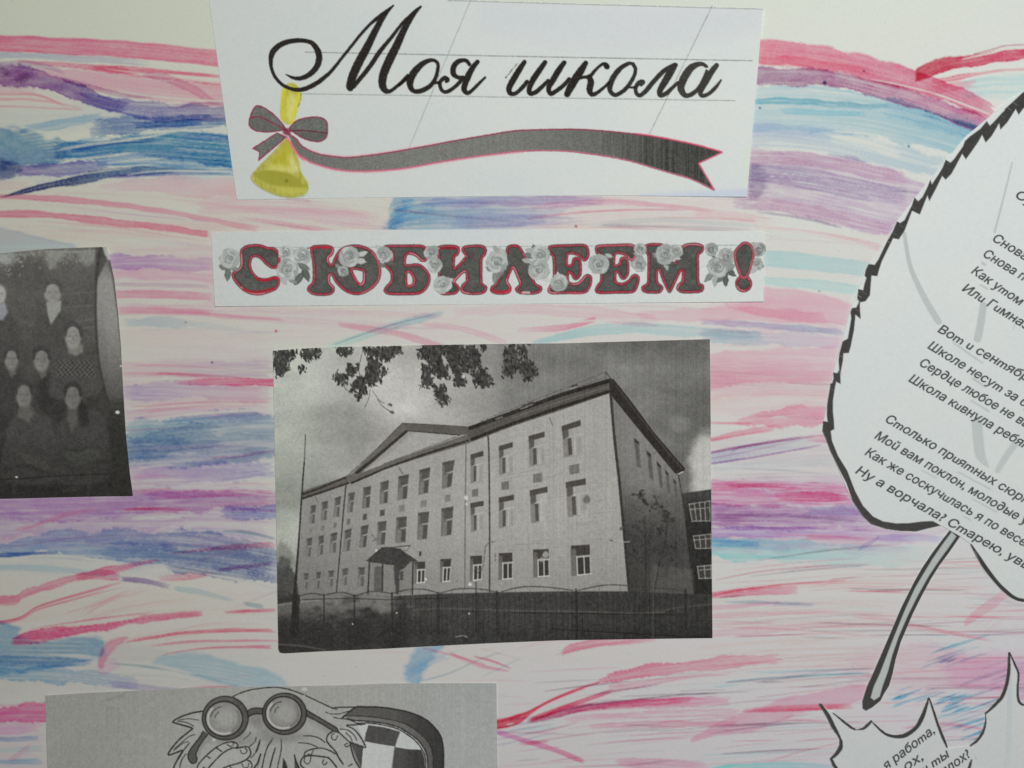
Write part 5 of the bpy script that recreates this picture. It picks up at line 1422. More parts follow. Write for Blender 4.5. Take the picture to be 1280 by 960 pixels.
# windows
def window(tl, tr, br, bl, style):
    mk = sp_.mask()
    a, b, c, d = [np.array(p, float) for p in (tl, tr, br, bl)]
    P = lambda u, v: tuple((a + (b - a) * u) * (1 - v) + (d + (c - d) * u) * v)
    R = lambda u0, v0, u1, v1: [P(u0, v0), P(u1, v0), P(u1, v1), P(u0, v1)]
    base = {0: 112, 1: 104, 2: 142, 3: 110}[style]
    if style in (0, 1):
        sp_.fill(R(0, 0, 1, 1), tone(lambda X, Y: base + 0 * X + 10 * (vnoise(X / 1.5, Y / 1.5, 8) - .5)), soft=1.3, mk=mk)
        sp_.fill(R(.22, .02, 1, .4), (76, 74, 71), a=.72, soft=1.6)
        sp_.fill(R(0, .0, 1, .12), (72, 70, 67), a=.6, soft=1.3)
        sp_.fill(R(.56, .5, .97, .97), (74, 72, 69), a=.8 if style else .55, soft=1.3)
        sp_.line([P(.5, .45), P(1.02, .43)], 1.2, (176, 173, 168), a=.8 if style else .45)
        sp_.fill(R(.12, .5, .5, 1), (132, 129, 124), a=.45, soft=1.4)
    elif style == 2:                                     # deep reveal, blinds drawn
        sp_.fill(R(0, 0, 1, 1), tone(lambda X, Y: 156 + 0 * X), soft=1.2, mk=mk)
        sp_.fill(R(0, 0, .30, 1), (124, 121, 117), a=.9, soft=1.3)
        sp_.fill(R(0, 0, 1, .17), (70, 67, 65), a=.95, soft=1.2)
        sp_.fill(R(.03, .15, .34, .42), (80, 77, 75), a=.8, soft=1.5)
        sp_.fill(R(.26, .44, .46, .97), (70, 67, 65), a=.85, soft=1.2)
        sp_.line([P(.24, .42), P(1, .40)], 1.2, (186, 183, 178), a=.7)
        sp_.line([P(.62, .42), P(.62, .98)], 1.3, (184, 181, 176), a=.6)
        sp_.fill(R(.76, .5, .96, .97), (138, 135, 131), a=.5, soft=1.5)
        sp_.line([P(0, 1.01), P(1, 1.0)], .8, (132, 129, 125), a=.6, grain=.3)
    else:                                                # ground floor, white frames
        sp_.fill(R(0, 0, 1, 1), tone(lambda X, Y: base + 0 * X), soft=1.2, mk=mk)
        sp_.fill(R(.02, .0, 1, .33), (60, 57, 55), a=.92, soft=1.4)
        sp_.fill(R(.0, .1, .28, 1), (106, 103, 99), a=.8, soft=2)
        sp_.fill(R(.32, .42, .98, .97), (56, 54, 52), a=.95, soft=1.2)
        for u in (.31, .68, 1.0):
            sp_.line([P(u, .38), P(u, .98)], 1.5, (196, 193, 188), a=.85 if u != 1.0 else .5)
        sp_.line([P(.3, .38), P(1, .37)], 1.4, (190, 187, 182), a=.8)
        sp_.line([P(.3, .985), P(1, .97)], 1.5, (200, 197, 192), a=.85)
    wins.append(mk)


w1, w2, w3 = (lambda p: z(340, 560, 8, p)), (lambda p: z(480, 520, 8, p)), (lambda p: z(600, 460, 6.4, p))
w7, w8, w4 = (lambda p: z(340, 660, 6, p)), (lambda p: z(440, 660, 6.4, p)), (lambda p: z(600, 590, 6.4, p))
w0 = lambda p: z(330, 610, 4.362, p)
for q4 in (w1([(390, 575), (440, 568), (425, 755), (370, 757)]), w1([(500, 540), (560, 528), (545, 720), (488, 725)]), w1([(630, 500), (690, 480), (672, 690), (612, 692)]), w1([(765, 455), (828, 438), (805, 640), (748, 647)]),
           w7([(262, 80), (302, 72), (290, 215), (250, 215)]), w7([(350, 65), (390, 52), (382, 200), (340, 206)]), w7([(440, 42), (490, 30), (478, 185), (430, 190)]), w7([(545, 18), (597, 2), (583, 170), (530, 181)]),
           w7([(240, 340), (275, 337), (265, 460), (232, 462)]), w7([(330, 330), (368, 327), (355, 455), (318, 458)]), w7([(424, 320), (465, 316), (455, 440), (416, 444)]), w7([(527, 305), (572, 300), (560, 428), (520, 432)]),
           w8([(50, 315), (102, 312), (95, 465), (42, 468)])):
    window(*q4, 0)
for q4 in (w1([(915, 395), (990, 378), (975, 595), (900, 605)]), w1([(1085, 345), (1168, 320), (1155, 550), (1075, 562)]), w2([(145, 605), (248, 580), (230, 825), (135, 842)]), w2([(355, 540), (462, 510), (440, 770), (345, 790)]),
           w2([(585, 465), (705, 438), (672, 705), (580, 730)]), w1([(890, 785), (965, 765), (940, 990), (872, 998)]), w1([(1058, 740), (1145, 728), (1128, 966), (1046, 970)]), w0([(722, 160), (778, 155), (772, 295), (716, 300)]),
           w0([(840, 135), (900, 128), (888, 278), (835, 282)]), w0([(968, 112), (1032, 100), (1022, 255), (965, 263)])):
    window(*q4, 1)
for q4 in (w2([(865, 385), (995, 348), (985, 650), (865, 668)]), w3([(150, 625), (262, 592), (264, 830), (152, 858)]), w3([(388, 545), (516, 508), (526, 765), (395, 788)]), w3([(652, 465), (803, 415), (822, 690), (672, 714)]),
           w0([(1125, 82), (1198, 70), (1194, 225), (1128, 240)]), w4([(150, 205), (272, 180), (272, 430), (150, 450)]), w4([(398, 148), (540, 115), (548, 392), (408, 407)]), w4([(685, 82), (845, 50), (856, 340), (702, 358)])):
    window(*q4, 2)
for q4 in (w8([(500, 272), (586, 268), (580, 438), (496, 444)]), w8([(707, 250), (793, 246), (780, 428), (704, 434)]), w8([(946, 225), (1040, 220), (1036, 415), (942, 424)]), w4([(150, 650), (258, 645), (260, 856), (148, 862)]),
           w4([(424, 622), (548, 615), (554, 836), (428, 842)]), w4([(725, 590), (876, 580), (886, 820), (732, 832)])):
    window(*q4, 3)
# what shows in single panes
sp_.ell(733, 624, 4.5, 5, (96, 93, 90), a=.8, wob=1.5, soft=2)
sp_.ell(730, 644, 5, 6, (176, 173, 168), a=.4, soft=4)
sp_.fill(w4([(470, 175), (535, 170), (540, 390), (480, 395)]), (178, 175, 170), a=.45, soft=4)
sp_.ell(*w4([(525, 660)])[0], 4, 4, (168, 165, 160), a=.8, soft=2, wob=1)
sp_.ell(*w4([(495, 700)])[0], 3, 3, (160, 157, 152), a=.7, soft=2, wob=1)
# small plaques between the floors
for p, v in ((w1([(375, 808), (405, 805), (402, 850), (372, 852)]), 122), (w1([(492, 780), (525, 776), (520, 824), (486, 826)]), 114), (w1([(617, 746), (650, 742), (644, 794), (610, 796)]), 108), (w1([(750, 712), (785, 705), (780, 762), (746, 766)]), 104),
             (w1([(912, 662), (950, 656), (947, 714), (908, 720)]), 80), (w1([(1082, 622), (1130, 612), (1126, 674), (1077, 684)]), 80), (w2([(152, 895), (206, 886), (205, 952), (150, 958)]), 122), (w2([(364, 850), (425, 838), (424, 906), (362, 912)]), 124),
             (w2([(612, 790), (665, 782), (664, 852), (610, 858)]), 122), (w2([(880, 735), (942, 724), (940, 800), (878, 808)]), 112), (w2([(1172, 662), (1250, 648), (1250, 732), (1175, 742)]), 108), (w3([(425, 852), (496, 836), (497, 908), (425, 920)]), 112),
             (w3([(712, 780), (793, 764), (796, 840), (716, 854)]), 112), (w8([(537, 188), (556, 186), (554, 222), (536, 226)]), 66)):
    sp_.fill(p, tone(lambda X, Y, v=v: v + 8 * (vnoise(X / 1.6, Y / 1.6, 2) - .5)), soft=1.3)
# windows on the side wall
ws = lambda p: z(760, 540, 9.143, p)
for p in ([(295, 68), (352, 112), (376, 415), (330, 395)], [(440, 212), (490, 255), (520, 560), (475, 520)], [(555, 335), (602, 385), (628, 655), (590, 620)], [(652, 432), (690, 470), (716, 720), (684, 690)], [(742, 530), (776, 565), (790, 730), (765, 705)]):
    mk = sp_.mask()
    sp_.fill(ws(p), (88, 86, 83), a=.85, soft=1.6, mk=mk)
    sp_.fill(ws([p[0], p[1], (p[1][0] + 4, p[1][1] + 35), (p[0][0] + 6, p[0][1] + 45)]), (50, 48, 46), a=.8, soft=1.5)
    wins.append(mk)

# porch
sp_.fill(w8([(150, 275), (500, 270), (490, 520), (130, 530)]), (112, 110, 106), a=.5, soft=3)
sp_.fill(w8([(180, 310), (250, 305), (245, 500), (176, 505)]), (84, 82, 79), a=.85, soft=1.6)
sp_.fill(w8([(262, 310), (325, 305), (325, 520), (256, 520)]), (126, 124, 119), a=.6, soft=2, wob=2)
sp_.fill(w8([(330, 290), (382, 290), (376, 530), (352, 530)]), (62, 60, 58), a=.9, soft=1.8, wob=1)
sp_.fill(w8([(386, 348), (410, 346), (408, 415), (385, 415)]), (66, 64, 62), a=.9, soft=1.3)
sp_.fill(w8([(118, 262), (240, 155), (300, 150), (385, 165), (470, 225), (532, 268), (470, 270), (430, 310), (380, 345), (340, 300), (250, 285), (150, 274)]), tone(lambda X, Y: 62 + 18 * (fbm(X / 3, Y / 3, 7) - .5)), soft=1.4, mk=m_can, wob=.5)
sp_.line(w8([(315, 158), (380, 148), (466, 140)]), 1.3, (60, 58, 56), a=.85, mk=m_can)
sp_.line(w8([(466, 140), (440, 180), (415, 178)]), .9, (84, 82, 79), a=.8)
sp_.line(w8([(118, 262), (240, 157)]), 1, (44, 42, 41), a=.8)
for a, b in (((140, 270), (128, 530)), ((246, 280), (243, 500)), ((488, 270), (484, 525))):
    sp_.line(w8([a, b]), 2.0, (58, 56, 54), a=.95, soft=1.1, mk=m_can, rough=.3)
# forecourt and ground
gx = [(345, 735), (374, 742), (420, 741), (493, 745), (548, 742), (612, 740.5), (640, 740), (700, 739), (786, 739), (853, 742), (893, 742), (893, 830), (345, 830)]
sp_.fill(gx, tone(lambda X, Y: np.interp(X, [345, 470, 500, 640, 890], [92, 96, 66, 62, 54]) * (1 - .0 * Y) - 34 * sstep(752, 785, Y) * sstep(520, 470, X) - 8 * sstep(770, 800, Y)
                                    + 14 * (fbm(X / 5, Y / 3.5, 8) - .5) + 6 * (vnoise(X / 1.2, Y / 40, 9) - .5)), soft=1.6)
sp_.fill([(374, 741), (445, 741), (492, 745), (492, 768), (440, 772), (372, 758)], tone(lambda X, Y: 118 - 50 * sstep(748, 776, Y + 6 * (fbm(X / 9, Y / 6, 3) - .5)) + 0 * X), a=.85, soft=4)
sp_.fill([(430, 745), (450, 745), (446, 752), (424, 756)], (78, 76, 73), a=.8, soft=3)
sp_.fill([(343, 755), (400, 750), (376, 760), (343, 772)], (98, 96, 92), a=.6, soft=4)
sp_.fill([(343, 745), (372, 742), (376, 750), (343, 755)], (48, 46, 44), a=.85, soft=2)
sp_.line([(345, 756.5), (370, 753), (400, 750)], 1.2, (132, 130, 125), a=.8)
sp_.fill([(345, 705), (352, 694), (362, 700), (370, 720), (374, 746), (345, 748)], tone(lambda X, Y: 62 + 26 * (fbm(X / 3, Y / 3, 4) - .5)), a=.85, soft=3, wob=3, mk=m_bush)
sp_.fill([(345, 690), (352, 676), (366, 690), (368, 706), (345, 712)], (104, 104, 98), a=.5, soft=5, wob=4)
sp_.fill([(345, 772), (420, 776), (500, 774), (560, 790), (345, 826)], (48, 46, 44), a=.55, soft=10)
sp_.fill([(452, 764), (462, 760), (470, 768), (462, 776)], (48, 46, 44), a=.7, soft=3, wob=2)
sp_.line([(348, 805), (374, 806.5), (408, 812)], 1.6, (96, 94, 90), a=.7, soft=2)
sp_.line([(506, 763.5), (548, 760.5), (600, 762), (660, 763.5), (740, 764.5), (790, 766.5), (830, 765)], 2.0, (92, 89, 85), a=.75, soft=1.6, rough=.6, grain=.3)
sp_.line([(810, 766), (850, 759), (888, 755)], 2.6, (84, 82, 78), a=.6, soft=2)
sp_.line([(640, 765.6), (740, 767), (860, 768)], 1.6, (36, 34, 33), a=.6)
sp_.line([(690, 786), (760, 790), (830, 794), (888, 796)], 1.4, (30, 28, 27), a=.7)
sp_.line([(570, 796), (578, 794.5), (584, 796)], 1.4, (140, 138, 132), a=.8)
rs = np.random.RandomState(12)
for k in range(90):                                      # low shrubs and litter by the fence
    x, y = rs.uniform(376, 520), rs.uniform(750, 782)
    sp_.ell(x, y, rs.uniform(1.5, 4.5), rs.uniform(1, 2.6), G(rs.choice([46, 58, 70, 96, 112]) - (y - 750) * .6), a=.4, soft=3, wob=1.5, seed=k)
for cx, cy, rx, ry in ((462, 768, 11, 6), (478, 774, 14, 6), (505, 766, 9, 7), (512, 776, 14, 5), (440, 778, 16, 5)):
    sp_.ell(cx, cy, rx, ry, (50, 48, 46), a=.6, soft=5, wob=3, seed=int(cx))
sp_.fill([(470, 747), (489, 746), (488, 764), (474, 766)], (116, 114, 109), a=.5, soft=3, wob=1)
rs = np.random.RandomState(9)
for k in range(120):
    x, y = rs.uniform(360, 640), rs.uniform(764, 806)
    sp_.ell(x, y, rs.uniform(.6, 1.4), rs.uniform(.5, .9), G(rs.choice([34, 72, 84])), a=.6, soft=1.2)
# fence with bowed top rails
FC = (42, 40, 39)
arcs = [[(374, 745), (390, 741.3), (405, 744)], [(405, 744), (426, 740), (443, 744.5)], [(443, 745), (466.6, 739), (490, 742)], [(490, 742), (506, 737.6), (518, 736.4), (532, 737), (547.8, 741)], [(550, 741.5), (566, 737), (585, 735.4), (606, 737), (624, 741)],
        [(626.6, 739.6), (644, 735), (662.5, 733), (690, 734.4), (715.6, 737.7)], [(723, 737.7), (744, 733), (766, 730.8), (800, 733), (830, 735.6), (853, 738)]]
for a in arcs:
    sp_.line(a, 1.4, (58, 56, 54), a=.8, soft=1.5, mk=m_fence, rough=.3)
    n = 5
    for k in range(1, n):
        t = k / n
        x = a[0][0] + (a[-1][0] - a[0][0]) * t
        y = np.interp(x, [p[0] for p in a], [p[1] for p in a])
        sp_.line([(x, y), (x, 744)], .8, (88, 86, 83), a=.6)
for x, y0, y1, w in ((405, 743, 780, 1.8), (443, 744, 780, 1.9), (490, 741, 785, 2.4), (548, 741, 792, 2.2), (621, 739, 796, 2.2), (720, 737, 800, 3.0), (856.6, 737, 797, 3.4), (595, 728, 790, 1.6)):
    sp_.line([(x, y0), (x + .6, y1)], w, FC, a=.72, soft=1.8, mk=m_fence, rough=.3)
sp_.line([(378, 749), (440, 748), (490, 750)], 1.2, (54, 52, 50), a=.8, mk=m_fence)
sp_.line([(490, 749), (560, 748)], 1.0, (40, 38, 37), a=.7)
for k in range(60):
    x = 500 + k * 6.5
    sp_.line([(x, 744), (x + .5, 795)], .8, (34, 33, 32), a=.5, rough=.4, grain=.4, seed=k)
for x in (664, 708, 712, 741, 816, 750):
    sp_.line([(x, 742), (x, 796)], .7, (92, 92, 88), a=.4, grain=.4)
# mast and trunk on the left
sp_.line([(382, 543), (380.6, 580)], 1.2, (74, 72, 69), a=.85, rough=.3, mk=m_mast)
sp_.line([(380.4, 578, 1.6), (377.6, 616, 2.0), (373.4, 680, 2.2), (370.4, 720, 3.2), (369, 742, 4.5), (367, 790, 7)], 2, (48, 46, 44), a=.95, rough=.4, mk=m_mast)
sp_.fill([(366, 744), (375, 744), (374, 780), (372, 796), (362, 796), (365, 770)], (44, 42, 40), a=.9, soft=2, wob=1)
# saplings in front of the side wall
for pts, w in (([(806, 645), (807, 700), (807, 740)], 1.0), ([(835, 640), (831, 680), (825, 700), (818, 738)], 1.3), ([(785, 690), (800, 702)], .8), ([(807, 690), (822, 682), (832, 678)], .8), ([(793, 655), (806, 668)], .7)):
    sp_.line(pts, w, (52, 50, 48), a=.8, rough=.4, mk=m_tree)
sp_.line([(816.6, 730), (816, 800)], 1.2, (96, 96, 92), a=.4, grain=.3)
rs = np.random.RandomState(17)
for cx, cy, n, sx, sy in ((803, 622, 16, 5, 8), (800, 618, 6, 6, 3), (818, 632, 14, 6, 9), (832, 642, 16, 7, 9), (840, 650, 8, 5, 6), (812, 690, 8, 5, 5), (810, 676, 5, 4, 3), (842, 684, 8, 6, 5), (838, 700, 5, 4, 4), (826, 660, 8, 7, 6), (798, 655, 6, 6, 5), (826, 694, 4, 2, 4), (796, 695, 8, 7, 8), (786, 664, 4, 5, 6)):
    for k in range(n):
        x, y, r = cx + rs.normal(0, sx * .6), cy + rs.normal(0, sy * .6), rs.uniform(.9, 2.2)
        an = rs.uniform(0, 3.1)
        sp_.ell(x, y, r * 1.3, r * .8, G(rs.uniform(40, 60)), a=.62, soft=1.4, rot=an, mk=m_tree)
for k in range(26):
    x0, y0 = rs.choice([807, 829, 822, 834]) + rs.uniform(-2, 2), rs.uniform(640, 725)
    an, L = rs.uniform(-2.6, -.5), rs.uniform(6, 18)
    sp_.line([(x0, y0), (x0 + L * .5 * math.cos(an), y0 + L * .5 * math.sin(an) + 1), (x0 + L * math.cos(an), y0 + L * math.sin(an))], rs.uniform(.6, 1.0), (50, 48, 46), a=.6, rough=.4, mk=m_tree)
# a lamp bracket on the corner, twigs
sp_.line([(763, 675), (772, 676), (781, 677.5), (787, 677)], 1.3, (170, 168, 163), a=.7, rough=.5, grain=.4)
sp_.ell(764, 675.4, 2, 1, (84, 82, 79), a=.9)
for pts in ([(607, 683), (612, 678), (619, 677)], [(597, 716), (604, 707), (606, 690), (607, 684)], [(596, 711), (603, 712)], [(465, 668), (470, 674)], [(466, 676), (471, 674)], [(619, 691), (619, 701)], [(570, 727), (572, 726)]):
    sp_.line(pts, 1.3, (92, 90, 86), a=.8, rough=.6, grain=.3)

# hanging foliage along the top edge
def branch(polys, twigs=(), dens=1.0, dk=(50, 49, 47), lo=1.3, hi=3.0):
    mk = sp_.mask()
    rs = np.random.RandomState(len(branches) * 11 + 4)
    for P in polys:
        P = np.array(P)
        sp_.fill(list(map(tuple, P)), dk, a=.82, soft=2.2, wob=4.5, wsc=3.2, mk=mk, seed=len(branches) + 2)
        x0, y0, x1, y1 = P[:, 0].min() - 2, P[:, 1].min() - 2, P[:, 0].max() + 2, P[:, 1].max() + 4
        n = int((x1 - x0) * (y1 - y0) / 9 * dens)
        for k in range(n):
            x, y = rs.uniform(x0, x1), rs.uniform(y0, y1)
            ins, dd = False, 1e9
            for i in range(len(P)):
                a, b = P[i], P[(i + 1) % len(P)]
                if (a[1] > y) != (b[1] > y) and x < a[0] + (y - a[1]) * (b[0] - a[0]) / (b[1] - a[1]):
                    ins = not ins
                e = b - a
                t = min(1, max(0, ((x - a[0]) * e[0] + (y - a[1]) * e[1]) / (e @ e + 1e-9)))
                dd = min(dd, math.hypot(x - a[0] - t * e[0], y - a[1] - t * e[1]))
            if ins or dd < 2.6:
                r = rs.uniform(lo, hi)
                an = rs.normal(1.4, .55)
                g = rs.uniform(40, 62) if not (ins and rs.rand() < .18) else rs.uniform(70, 110)
                sp_.ell(x, y, r, r * .42, G(g), a=.92, soft=1.0, rot=an, mk=mk)
    for t in twigs:
        sp_.line(t, .8, (78, 76, 73), a=.85, rough=.4, mk=mk)
    branches.append(mk)


f3, f4 = (lambda p: z(330, 420, 6.4, p)), (lambda p: z(500, 420, 6.4, p))
branch([f3([(76, 118), (255, 105), (250, 160), (190, 200), (200, 270), (150, 300), (100, 320), (78, 250)]), f3([(295, 108), (445, 98), (445, 150), (390, 170), (350, 195), (310, 160)]), f3([(280, 250), (320, 250), (330, 280), (290, 280)])])
branch([f3([(580, 98), (705, 95), (710, 140), (660, 150), (600, 140)]), f3([(795, 92), (1090, 80), (1060, 150), (980, 200), (920, 180), (850, 170), (820, 130)]), f3([(830, 180), (920, 190), (940, 280), (920, 370), (860, 400), (820, 360)]), f3([(680, 235), (750, 240), (740, 290), (660, 330), (660, 270)]),
        f3([(560, 340), (590, 285), (650, 310), (660, 370), (600, 385)]), f3([(720, 370), (760, 330), (810, 340), (820, 450), (790, 460), (760, 420), (740, 430), (700, 450)]), f3([(735, 470), (765, 480), (760, 525), (740, 510)]), f3([(950, 250), (985, 280), (965, 310)])],
       [f3([(790, 120), (770, 200), (755, 260), (775, 330)]), f3([(870, 440), (920, 510), (965, 540)]), f3([(910, 510), (960, 570), (1030, 610)]), f3([(850, 430), (835, 510), (800, 580)]), f3([(640, 380), (650, 420), (690, 450)])])
branch([f4([(200, 72), (310, 70), (340, 110), (330, 170), (380, 260), (390, 330), (310, 330), (250, 270), (230, 180), (150, 165), (160, 120)]), f4([(330, 75), (500, 70), (530, 130), (540, 270), (480, 330), (430, 300), (390, 220), (340, 150)]), f4([(540, 75), (590, 75), (640, 160), (640, 230), (580, 280), (540, 260)]),
        f4([(180, 230), (240, 260), (265, 380), (240, 425), (180, 390), (190, 310)]), f4([(570, 310), (630, 260), (690, 270), (735, 370), (690, 410), (620, 400)]), f4([(430, 330), (520, 320), (520, 390), (440, 390)]), f4([(650, 72), (675, 72), (672, 105), (650, 110)]), f4([(280, 400), (345, 400), (395, 520), (310, 540), (290, 480)])],
       [f4([(150, 390), (165, 400), (155, 430)]), f4([(620, 110), (650, 150)])], dens=.95)
branch([f4([(870, 72), (915, 70), (945, 150), (915, 240), (915, 310), (830, 320), (835, 210), (870, 160), (830, 150)]), f4([(950, 80), (1000, 90), (1020, 180), (1090, 270), (1080, 330), (1000, 350), (945, 250), (985, 190)])], dens=.9, dk=(66, 65, 62))
for m, c in ((1, f3([(1010, 545)])[0]), (1, f3([(1025, 605)])[0]), (1, f3([(1100, 130)])[0]), (3, f4([(1030, 60)])[0])):
    for k in range(4):
        sp_.ell(c[0] + (k - 1.5) * 1.2, c[1] + (k % 2) * 1.6, 1.5, .7, (58, 56, 54), a=.9, rot=.6 * k, soft=1.0, mk=branches[m])
sp_.ell(*f4([(338, 566)])[0], 1.5, 1.6, (80, 78, 75), a=.9)

# specks of glue and lint on the print, printer noise, banding
for x, y, r in ((579.4, 470.6, 2.6), (522.4, 462, 1.5), (582.6, 622.4, 3.2), (583, 630, 1.6), (587.6, 730.4, 2.6), (532, 724, 1.6), (470.6, 688, 1.6), (496, 766, 1.4), (441, 780, 1.2), (586.5, 767, 1.2)):
    sp_.ell(x, y, r * .85, r * .72, (206, 206, 202), a=.9, soft=1.2, wob=.7, rot=x)
sp_.line([(528, 428), (640, 437)], .6, (140, 138, 134), a=.0)
sp_.grainy(17, .95, 5)
bands = (vnoise(X / 1.1, Y / 500, 61) - .5) * 9 * sstep(560, 700, X) + (vnoise(X / 9, Y / 500, 62) - .5) * 5
sp_.img += bands[..., None]
sp_.img = np.clip(sp_.img, 28, 230)

school = empty("school_photo", 615, 620, "grey printed photo of a three-storey school building with branches hanging in at the top", "photo")
cut("print", sp_, M_PRINT, school, poly=SCHOOL_POLY, zf=SCHOOL, thick=.003)
bld = cut("building", sp_, M_PRINT, school, mk=np.where(np.maximum(m_bld, m_roof) > .4, 1, 0), lift=.00003, zf=SCHOOL, clip=SCHOOL_POLY)
bld.location = (0, 0, 0)
for mk in wins:
    cut("window", sp_, M_PRINT, bld, mk=mk, lift=.00005, zf=SCHOOL, clip=SCHOOL_POLY)
cut("roof", sp_, M_PRINT, bld, mk=m_roof, lift=.00005, zf=SCHOOL, clip=SCHOOL_POLY)
cut("porch", sp_, M_PRINT, bld, mk=m_can, lift=.00006, zf=SCHOOL, clip=SCHOOL_POLY)
cut("annex", sp_, M_PRINT, school, mk=m_annex, lift=.00002, zf=SCHOOL, clip=SCHOOL_POLY)
cut("fence", sp_, M_PRINT, school, mk=m_fence, lift=.00008, zf=SCHOOL, clip=SCHOOL_POLY)
cut("shrub", sp_, M_PRINT, school, mk=m_bush, lift=.000065, zf=SCHOOL, clip=SCHOOL_POLY)
cut("mast", sp_, M_PRINT, school, mk=m_mast, lift=.000075, zf=SCHOOL, clip=SCHOOL_POLY)
cut("tree", sp_, M_PRINT, school, mk=m_tree, lift=.00007, zf=SCHOOL, clip=SCHOOL_POLY)
for mk in branches:
    cut("branch", sp_, M_PRINT, school, mk=mk, lift=.00009, zf=SCHOOL, clip=SCHOOL_POLY)

# ================================================================ old group photograph at the left edge
gp = Sheet(-64, 300, 172, 628, 0.8)
gp.gain = 1.08
X, Y = gp.X, gp.Y
GROUP_POLY = [(-62, 321), (0, 316.5), (57, 311.4), (100, 309.8), (127.6, 309), (133.5, 309.5), (137, 322), (143, 350), (147.5, 390), (151, 430), (153, 470), (157, 540), (162, 590), (166, 619.6), (120, 620.4), (50, 622.3), (-62, 625)]
GROUP = lifted(0.00012, -60, 309, 166, 622, tr=.0012, br=.0006, wave=.0002, seed=9)
g = np.interp(Y, [300, 340, 420, 480, 540, 600, 630], [104, 88, 76, 62, 53, 45, 42]) + 16 * (fbm(X / 16, Y / 16, 3) - .5)
gp.img[:] = g[..., None] * np.array([1.0, .985, .95], np.float32)
persons = []
gp.fill([(-62, 316), (4, 316), (18, 318), (22, 326), (8, 332), (0, 328), (-20, 334), (-62, 336)], (146, 150, 146), a=.85, soft=6, wob=4)
gp.fill([(56, 315), (82, 314), (80, 322), (72, 328), (70, 336), (62, 336), (57, 326)], (128, 129, 122), a=.8, soft=5, wob=2)
gp.fill([(96, 315), (120, 315), (120, 326), (112, 332), (104, 330)], (126, 127, 121), a=.8, soft=5, wob=2)
gp.line([(57, 314.6), (90, 315), (120, 314)], 2.4, (138, 140, 136), a=.6, soft=2)
gp.fill([(16, 322), (55, 322), (58, 350), (40, 362), (12, 350)], (70, 68, 64), a=.4, soft=12, wob=6)
for k in range(150):                                     # light through the leaves above
    rs = np.random.RandomState(k + 300)
    gp.ell(rs.uniform(-20, 122), 312 + abs(rs.normal(0, 9)), rs.uniform(.8, 2.4), rs.uniform(.7, 1.6), (132, 134, 128), a=.5, soft=1.8, rot=rs.uniform(0, 3))
for y, x0, x1 in ((366, 78, 120), (383, 80, 120), (400, 98, 120), (409, 102, 120)):
    gp.line([(x0, y + 2), ((x0 + x1) / 2, y), (x1, y - 1)], 1.6, (104, 103, 98), a=.5, soft=2.4)
for cx in (87, 103):
    gp.line([(cx - 7, 371), (cx - 5, 378), (cx + 2, 381), (cx + 6, 375), (cx + 7, 370)], 1.4, (66, 64, 60), a=.6, soft=2)


def head(x, y, rx, ry, tone_, hair=None, a=.9, mk=None):
    if hair:
        gp.ell(x, y - ry * .38, rx * 1.16, ry * .86, (hair,) * 3, a=.85, soft=3.5, mk=mk)
    tone_ = tone_ * 1.2
    gp.ell(x, y, rx, ry, (tone_, tone_ * .985, tone_ * .95), a=a, soft=3.6, mk=mk)
    gp.ell(x + rx * .35, y + ry * .1, rx * .5, ry * .7, (tone_ * .86, tone_ * .85, tone_ * .82), a=.5, soft=3)
    for s in (-1, 1):
        gp.line([(x + s * rx * .42 - 1.0, y - ry * .08), (x + s * rx * .42 + 1.0, y - ry * .06)], 1.5, (tone_ * .6,) * 3, a=.6, soft=2.2)
    gp.line([(x + .3, y), (x + .9, y + ry * .28)], 1.0, (tone_ * .76,) * 3, a=.6, soft=1.6)
    gp.line([(x - rx * .28, y + ry * .5), (x + rx * .3, y + ry * .5)], 1.2, (tone_ * .74,) * 3, a=.5, soft=2.2)
    if hair:
        gp.line([(x - rx * .95, y - ry * .1), (x - rx * .7, y - ry * .72), (x, y - ry * .96), (x + rx * .75, y - ry * .7), (x + rx, y - ry * .1)], 3.2, (hair,) * 3, a=.8, soft=2.5)


def person(body, tone_, hd, extra=None, soft=5):
    mk = gp.mask()
    gp.fill(body, tone(lambda X, Y: tone_ + 8 * (fbm(X / 7, Y / 7, int(tone_)) - .5)), a=.85, soft=soft, smooth=True, mk=mk)
    if extra:
        extra(mk)
    head(*hd, mk=mk)
    persons.append(mk)


person([(-22, 440), (-20, 395), (-6, 384), (8, 388), (22, 404), (28, 440)], 70, (-1, 368, 8.5, 12, 138, None), lambda mk: gp.fill([(-8, 384), (6, 378), (10, 390), (4, 400), (-8, 400)], (134, 138, 142), a=.9, soft=3, mk=mk))
person([(40, 450), (44, 410), (54, 396), (66, 392), (82, 392), (96, 406), (104, 430), (100, 450)], 72, (66, 366, 10.5, 13, 118, 70),
       lambda mk: gp.fill([(58, 378), (77, 376), (76, 388), (64, 406), (60, 394)], (138, 140, 134), a=.95, soft=2.6, mk=mk))
person([(0, 515), (0, 474), (8, 466), (22, 466), (30, 476), (34, 515)], 60, (14.5, 449, 8.5, 13, 104, 54), lambda mk: gp.fill([(10, 460), (20, 460), (20, 468), (14, 472)], (96, 94, 90), a=.8, soft=3, mk=mk))
person([(50, 520), (48, 478), (58, 468), (72, 466), (80, 480), (80, 530), (64, 520)], 50, (52, 450, 10, 14, 102, 52), lambda mk: gp.fill([(46, 460), (58, 460), (58, 470), (52, 474)], (96, 94, 90), a=.8, soft=3, mk=mk))


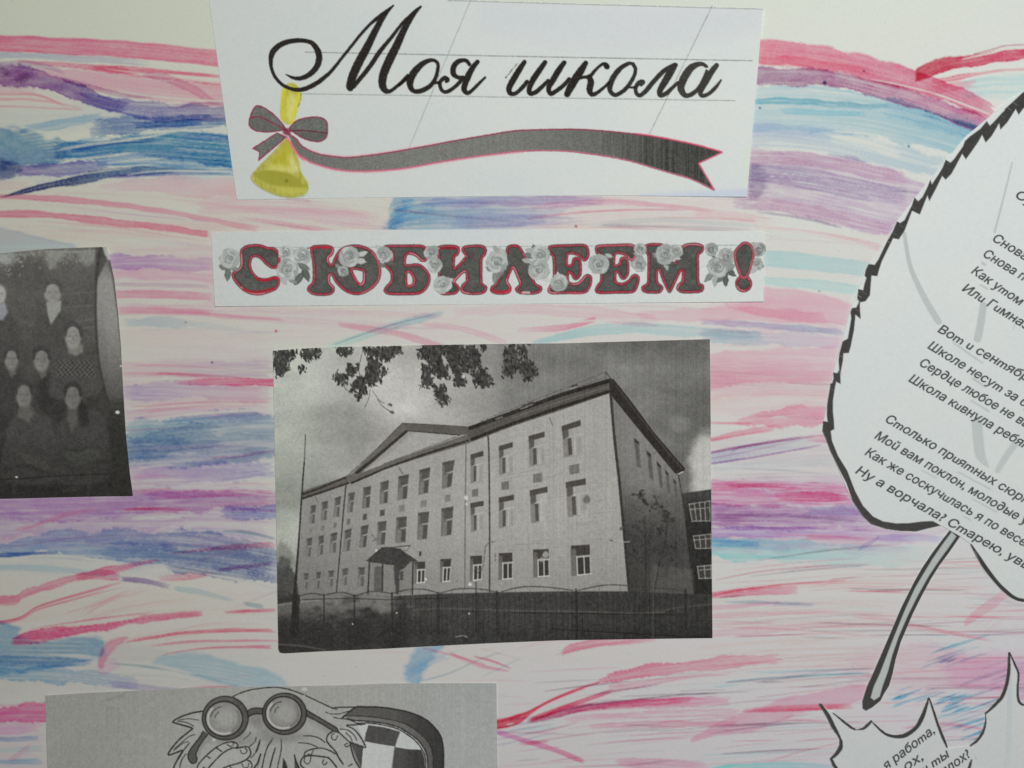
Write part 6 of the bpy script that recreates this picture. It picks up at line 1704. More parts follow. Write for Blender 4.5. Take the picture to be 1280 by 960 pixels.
def sweater(mk):
    gp.fill([(84, 432), (104, 430), (104, 440), (95, 445), (86, 441)], (116, 114, 108), a=.9, soft=3, mk=mk)
    sl = gp.win(64, 446, 124, 476)
    xx, yy = gp.X[sl], gp.Y[sl]
    pat = np.sin(xx * 1.05 + np.sin(yy * .5)) * np.sin(yy * 1.05)
    gp.img[sl] += (np.clip(pat, -.4, 1) * 22 * sstep(64, 74, xx) * sstep(124, 114, xx) * sstep(446, 452, yy) * sstep(476, 468, yy))[..., None]


person([(62, 480), (66, 452), (80, 444), (95, 446), (112, 444), (124, 456), (126, 490), (90, 500), (66, 496)], 72, (91.5, 421, 10, 15, 116, 58), sweater)
person([(4, 600), (8, 545), (16, 524), (28, 516), (42, 514), (60, 520), (70, 545), (72, 600)], 66, (30, 494, 10, 15, 96, 52), lambda mk: gp.fill([(25, 505), (38, 505), (44, 516), (36, 528), (22, 520)], (92, 90, 85), a=.8, soft=4, mk=mk))
person([(68, 600), (70, 545), (78, 524), (92, 520), (112, 512), (128, 518), (136, 545), (136, 600)], 64, (91, 496, 10, 15, 92, 46), lambda mk: (gp.fill([(86, 506), (97, 506), (98, 526), (90, 540), (84, 524)], (86, 84, 80), a=.8, soft=4, mk=mk), gp.fill([(100, 500), (110, 510), (112, 530), (102, 536), (98, 520)], (44, 43, 41), a=.7, soft=4)))
gp.fill([(24, 566), (50, 572), (64, 582), (62, 590), (34, 580)], (84, 84, 78), a=.5, soft=4, wob=2)
gp.fill([(78, 570), (104, 560), (122, 562), (130, 572), (100, 580)], (80, 82, 76), a=.5, soft=4, wob=2)
gp.line([(88, 562), (100, 563), (108, 560)], 3, (44, 43, 41), a=.7, soft=3)
gp.line([(-60, 601), (20, 598.6), (70, 595), (150, 592)], 1.8, (34, 33, 31), a=.8, soft=2)
gp.line([(0, 590), (30, 582), (60, 592)], 4, (48, 46, 44), a=.6, soft=4)
gp.line([(108, 570), (112, 600), (110, 618)], 3, (68, 68, 63), a=.5, soft=4)
gp.line([(16, 590), (18, 616)], 4, (62, 61, 57), a=.5, soft=4)
gp.line([(80, 613), (100, 611)], 5, (66, 66, 61), a=.5, soft=4)
# pale page margin, its sheen and shadow painted into the printed tone
edge_ = [(127, 309), (123, 330), (120.4, 360), (120, 390), (121, 420), (123.5, 450), (129, 480), (138, 506), (150, 520)]
gp.fill([(127.6, 309), (124, 330), (121.5, 360), (121, 390), (122, 420), (124.5, 450), (130, 480), (140, 510), (156, 530), (156, 500), (152, 440), (147, 390), (141, 348), (134, 326)],
        tone(lambda X, Y: np.interp(Y, [309, 330, 350, 400, 440, 470, 500, 530], [100, 112, 138, 136, 118, 98, 76, 58]) - 10 * sstep(140, 126, X) * sstep(350, 420, Y)), a=.95, soft=3)
gp.fill([(120, 309), (128, 309), (134, 326), (128, 338), (122, 350), (119, 350), (120, 330)], (66, 65, 62), a=.8, soft=3)
gp.line(edge_, 2.6, (56, 54, 52), a=.7, soft=2.4)
gp.fill([(129.5, 309), (136, 309.5), (139, 324), (136.5, 326), (132, 318)], (168, 171, 166), a=.9, soft=2.5)
gp.fill([(140, 500), (157, 500), (170, 625), (135, 625), (138, 560)], (48, 48, 45), a=.6, soft=8)
gp.fill([(-62, 560), (170, 560), (170, 630), (-62, 630)], (40, 39, 37), a=.35, soft=30)
for x, y, r in ((147.2, 515.4, 2.6), (151.6, 457.4, 1.5), (21, 596.4, 1.4)):
    gp.ell(x, y, r, r * .85, (196, 196, 190), a=.95, soft=1.2, wob=.6)
for k in range(24):
    rs = np.random.RandomState(k)
    gp.ell(rs.uniform(-10, 30), rs.uniform(318, 345), rs.uniform(.6, 1.6), .7, (140, 140, 134), a=.7, soft=1.4, rot=rs.uniform(0, 3))
gp.grainy(15, 1.1, 5)
gp.img = np.clip(gp.img, 26, 225)
group_photo = empty("group_photo", 60, 470, "dark grey photocopied group picture of standing and seated people with a pale curved margin", "photo")
cut("print", gp, M_PRINT, group_photo, poly=GROUP_POLY, zf=GROUP, thick=.003)
for i, mk in enumerate(persons):
    cut("person", gp, M_PRINT, group_photo, clip=GROUP_POLY, mk=mk, thr=.4, lift=.00003 + .000004 * i, zf=GROUP)

# ================================================================ cartoon card at the bottom
cc = Sheet(48, 846, 632, 1040, 0.68)
cc.gain = 1.10
X, Y = cc.X, cc.Y
CARD_POLY = [(57, 869.5), (110, 866), (170, 863.4), (240, 859.6), (300, 858.4), (360, 857.6), (420, 856.6), (480, 854.4), (550, 853.8), (620.5, 853.8), (621, 900), (623, 1030), (62, 1030), (59, 950)]
CARD = lifted(0.00012, 57, 854, 622, 1030, tl=.0005, tr=.0004, wave=.0003, seed=12)
cc.img[:] = (np.interp(X, [50, 150, 260, 400, 520, 620], [130, 134, 142, 146, 148, 150]).astype(np.float32)[..., None] * np.array([1.0, 1.0, .97], np.float32))
cc.img += ((fbm(X / 60, Y / 50, 5) - .5) * 8)[..., None]
cc.img += (sstep(420, 600, X) * 3)[..., None] * np.array([-.6, .3, 1.2], np.float32)
K = (44, 42, 41)
a8, b8, c8 = (lambda p: z(200, 850, 8.729, p)), (lambda p: z(320, 850, 8.729, p)), (lambda p: z(420, 850, 8, p))
m_hair, m_gl, m_frame, m_h1, m_h2 = (cc.mask() for _ in range(5))
lens = []


def ink(pts, w=1.5, a=.95, mk=None, col=K, **k):
    cc.line(pts, w, col, a=a, soft=1.1, rough=.3, mk=mk, **k)


# chequered board with a thick rim behind the head
rim_o = c8([(70, 375), (185, 275), (300, 268), (430, 270), (560, 285), (700, 312), (800, 345), (900, 395), (970, 455), (1030, 530), (1062, 610), (1075, 720), (1075, 900), (1075, 1300)])
rim_m = c8([(85, 358), (250, 360), (400, 372), (560, 398), (690, 436), (800, 500), (890, 580), (945, 660), (970, 760), (972, 900), (972, 1300)])
rim_i = c8([(110, 385), (200, 405), (330, 412), (480, 432), (620, 468), (730, 530), (820, 600), (880, 680), (910, 760), (918, 880), (918, 1300)])
rim_w = c8([(210, 432), (330, 428), (480, 450), (610, 484), (710, 540), (800, 612), (860, 690), (892, 770), (898, 880), (898, 1300)])
RIM = tone(lambda X, Y: np.interp(X, [430, 490, 520, 556], [84, 82, 64, 54]) + 6 * (vnoise(X / 1.2, Y / 40, 3) - .5))
cc.fill(catmull(rim_o, 5).tolist() + catmull(rim_m, 5)[::-1].tolist(), RIM, soft=1.1, mk=m_frame)
cc.fill(catmull(rim_m, 5).tolist() + catmull(rim_i, 5)[::-1].tolist(), tone(lambda X, Y: np.interp(X, [430, 500, 545], [112, 100, 82])), soft=1.1, mk=m_frame)
cc.fill(catmull(rim_i, 5).tolist() + catmull(rim_w, 5)[::-1].tolist(), (166, 168, 166), soft=1.1, mk=m_frame)
inner = catmull(rim_w, 5).tolist() + c8([(860, 1300), (230, 1300), (230, 880), (150, 620), (20, 500)])
cc.fill(inner, (176, 179, 178), a=.85, soft=1.1, mk=m_frame)
chk = tone(lambda X, Y: 72 + 6 * (vnoise(X / 1.2, Y / 30, 13) - .5) - 12 * sstep(500, 520, X))
cc.fill(c8([(325, 450), (480, 470), (640, 515), (610, 590), (590, 662), (440, 640), (290, 612), (300, 540)]), chk, soft=1.1)
cc.fill(c8([(588, 668), (720, 690), (855, 696), (885, 780), (892, 900), (892, 1080), (556, 1060), (562, 900)]), chk, soft=1.1)
cc.fill(c8([(135, 622), (270, 668), (262, 760), (250, 900), (240, 900)]), chk, soft=1.1)
cc.fill(c8([(260, 900), (252, 1090), (550, 1060), (558, 905)]), (170, 172, 171), a=.0)
cc.fill(c8([(180, 1080), (556, 1060), (552, 1300), (180, 1300)]), chk, soft=1.1)
for ln, w in ((rim_o, 2.0), (rim_m, 1.1), (rim_i, 1.7), (rim_w, 1.5)):
    ink(ln, w, mk=m_frame)
ink(c8([(540, 490), (515, 500), (508, 520)]), 1.0)
ink(c8([(330, 455), (300, 540), (285, 612), (268, 690), (258, 780), (250, 880)]), 1.0, a=.6)
ink(c8([(640, 520), (612, 590), (590, 665), (572, 780), (558, 880)]), .9, a=.5)
# head, hair
cc.fill(a8([(800, 180), (1000, 105), (1222, 80)]) + b8([(200, 78), (420, 125), (640, 215), (830, 305), (1080, 295), (960, 400), (1100, 480), (1180, 640), (1190, 720), (1030, 680), (1150, 960), (1150, 1100)]) + a8([(120, 1100), (150, 950), (220, 790), (90, 815), (340, 530), (150, 450), (460, 340)]), (147, 148, 145), a=.55, soft=2, mk=m_hair)
ink(a8([(800, 178), (880, 140), (1000, 105), (1120, 88), (1222, 80)]) + b8([(100, 84), (200, 78), (320, 92), (420, 122), (520, 160), (640, 215), (740, 262), (830, 305)]), 1.5, mk=m_hair)
ink(b8([(830, 305), (950, 296), (1080, 295)]), 1.5, mk=m_hair)
ink(b8([(830, 305), (885, 320)]), 1.0)
ink(b8([(1080, 300), (1010, 355), (940, 410)]), 1.5, mk=m_hair)
for p in (a8([(460, 340), (350, 360), (230, 400), (145, 450), (160, 465), (240, 490), (350, 525), (320, 560), (220, 640), (140, 730), (92, 800), (110, 815), (180, 790), (245, 770), (200, 850), (165, 920), (150, 970), (140, 1080)]),):
    ink(p, 2.0, mk=m_hair)
for p, w in ((a8([(200, 440), (300, 422), (420, 435)]), .9), (a8([(190, 452), (270, 458), (330, 480), (370, 505)]), 1.1), (a8([(385, 595), (330, 610), (250, 670), (160, 750)]), 1.1), (a8([(310, 672), (250, 690), (150, 770)]), 1.0), (a8([(325, 685), (270, 750), (215, 840), (205, 860)]), 1.3),
             (a8([(280, 810), (235, 880), (215, 960)]), 1.2), (a8([(990, 570), (960, 610), (915, 645)]), 1.1), (a8([(1050, 625), (1030, 680), (975, 725)]), 1.2), (a8([(1095, 650), (1060, 770), (990, 850)]), 1.2), (a8([(1222, 660), (1170, 740), (1140, 830), (1115, 960), (1110, 1060)]), 1.2),
             (a8([(1100, 810, 3), (1080, 900, 2.2), (1060, 960, 1.6)]), 2.2), (b8([(45, 650), (0, 780)]), 1.2), (b8([(50, 810), (20, 900), (-20, 960)]), 2.0), (b8([(185, 635), (130, 720), (95, 830), (65, 960), (50, 1080)]), 1.2), (b8([(275, 640), (275, 760), (240, 930), (225, 1060)]), 1.2),
             (b8([(210, 745), (180, 840), (150, 960)]), 1.9), (b8([(420, 820), (440, 900), (470, 960)]), 1.8), (b8([(765, 350), (820, 370), (920, 365), (1040, 330)]), 1.0), (b8([(850, 405), (900, 418), (960, 422)]), 1.0), (b8([(960, 420), (1040, 440), (1110, 475), (1150, 490)]), 1.3),
             (b8([(1190, 478), (1080, 488), (990, 495), (1060, 530), (1120, 590), (1170, 670), (1195, 735), (1130, 712), (1020, 675)]), 1.7), (b8([(920, 535), (1000, 545), (1070, 600), (1098, 655)]), 1.2), (b8([(980, 575), (1030, 620), (1050, 670)]), 1.1),
             (b8([(915, 580), (970, 630), (1030, 690)]), 1.5), (b8([(520, 608), (620, 612), (700, 640), (750, 680)]), 1.4), (b8([(468, 685), (560, 690), (630, 712), (690, 745)]), 1.3)):
    ink(p, w, mk=m_hair)
cc.fill(b8([(296, 850), (325, 890), (345, 960), (350, 1040), (280, 1040)]), K, a=.92)
cc.fill(b8([(420, 820), (440, 870), (480, 960), (500, 1040), (420, 1040)]), K, a=.7)
# soft shading under the spectacles
cc.ell(*a8([(790, 640)])[0], 26, 9, (104, 104, 100), a=.45, soft=9)
cc.ell(*a8([(1050, 420)])[0], 11, 9, (108, 107, 104), a=.5, soft=9)
cc.ell(*b8([(300, 620)])[0], 26, 7, (104, 103, 100), a=.5, soft=8)
cc.ell(*b8([(60, 500)])[0], 8, 20, (112, 111, 108), a=.5, soft=9, rot=-.5)
cc.line(a8([(520, 640), (430, 740), (420, 800)]), 7, (108, 107, 104), a=.45, soft=6)
cc.line(b8([(590, 430), (720, 510), (830, 575)]), 6, (112, 111, 108), a=.45, soft=6)
# spectacles
FR = tone(lambda X, Y: 78 + 8 * (fbm(X / 9, Y / 7, 6) - .5))
br = a8([(950, 340), (1000, 312), (1060, 305), (1130, 312), (1130, 372), (1050, 368), (990, 385), (960, 410)])
cc.fill(br, FR, soft=1.2, mk=m_gl)
ink(br[:4], 1.6, mk=m_gl); ink(br[4:], 1.6, mk=m_gl)
tmp = a8([(470, 560), (430, 630), (350, 730), (310, 800), (312, 860), (345, 905), (390, 900), (405, 860), (395, 810), (420, 740), (470, 660), (525, 595)])
cc.fill(tmp, FR, soft=1.2, smooth=True, mk=m_gl); ink(tmp, 1.6, mk=m_gl)
tm2 = b8([(540, 320), (640, 380), (760, 450), (880, 520), (910, 575), (850, 560), (740, 490), (650, 440), (560, 395)])
cc.fill(tm2, FR, soft=1.2, mk=m_gl); ink(tm2 + tm2[:1], 1.6, mk=m_gl, smooth=False)
for (c, rx, ry), (ci, ri, rj) in (((a8([(713, 415)])[0], 29.5, 28), (a8([(700, 422)])[0], 22.4, 20.8)), ((b8([(312, 368)])[0], 28.2, 26.6), (b8([(300, 365)])[0], 21.8, 20.4))):
    cc.ell(*c, rx, ry, (44, 42, 41), soft=1.2, mk=m_gl)
    sl = cc.win(c[0] - rx, c[1] - ry, c[0] + rx, c[1] + ry)
    cc.ell(*c, rx - 1.6, ry - 1.6, (80, 79, 76), soft=1.5, mk=m_gl)
    cc.line([(c[0] - rx * .62, c[1] - ry * .62), (c[0] - rx * .2, c[1] - ry * .86), (c[0] + rx * .3, c[1] - ry * .82)], 3, (96, 94, 91), a=.7, soft=3)
    cc.ell(*ci, ri + 1.6, rj + 1.6, (38, 36, 35), soft=1.2, mk=m_gl)
    mk = cc.mask()
    cc.ell(*ci, ri, rj, (122, 121, 118), soft=1.2, mk=mk)
    cc.ell(ci[0] + 2, ci[1] - 1, ri * .62, rj * .6, (146, 146, 142), a=.85, soft=12)
    cc.line([(ci[0] + ri * .9 * math.cos(t), ci[1] + rj * .9 * math.sin(t)) for t in np.linspace(1.2, 3.9, 9)], 2.2, (184, 184, 180), a=.8, soft=2.2)
    cc.line([(ci[0] + ri * .86 * math.cos(t), ci[1] + rj * .86 * math.sin(t)) for t in np.linspace(-.6, 1.0, 7)], 3, (96, 95, 92), a=.6, soft=3)
    ink([(ci[0] + ri * .76 * math.cos(t), ci[1] + rj * .74 * math.sin(t)) for t in np.linspace(3.35, 4.55, 6)], 1.3, col=(64, 62, 60))
    ink([(ci[0] + ri * .5 * math.cos(t), ci[1] + rj * .5 * math.sin(t)) for t in np.linspace(3.3, 4.1, 5)], 1.3, col=(72, 70, 68))
    lens.append(mk)
# hands in front of the face
SK = (150, 151, 148)
h1 = a8([(400, 1080), (405, 960), (440, 890), (510, 820), (600, 740), (680, 695), (760, 675), (820, 680), (850, 715), (830, 740), (950, 730), (985, 765), (985, 820), (940, 870), (990, 895), (1010, 960), (1000, 1080)])
cc.fill(h1, SK, a=.95, soft=1.2, mk=m_h1)
for p, w in ((a8([(405, 980), (420, 920), (510, 820), (600, 745), (680, 698), (760, 675), (815, 680), (850, 712), (832, 742)]), 1.7), (a8([(530, 960), (600, 880), (690, 795), (780, 745), (850, 740), (950, 728), (985, 765), (988, 815), (940, 868), (860, 905), (760, 935), (690, 960)]), 1.7),
             (a8([(800, 680), (800, 705), (770, 725), (735, 705)]), 1.2), (a8([(925, 740), (952, 770), (930, 800), (895, 800), (878, 765)]), 1.2), (a8([(612, 738), (672, 778)]), 1.6), (a8([(505, 828), (545, 850)]), 1.6), (a8([(940, 870), (985, 890), (1005, 930), (990, 970)]), 1.6),
             (a8([(895, 915), (915, 955), (960, 950), (970, 910)]), 1.1), (a8([(760, 935), (785, 965)]), 1.4), (a8([(470, 950), (500, 965)]), 1.3)):
    ink(p, w, mk=m_h1)
h2 = b8([(490, 1080), (485, 930), (520, 830), (560, 775), (690, 745), (760, 750), (860, 800), (775, 680), (775, 620), (830, 565), (890, 575), (1030, 690), (1060, 800), (1130, 950), (1130, 1080)])
cc.fill(h2, SK, a=.95, soft=1.2, mk=m_h2)
for p, w in ((b8([(835, 560), (785, 600), (772, 660), (810, 715), (870, 780), (905, 850), (950, 915)]), 1.9), (b8([(525, 825), (540, 785), (600, 758), (700, 742), (780, 760), (865, 800)]), 1.6), (b8([(880, 950), (800, 855), (740, 838), (620, 825), (530, 832), (490, 880), (492, 930), (530, 965)]), 1.9),
             (b8([(1028, 690), (1045, 770), (1075, 860), (1120, 940), (1150, 1000)]), 1.9), (b8([(855, 580), (825, 605), (835, 645), (870, 650), (890, 610)]), 1.2), (b8([(1000, 690), (968, 705), (985, 728), (1020, 712)]), 1.2), (b8([(625, 770), (600, 815), (570, 805)]), 1.1),
             (b8([(535, 845), (525, 885), (560, 915), (590, 890), (600, 840)]), 1.2), (b8([(740, 870), (725, 900), (750, 925), (778, 895)]), 1.2), (b8([(1010, 938), (1048, 918)]), 1.3)):
    ink(p, w, mk=m_h2)
for x, y, r in ((267.5, 924.8, 1.6), (380.6, 861.4, 2.6), (380.4, 869.6, 1.2)):
    cc.ell(x, y, r * 1.2, r, (176, 176, 172), a=.9, soft=1.2, wob=.6)
cc.line([(128, 876), (140, 873), (156, 868)], 2.6, (112, 112, 107), a=.5, soft=3, grain=.5)
cc.fill([(380, 857), (430, 856), (430, 850), (300, 850), (300, 858)], (166, 164, 160), a=.25, soft=6)
cc.grainy(12, 1.15, 5)
cc.img += ((vnoise(X / 1.2, Y / 300, 3) - .5) * 5)[..., None]
cartoon = empty("cartoon_card", 340, 905, "grey card with an ink cartoon of a shaggy man in round spectacles, hands raised", "card")
cut("sheet", cc, M_PRINT, cartoon, poly=CARD_POLY, zf=CARD, thick=.003)
cut("chequered_board", cc, M_PRINT, cartoon, mk=np.where(m_hair > .3, 0, m_frame), thr=.4, lift=.00003, zf=CARD)
cut("hair", cc, M_PRINT, cartoon, mk=m_hair, thr=.3, lift=.00004, zf=CARD)
cut("hand", cc, M_PRINT, cartoon, mk=m_h1, thr=.4, lift=.00006, zf=CARD)
cut("hand", cc, M_PRINT, cartoon, mk=m_h2, thr=.4, lift=.00006, zf=CARD)
gl = cut("spectacles", cc, M_PRINT, cartoon, mk=np.where(np.maximum(m_h1, m_h2) > .5, 0, m_gl), thr=.4, lift=.00008, zf=CARD)
for mk in lens:
    cut("lens", cc, M_PRINT, gl, mk=mk, thr=.5, lift=.0001, zf=CARD)
# ================================================================ paper leaves with verses
lf = Sheet(1022, 96, 1420, 900, 0.74)
X, Y = lf.X, lf.Y
lf.img[:] = white_paper(X, Y, (0.77, 0.815, 0.805))
lf.img += ((fbm(X / 90, Y / 70, 5) - .5) * 6)[..., None] * np.array([1.0, .4, .2], np.float32)
a5, a6, a7, a8_ = (lambda p: z(1110, 100, 4.174, p)), (lambda p: z(1020, 300, 4.8, p)), (lambda p: z(1020, 480, 4.8, p)), (lambda p: z(1070, 640, 3.69, p))
LEAF = lifted(0.00012, 1030, 60, 1420, 760, bl=.0005, tl=.001, wave=.0004, seed=15)
edge_l = a5([(900, -60), (700, 62), (620, 108), (515, 203), (400, 298), (300, 423), (190, 553), (130, 628), (50, 733), (0, 818)]) + a6([(430, -5), (350, 110), (288, 190), (250, 298), (205, 410), (150, 620), (100, 798), (68, 950)]) + \
    a7([(58, 150), (36, 270), (73, 372), (137, 522), (208, 682), (286, 794), (378, 856), (500, 878), (600, 885), (748, 849)])
edge_r = a8_([(395, 62), (430, 84), (478, 112), (527, 146), (556, 205), (588, 272), (650, 346), (720, 399), (778, 414), (900, 420)]) + [(1418, 740), (1418, 100)]
LEAF_POLY = edge_l + edge_r
STEM = a8_([(430, 84), (390, 135), (350, 188), (305, 255), (268, 320), (208, 440), (148, 580), (78, 740), (48, 805), (28, 870), (29, 905), (46, 916), (75, 900), (112, 870), (130, 835), (152, 800), (168, 745), (182, 680), (206, 600), (232, 540), (262, 470), (302, 390), (345, 310), (382, 250), (430, 185), (480, 112)])
m_out, m_stem, m_vein = lf.mask(), lf.mask(), []
BK = tone(lambda X, Y: 62 + 12 * (vnoise(X / 1.2, Y / 1.2, 3) - .5))
# grey veins
for pts in ([(1130, 292, 4.5), (1137, 331, 5.5), (1149, 360, 7), (1163, 386, 8), (1173, 402, 8)], [(1229, 382, 9), (1226, 403, 9.5), (1222, 423, 10)], [(1221, 528, 13), (1223, 552, 13), (1226, 570, 12), (1236, 584, 2)], [(1268, 556, 8), (1258, 570, 8.4), (1247, 588, 7)],
            [(1265, 203, 1.6), (1256, 240, 2.2), (1243, 290, 2.6)], [(1191, 428, 1.5), (1208, 440, 2.4), (1228, 454, 2.0)], [(1216, 473, 3), (1230, 483, 2.2)], [(1214, 501, 2), (1236, 514, 2.6)], [(1198, 590, 2), (1237, 611, 2.6)], [(1152, 588, 1.6), (1170, 597, 2)], [(1216, 624, 2), (1246, 640, 2.4)],
            [(1270, 400, 2), (1266, 412, 1)], [(1204, 645, 2), (1213, 650, 2)], [(1228, 329, 3.6), (1231, 331, 3)], [(1225, 356, 2), (1234, 361, 2.2)]):
    mk = lf.mask()
    lf.line(pts, 2, (166, 173, 172), a=.8, soft=1.6, mk=mk)
    m_vein.append(mk)
# saw-edged black contour
o5 = a5([(760, 20), (700, 68), (655, 110), (625, 137), (610, 150), (605, 162), (590, 176), (555, 215), (530, 240), (514, 215), (480, 256), (425, 296), (400, 320), (390, 347), (345, 412), (325, 432), (300, 416), (285, 456), (265, 490), (228, 545), (221, 520), (205, 560), (180, 610), (157, 633), (137, 613), (125, 652), (85, 732), (62, 747), (46, 738), (25, 787), (0, 832)])
i5 = a5([(-3, 880), (25, 826), (55, 832), (85, 786), (125, 682), (165, 702), (205, 602), (215, 632), (250, 566), (282, 500), (300, 520), (330, 490), (352, 450), (386, 385), (405, 414), (430, 380), (470, 322), (490, 286), (508, 327), (540, 292), (579, 226), (585, 260), (622, 220), (665, 152), (680, 182), (712, 140), (780, 60)])
lf.fill(o5 + i5, BK, soft=1.2, mk=m_out)
o6 = a6([(430, -2), (372, 118), (350, 150), (315, 144), (295, 184), (290, 215), (301, 228), (290, 260), (281, 302), (251, 295), (250, 320), (245, 346), (256, 372), (240, 406), (214, 409), (205, 432), (210, 470), (200, 530), (189, 592), (158, 609), (150, 640), (139, 680), (134, 720), (138, 782), (124, 800), (101, 794), (104, 830), (90, 880), (70, 962)])
i6 = a6([(96, 962), (110, 882), (120, 850), (146, 864), (145, 800), (160, 722), (162, 680), (195, 677), (206, 640), (226, 540), (235, 448), (266, 474), (261, 400), (262, 375), (296, 367), (322, 330), (325, 282), (331, 214), (366, 217), (376, 180), (392, 130), (456, -2)])
lf.fill(o6 + i6, BK, soft=1.2, mk=m_out)
o7 = a7([(86, -4), (65, 130), (64, 190), (69, 227), (41, 222), (37, 280), (58, 330), (84, 400), (138, 512), (180, 592), (218, 700), (280, 792), (330, 840), (420, 869), (510, 882), (600, 884), (670, 866), (748, 849)])
i7 = a7([(700, 822), (640, 824), (560, 834), (480, 836), (400, 824), (340, 794), (280, 730), (232, 640), (186, 520), (130, 430), (94, 340), (87, 282), (108, 270), (106, 220), (100, 170), (100, 100), (116, -4)])
lf.fill(o7 + i7, BK, soft=1.2, mk=m_out)
lf.line(a8_([(530, 150, 6), (566, 210, 17), (600, 262, 20), (650, 325, 17), (690, 365, 18), (735, 398, 16), (790, 410, 15), (900, 415, 15)]), 3, (56, 56, 54), soft=1.2, mk=m_out)
lf.line(a8_([(548, 182, 4), (575, 250, 5), (610, 310, 4)]), 1, (150, 152, 150), a=.6)
for k in range(26):                                      # wear in the toner
    rs = np.random.RandomState(k + 40)
    t = rs.rand()
    p = o5[int(t * (len(o5) - 1))] if k % 2 else o6[int(t * (len(o6) - 1))]
    lf.line([(p[0] - 1, p[1] + 2), (p[0] + 4, p[1] + 5)], .6, (140, 142, 140), a=.45)
lf.fill(STEM, (58, 58, 56), soft=1.2, mk=m_stem, smooth=False)
core = a8_([(440, 92), (400, 145), (352, 215), (310, 285), (272, 350), (228, 445), (172, 580), (110, 740), (80, 805), (66, 855), (82, 868), (108, 850), (122, 800), (146, 735), (166, 660), (196, 575), (240, 475), (285, 385), (335, 295), (385, 220), (425, 165), (462, 112)])
lf.fill(core, (160, 165, 164), soft=1.2)
lf.line(a8_([(340, 190), (262, 320), (215, 420), (172, 520)]), 1.0, (150, 152, 150), a=.5)
lines = []
for body, pre, st, md in (
        ("Су", "С", (1268.6, 246.5), (1279.4, 253.2)),
        ("Снова", "Сно", (1240, 301), (1266.5, 317.2)),
        ("Снова п", "Снова ", (1228.2, 320.4), (1271.5, 347.0)),
        ("Как уmом", "Как ", (1213.4, 341), (1239.4, 358.6)),
        ("Илu Гuмназ", "Илu ", (1201.8, 363), (1232.8, 382)),
        ("Воm u сенmябрь", "Воm u сенmя", (1171.4, 414.6), (1266, 467.6)),
        ("Школе несуm за бу", "Школе несуm за ", (1158.8, 435), (1274, 505)),
        ("Сер∂це любое не вы", "Сер∂це любое не ", (1148.6, 456.6), (1269, 527)),
        ("Школа кuвнула ребяm", "Школа кuвнула ре", (1135, 476.4), (1260.6, 549.4)),
        ("Сmолько прuяmных сюрп", "Сmолько прuяmных ", (1106, 526.8), (1247, 610)),
        ("Моŭ вам поклон, моло∂ые ул", "Моŭ вам поклон, ", (1092.4, 547.6), (1209.4, 615)),
        ("Как же соскучuлась я по весел", "Как же соскучuлась ", (1080.4, 568.2), (1217.4, 647.4)),
        ("Ну а ворчала? Сmарею, увы", "Ну а ворчала? ", (1068.6, 591), (1183.6, 656))):
    lines.append(text_line(lf, body, pre, st, md, 15.6))

lf.grainy(4.5, 1.2, 5)
poem = empty("paper_leaf", 1190, 420, "large white paper leaf with saw-toothed black edge, grey stem and slanting printed verses", "paper leaf", "white paper leaves with verses")
cut("sheet", lf, M_PRINT, poem, poly=LEAF_POLY, zf=LEAF, thick=.003)
st_ = cut("stem", lf, M_PRINT, poem, poly=STEM, lift=.00002, zf=LEAF, thick=.003)
for mk in m_vein:
    cut("vein", lf, M_PRINT, poem, mk=mk, thr=.35, lift=.00002, zf=LEAF)
cut("contour", lf, M_TONER, poem, mk=m_out, thr=.35, lift=.00003, zf=LEAF)
for mk in lines:
    cut("text_line", lf, M_TONER, poem, mk=mk, thr=.3, lift=.00005, zf=LEAF)
# ---------------------------------------------------------------- two maple leaves at the bottom right
ml = Sheet(1016, 806, 1420, 1020, 0.74)
X, Y = ml.X, ml.Y
ml.img[:] = white_paper(X, Y, (0.775, 0.80, 0.795))
ml.img += ((fbm(X / 60, Y / 50, 5) - .5) * 5)[..., None] * np.array([1.0, .4, .2], np.float32)
m4 = lambda p: z(1020, 820, 4.923, p)
MAPLE = lifted(0.00022, 1020, 870, 1230, 1010, tl=.0006, tr=.0004, wave=.0003, seed=21)
MAPLE2 = lifted(0.0001, 1200, 810, 1420, 1010, tl=.0006, wave=.0003, seed=24)
ML1 = m4([(26, 296), (60, 320), (105, 350), (180, 405), (240, 452), (300, 440), (338, 398), (372, 430), (420, 478), (470, 498), (540, 494), (620, 444), (664, 360), (690, 254), (705, 262), (740, 380), (772, 480), (808, 556), (812, 570), (846, 566), (948, 552), (968, 568), (974, 640), (960, 700), (960, 960), (150, 960), (140, 720), (88, 634), (120, 600), (152, 548), (148, 500), (112, 440)])
ML2 = m4([(1186, -24), (1212, 10), (1248, 100), (1244, 200), (1252, 280), (1275, 302), (1320, 300), (1600, 280), (1900, 300), (1940, 960), (985, 960), (978, 690), (990, 640), (955, 556), (1000, 512), (1036, 440), (1042, 352), (1100, 300), (1150, 238), (1182, 120)])
mv1, mv2, mo1, mo2 = (ml.mask() for _ in range(4))
ml.line(m4([(150, 450, 4), (250, 560, 7), (350, 680, 9), (420, 780, 11)]), 1.4, (168, 174, 174), a=.75, mk=mv1)
ml.line(m4([(672, 540, 6), (656, 640, 8)]), 1.6, (172, 178, 178), a=.7, mk=mv1)
ml.line(m4([(1194, 60, 18), (1192, 250, 28), (1186, 450, 31), (1176, 690, 34), (1166, 960, 36)]), 6, (166, 173, 173), a=.8, soft=1.6, mk=mv2)
BKM = (56, 56, 54)
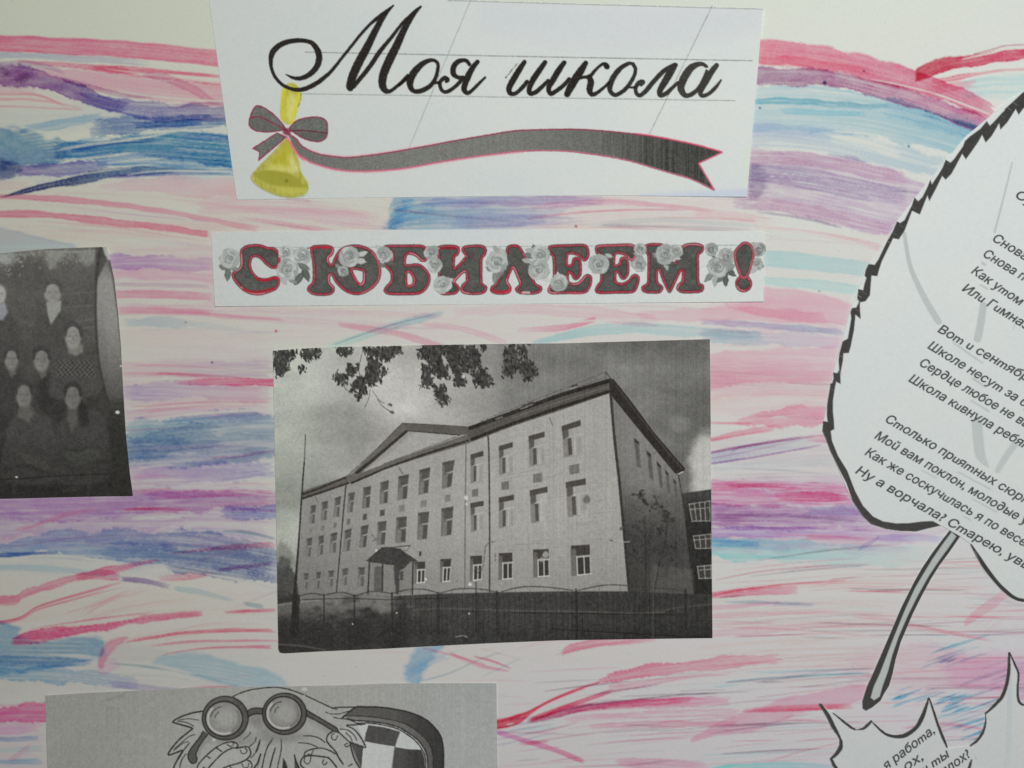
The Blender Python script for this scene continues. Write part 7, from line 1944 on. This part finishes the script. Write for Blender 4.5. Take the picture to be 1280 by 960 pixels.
for P, mk in (([(26, 296, 16), (70, 360, 22), (105, 430, 24), (140, 490, 14), (152, 520, 10)], mo1), ([(152, 515, 14), (150, 560, 26), (125, 600, 22), (92, 630, 12)], mo1), ([(92, 630, 14), (110, 670, 20), (135, 720, 16), (150, 900, 14)], mo1), ([(105, 350, 7), (160, 395, 13), (215, 438, 15), (240, 450, 10)], mo1),
              ([(250, 452, 5), (290, 445, 14), (320, 420, 18), (340, 400, 14)], mo1), ([(345, 405, 6), (380, 440, 12), (430, 480, 16), (490, 494, 22), (550, 486, 26), (615, 440, 24), (650, 380, 26), (680, 300, 16), (692, 256, 8)], mo1), ([(695, 258, 8), (720, 330, 14), (745, 410, 16), (780, 500, 18), (806, 560, 10)], mo1),
              ([(950, 550, 10), (990, 520, 16), (1025, 470, 16), (1042, 410, 10), (1042, 354, 5)], mo2), ([(1044, 352, 12), (1100, 300, 18), (1150, 238, 22), (1182, 120, 20), (1188, -20, 14)], mo2), ([(1192, -20, 8), (1222, 50, 14), (1246, 110, 14), (1240, 200, 14), (1246, 270, 16), (1270, 298, 14), (1330, 300, 12)], mo2),
              ([(955, 640, 10), (940, 690, 18), (920, 760, 20)], mo1)):
    ml.line(m4(P), 2, BKM, soft=1.2, mk=mk, rough=.3)
lines = []
for body, pre, st, md in (("я рабоmа,", "я рабоmа", m4([(430, 703)])[0], m4([(722, 478)])[0]),
                          ("ох,", "ох", m4([(556, 706)])[0], m4([(648, 644)])[0]),
                          ("u mы", "u m", m4([(668, 722)])[0], m4([(776, 648)])[0]),
                          ("плох?", "плох", m4([(786, 738)])[0], m4([(936, 628)])[0])):
    lines.append(text_line(ml, body, pre, st, md, 15.4))
ml.grainy(4.5, 1.2, 5)
maple = empty("paper_leaf", 1120, 930, "small white maple leaf cutout with pointed tips and short slanting printed lines", "paper leaf", "white paper leaves with verses")
cut("sheet", ml, M_PRINT, maple, poly=ML1, zf=MAPLE, thick=.003)
cut("vein", ml, M_PRINT, maple, mk=mv1, thr=.35, lift=.00002, zf=MAPLE)
cut("contour", ml, M_TONER, maple, mk=mo1, thr=.35, lift=.00003, zf=MAPLE)
for mk in lines:
    cut("text_line", ml, M_TONER, maple, mk=mk, thr=.3, lift=.00005, zf=MAPLE, clip=ML1)
maple2 = empty("paper_leaf", 1270, 900, "white maple leaf cutout with a tall narrow tip and a broad grey centre vein, unprinted", "paper leaf", "white paper leaves with verses")
cut("sheet", ml, M_PRINT, maple2, poly=ML2, zf=MAPLE2, thick=.003)
cut("vein", ml, M_PRINT, maple2, mk=mv2, thr=.35, lift=.00002, zf=MAPLE2)
cut("contour", ml, M_TONER, maple2, mk=mo2, thr=.35, lift=.00003, zf=MAPLE2)
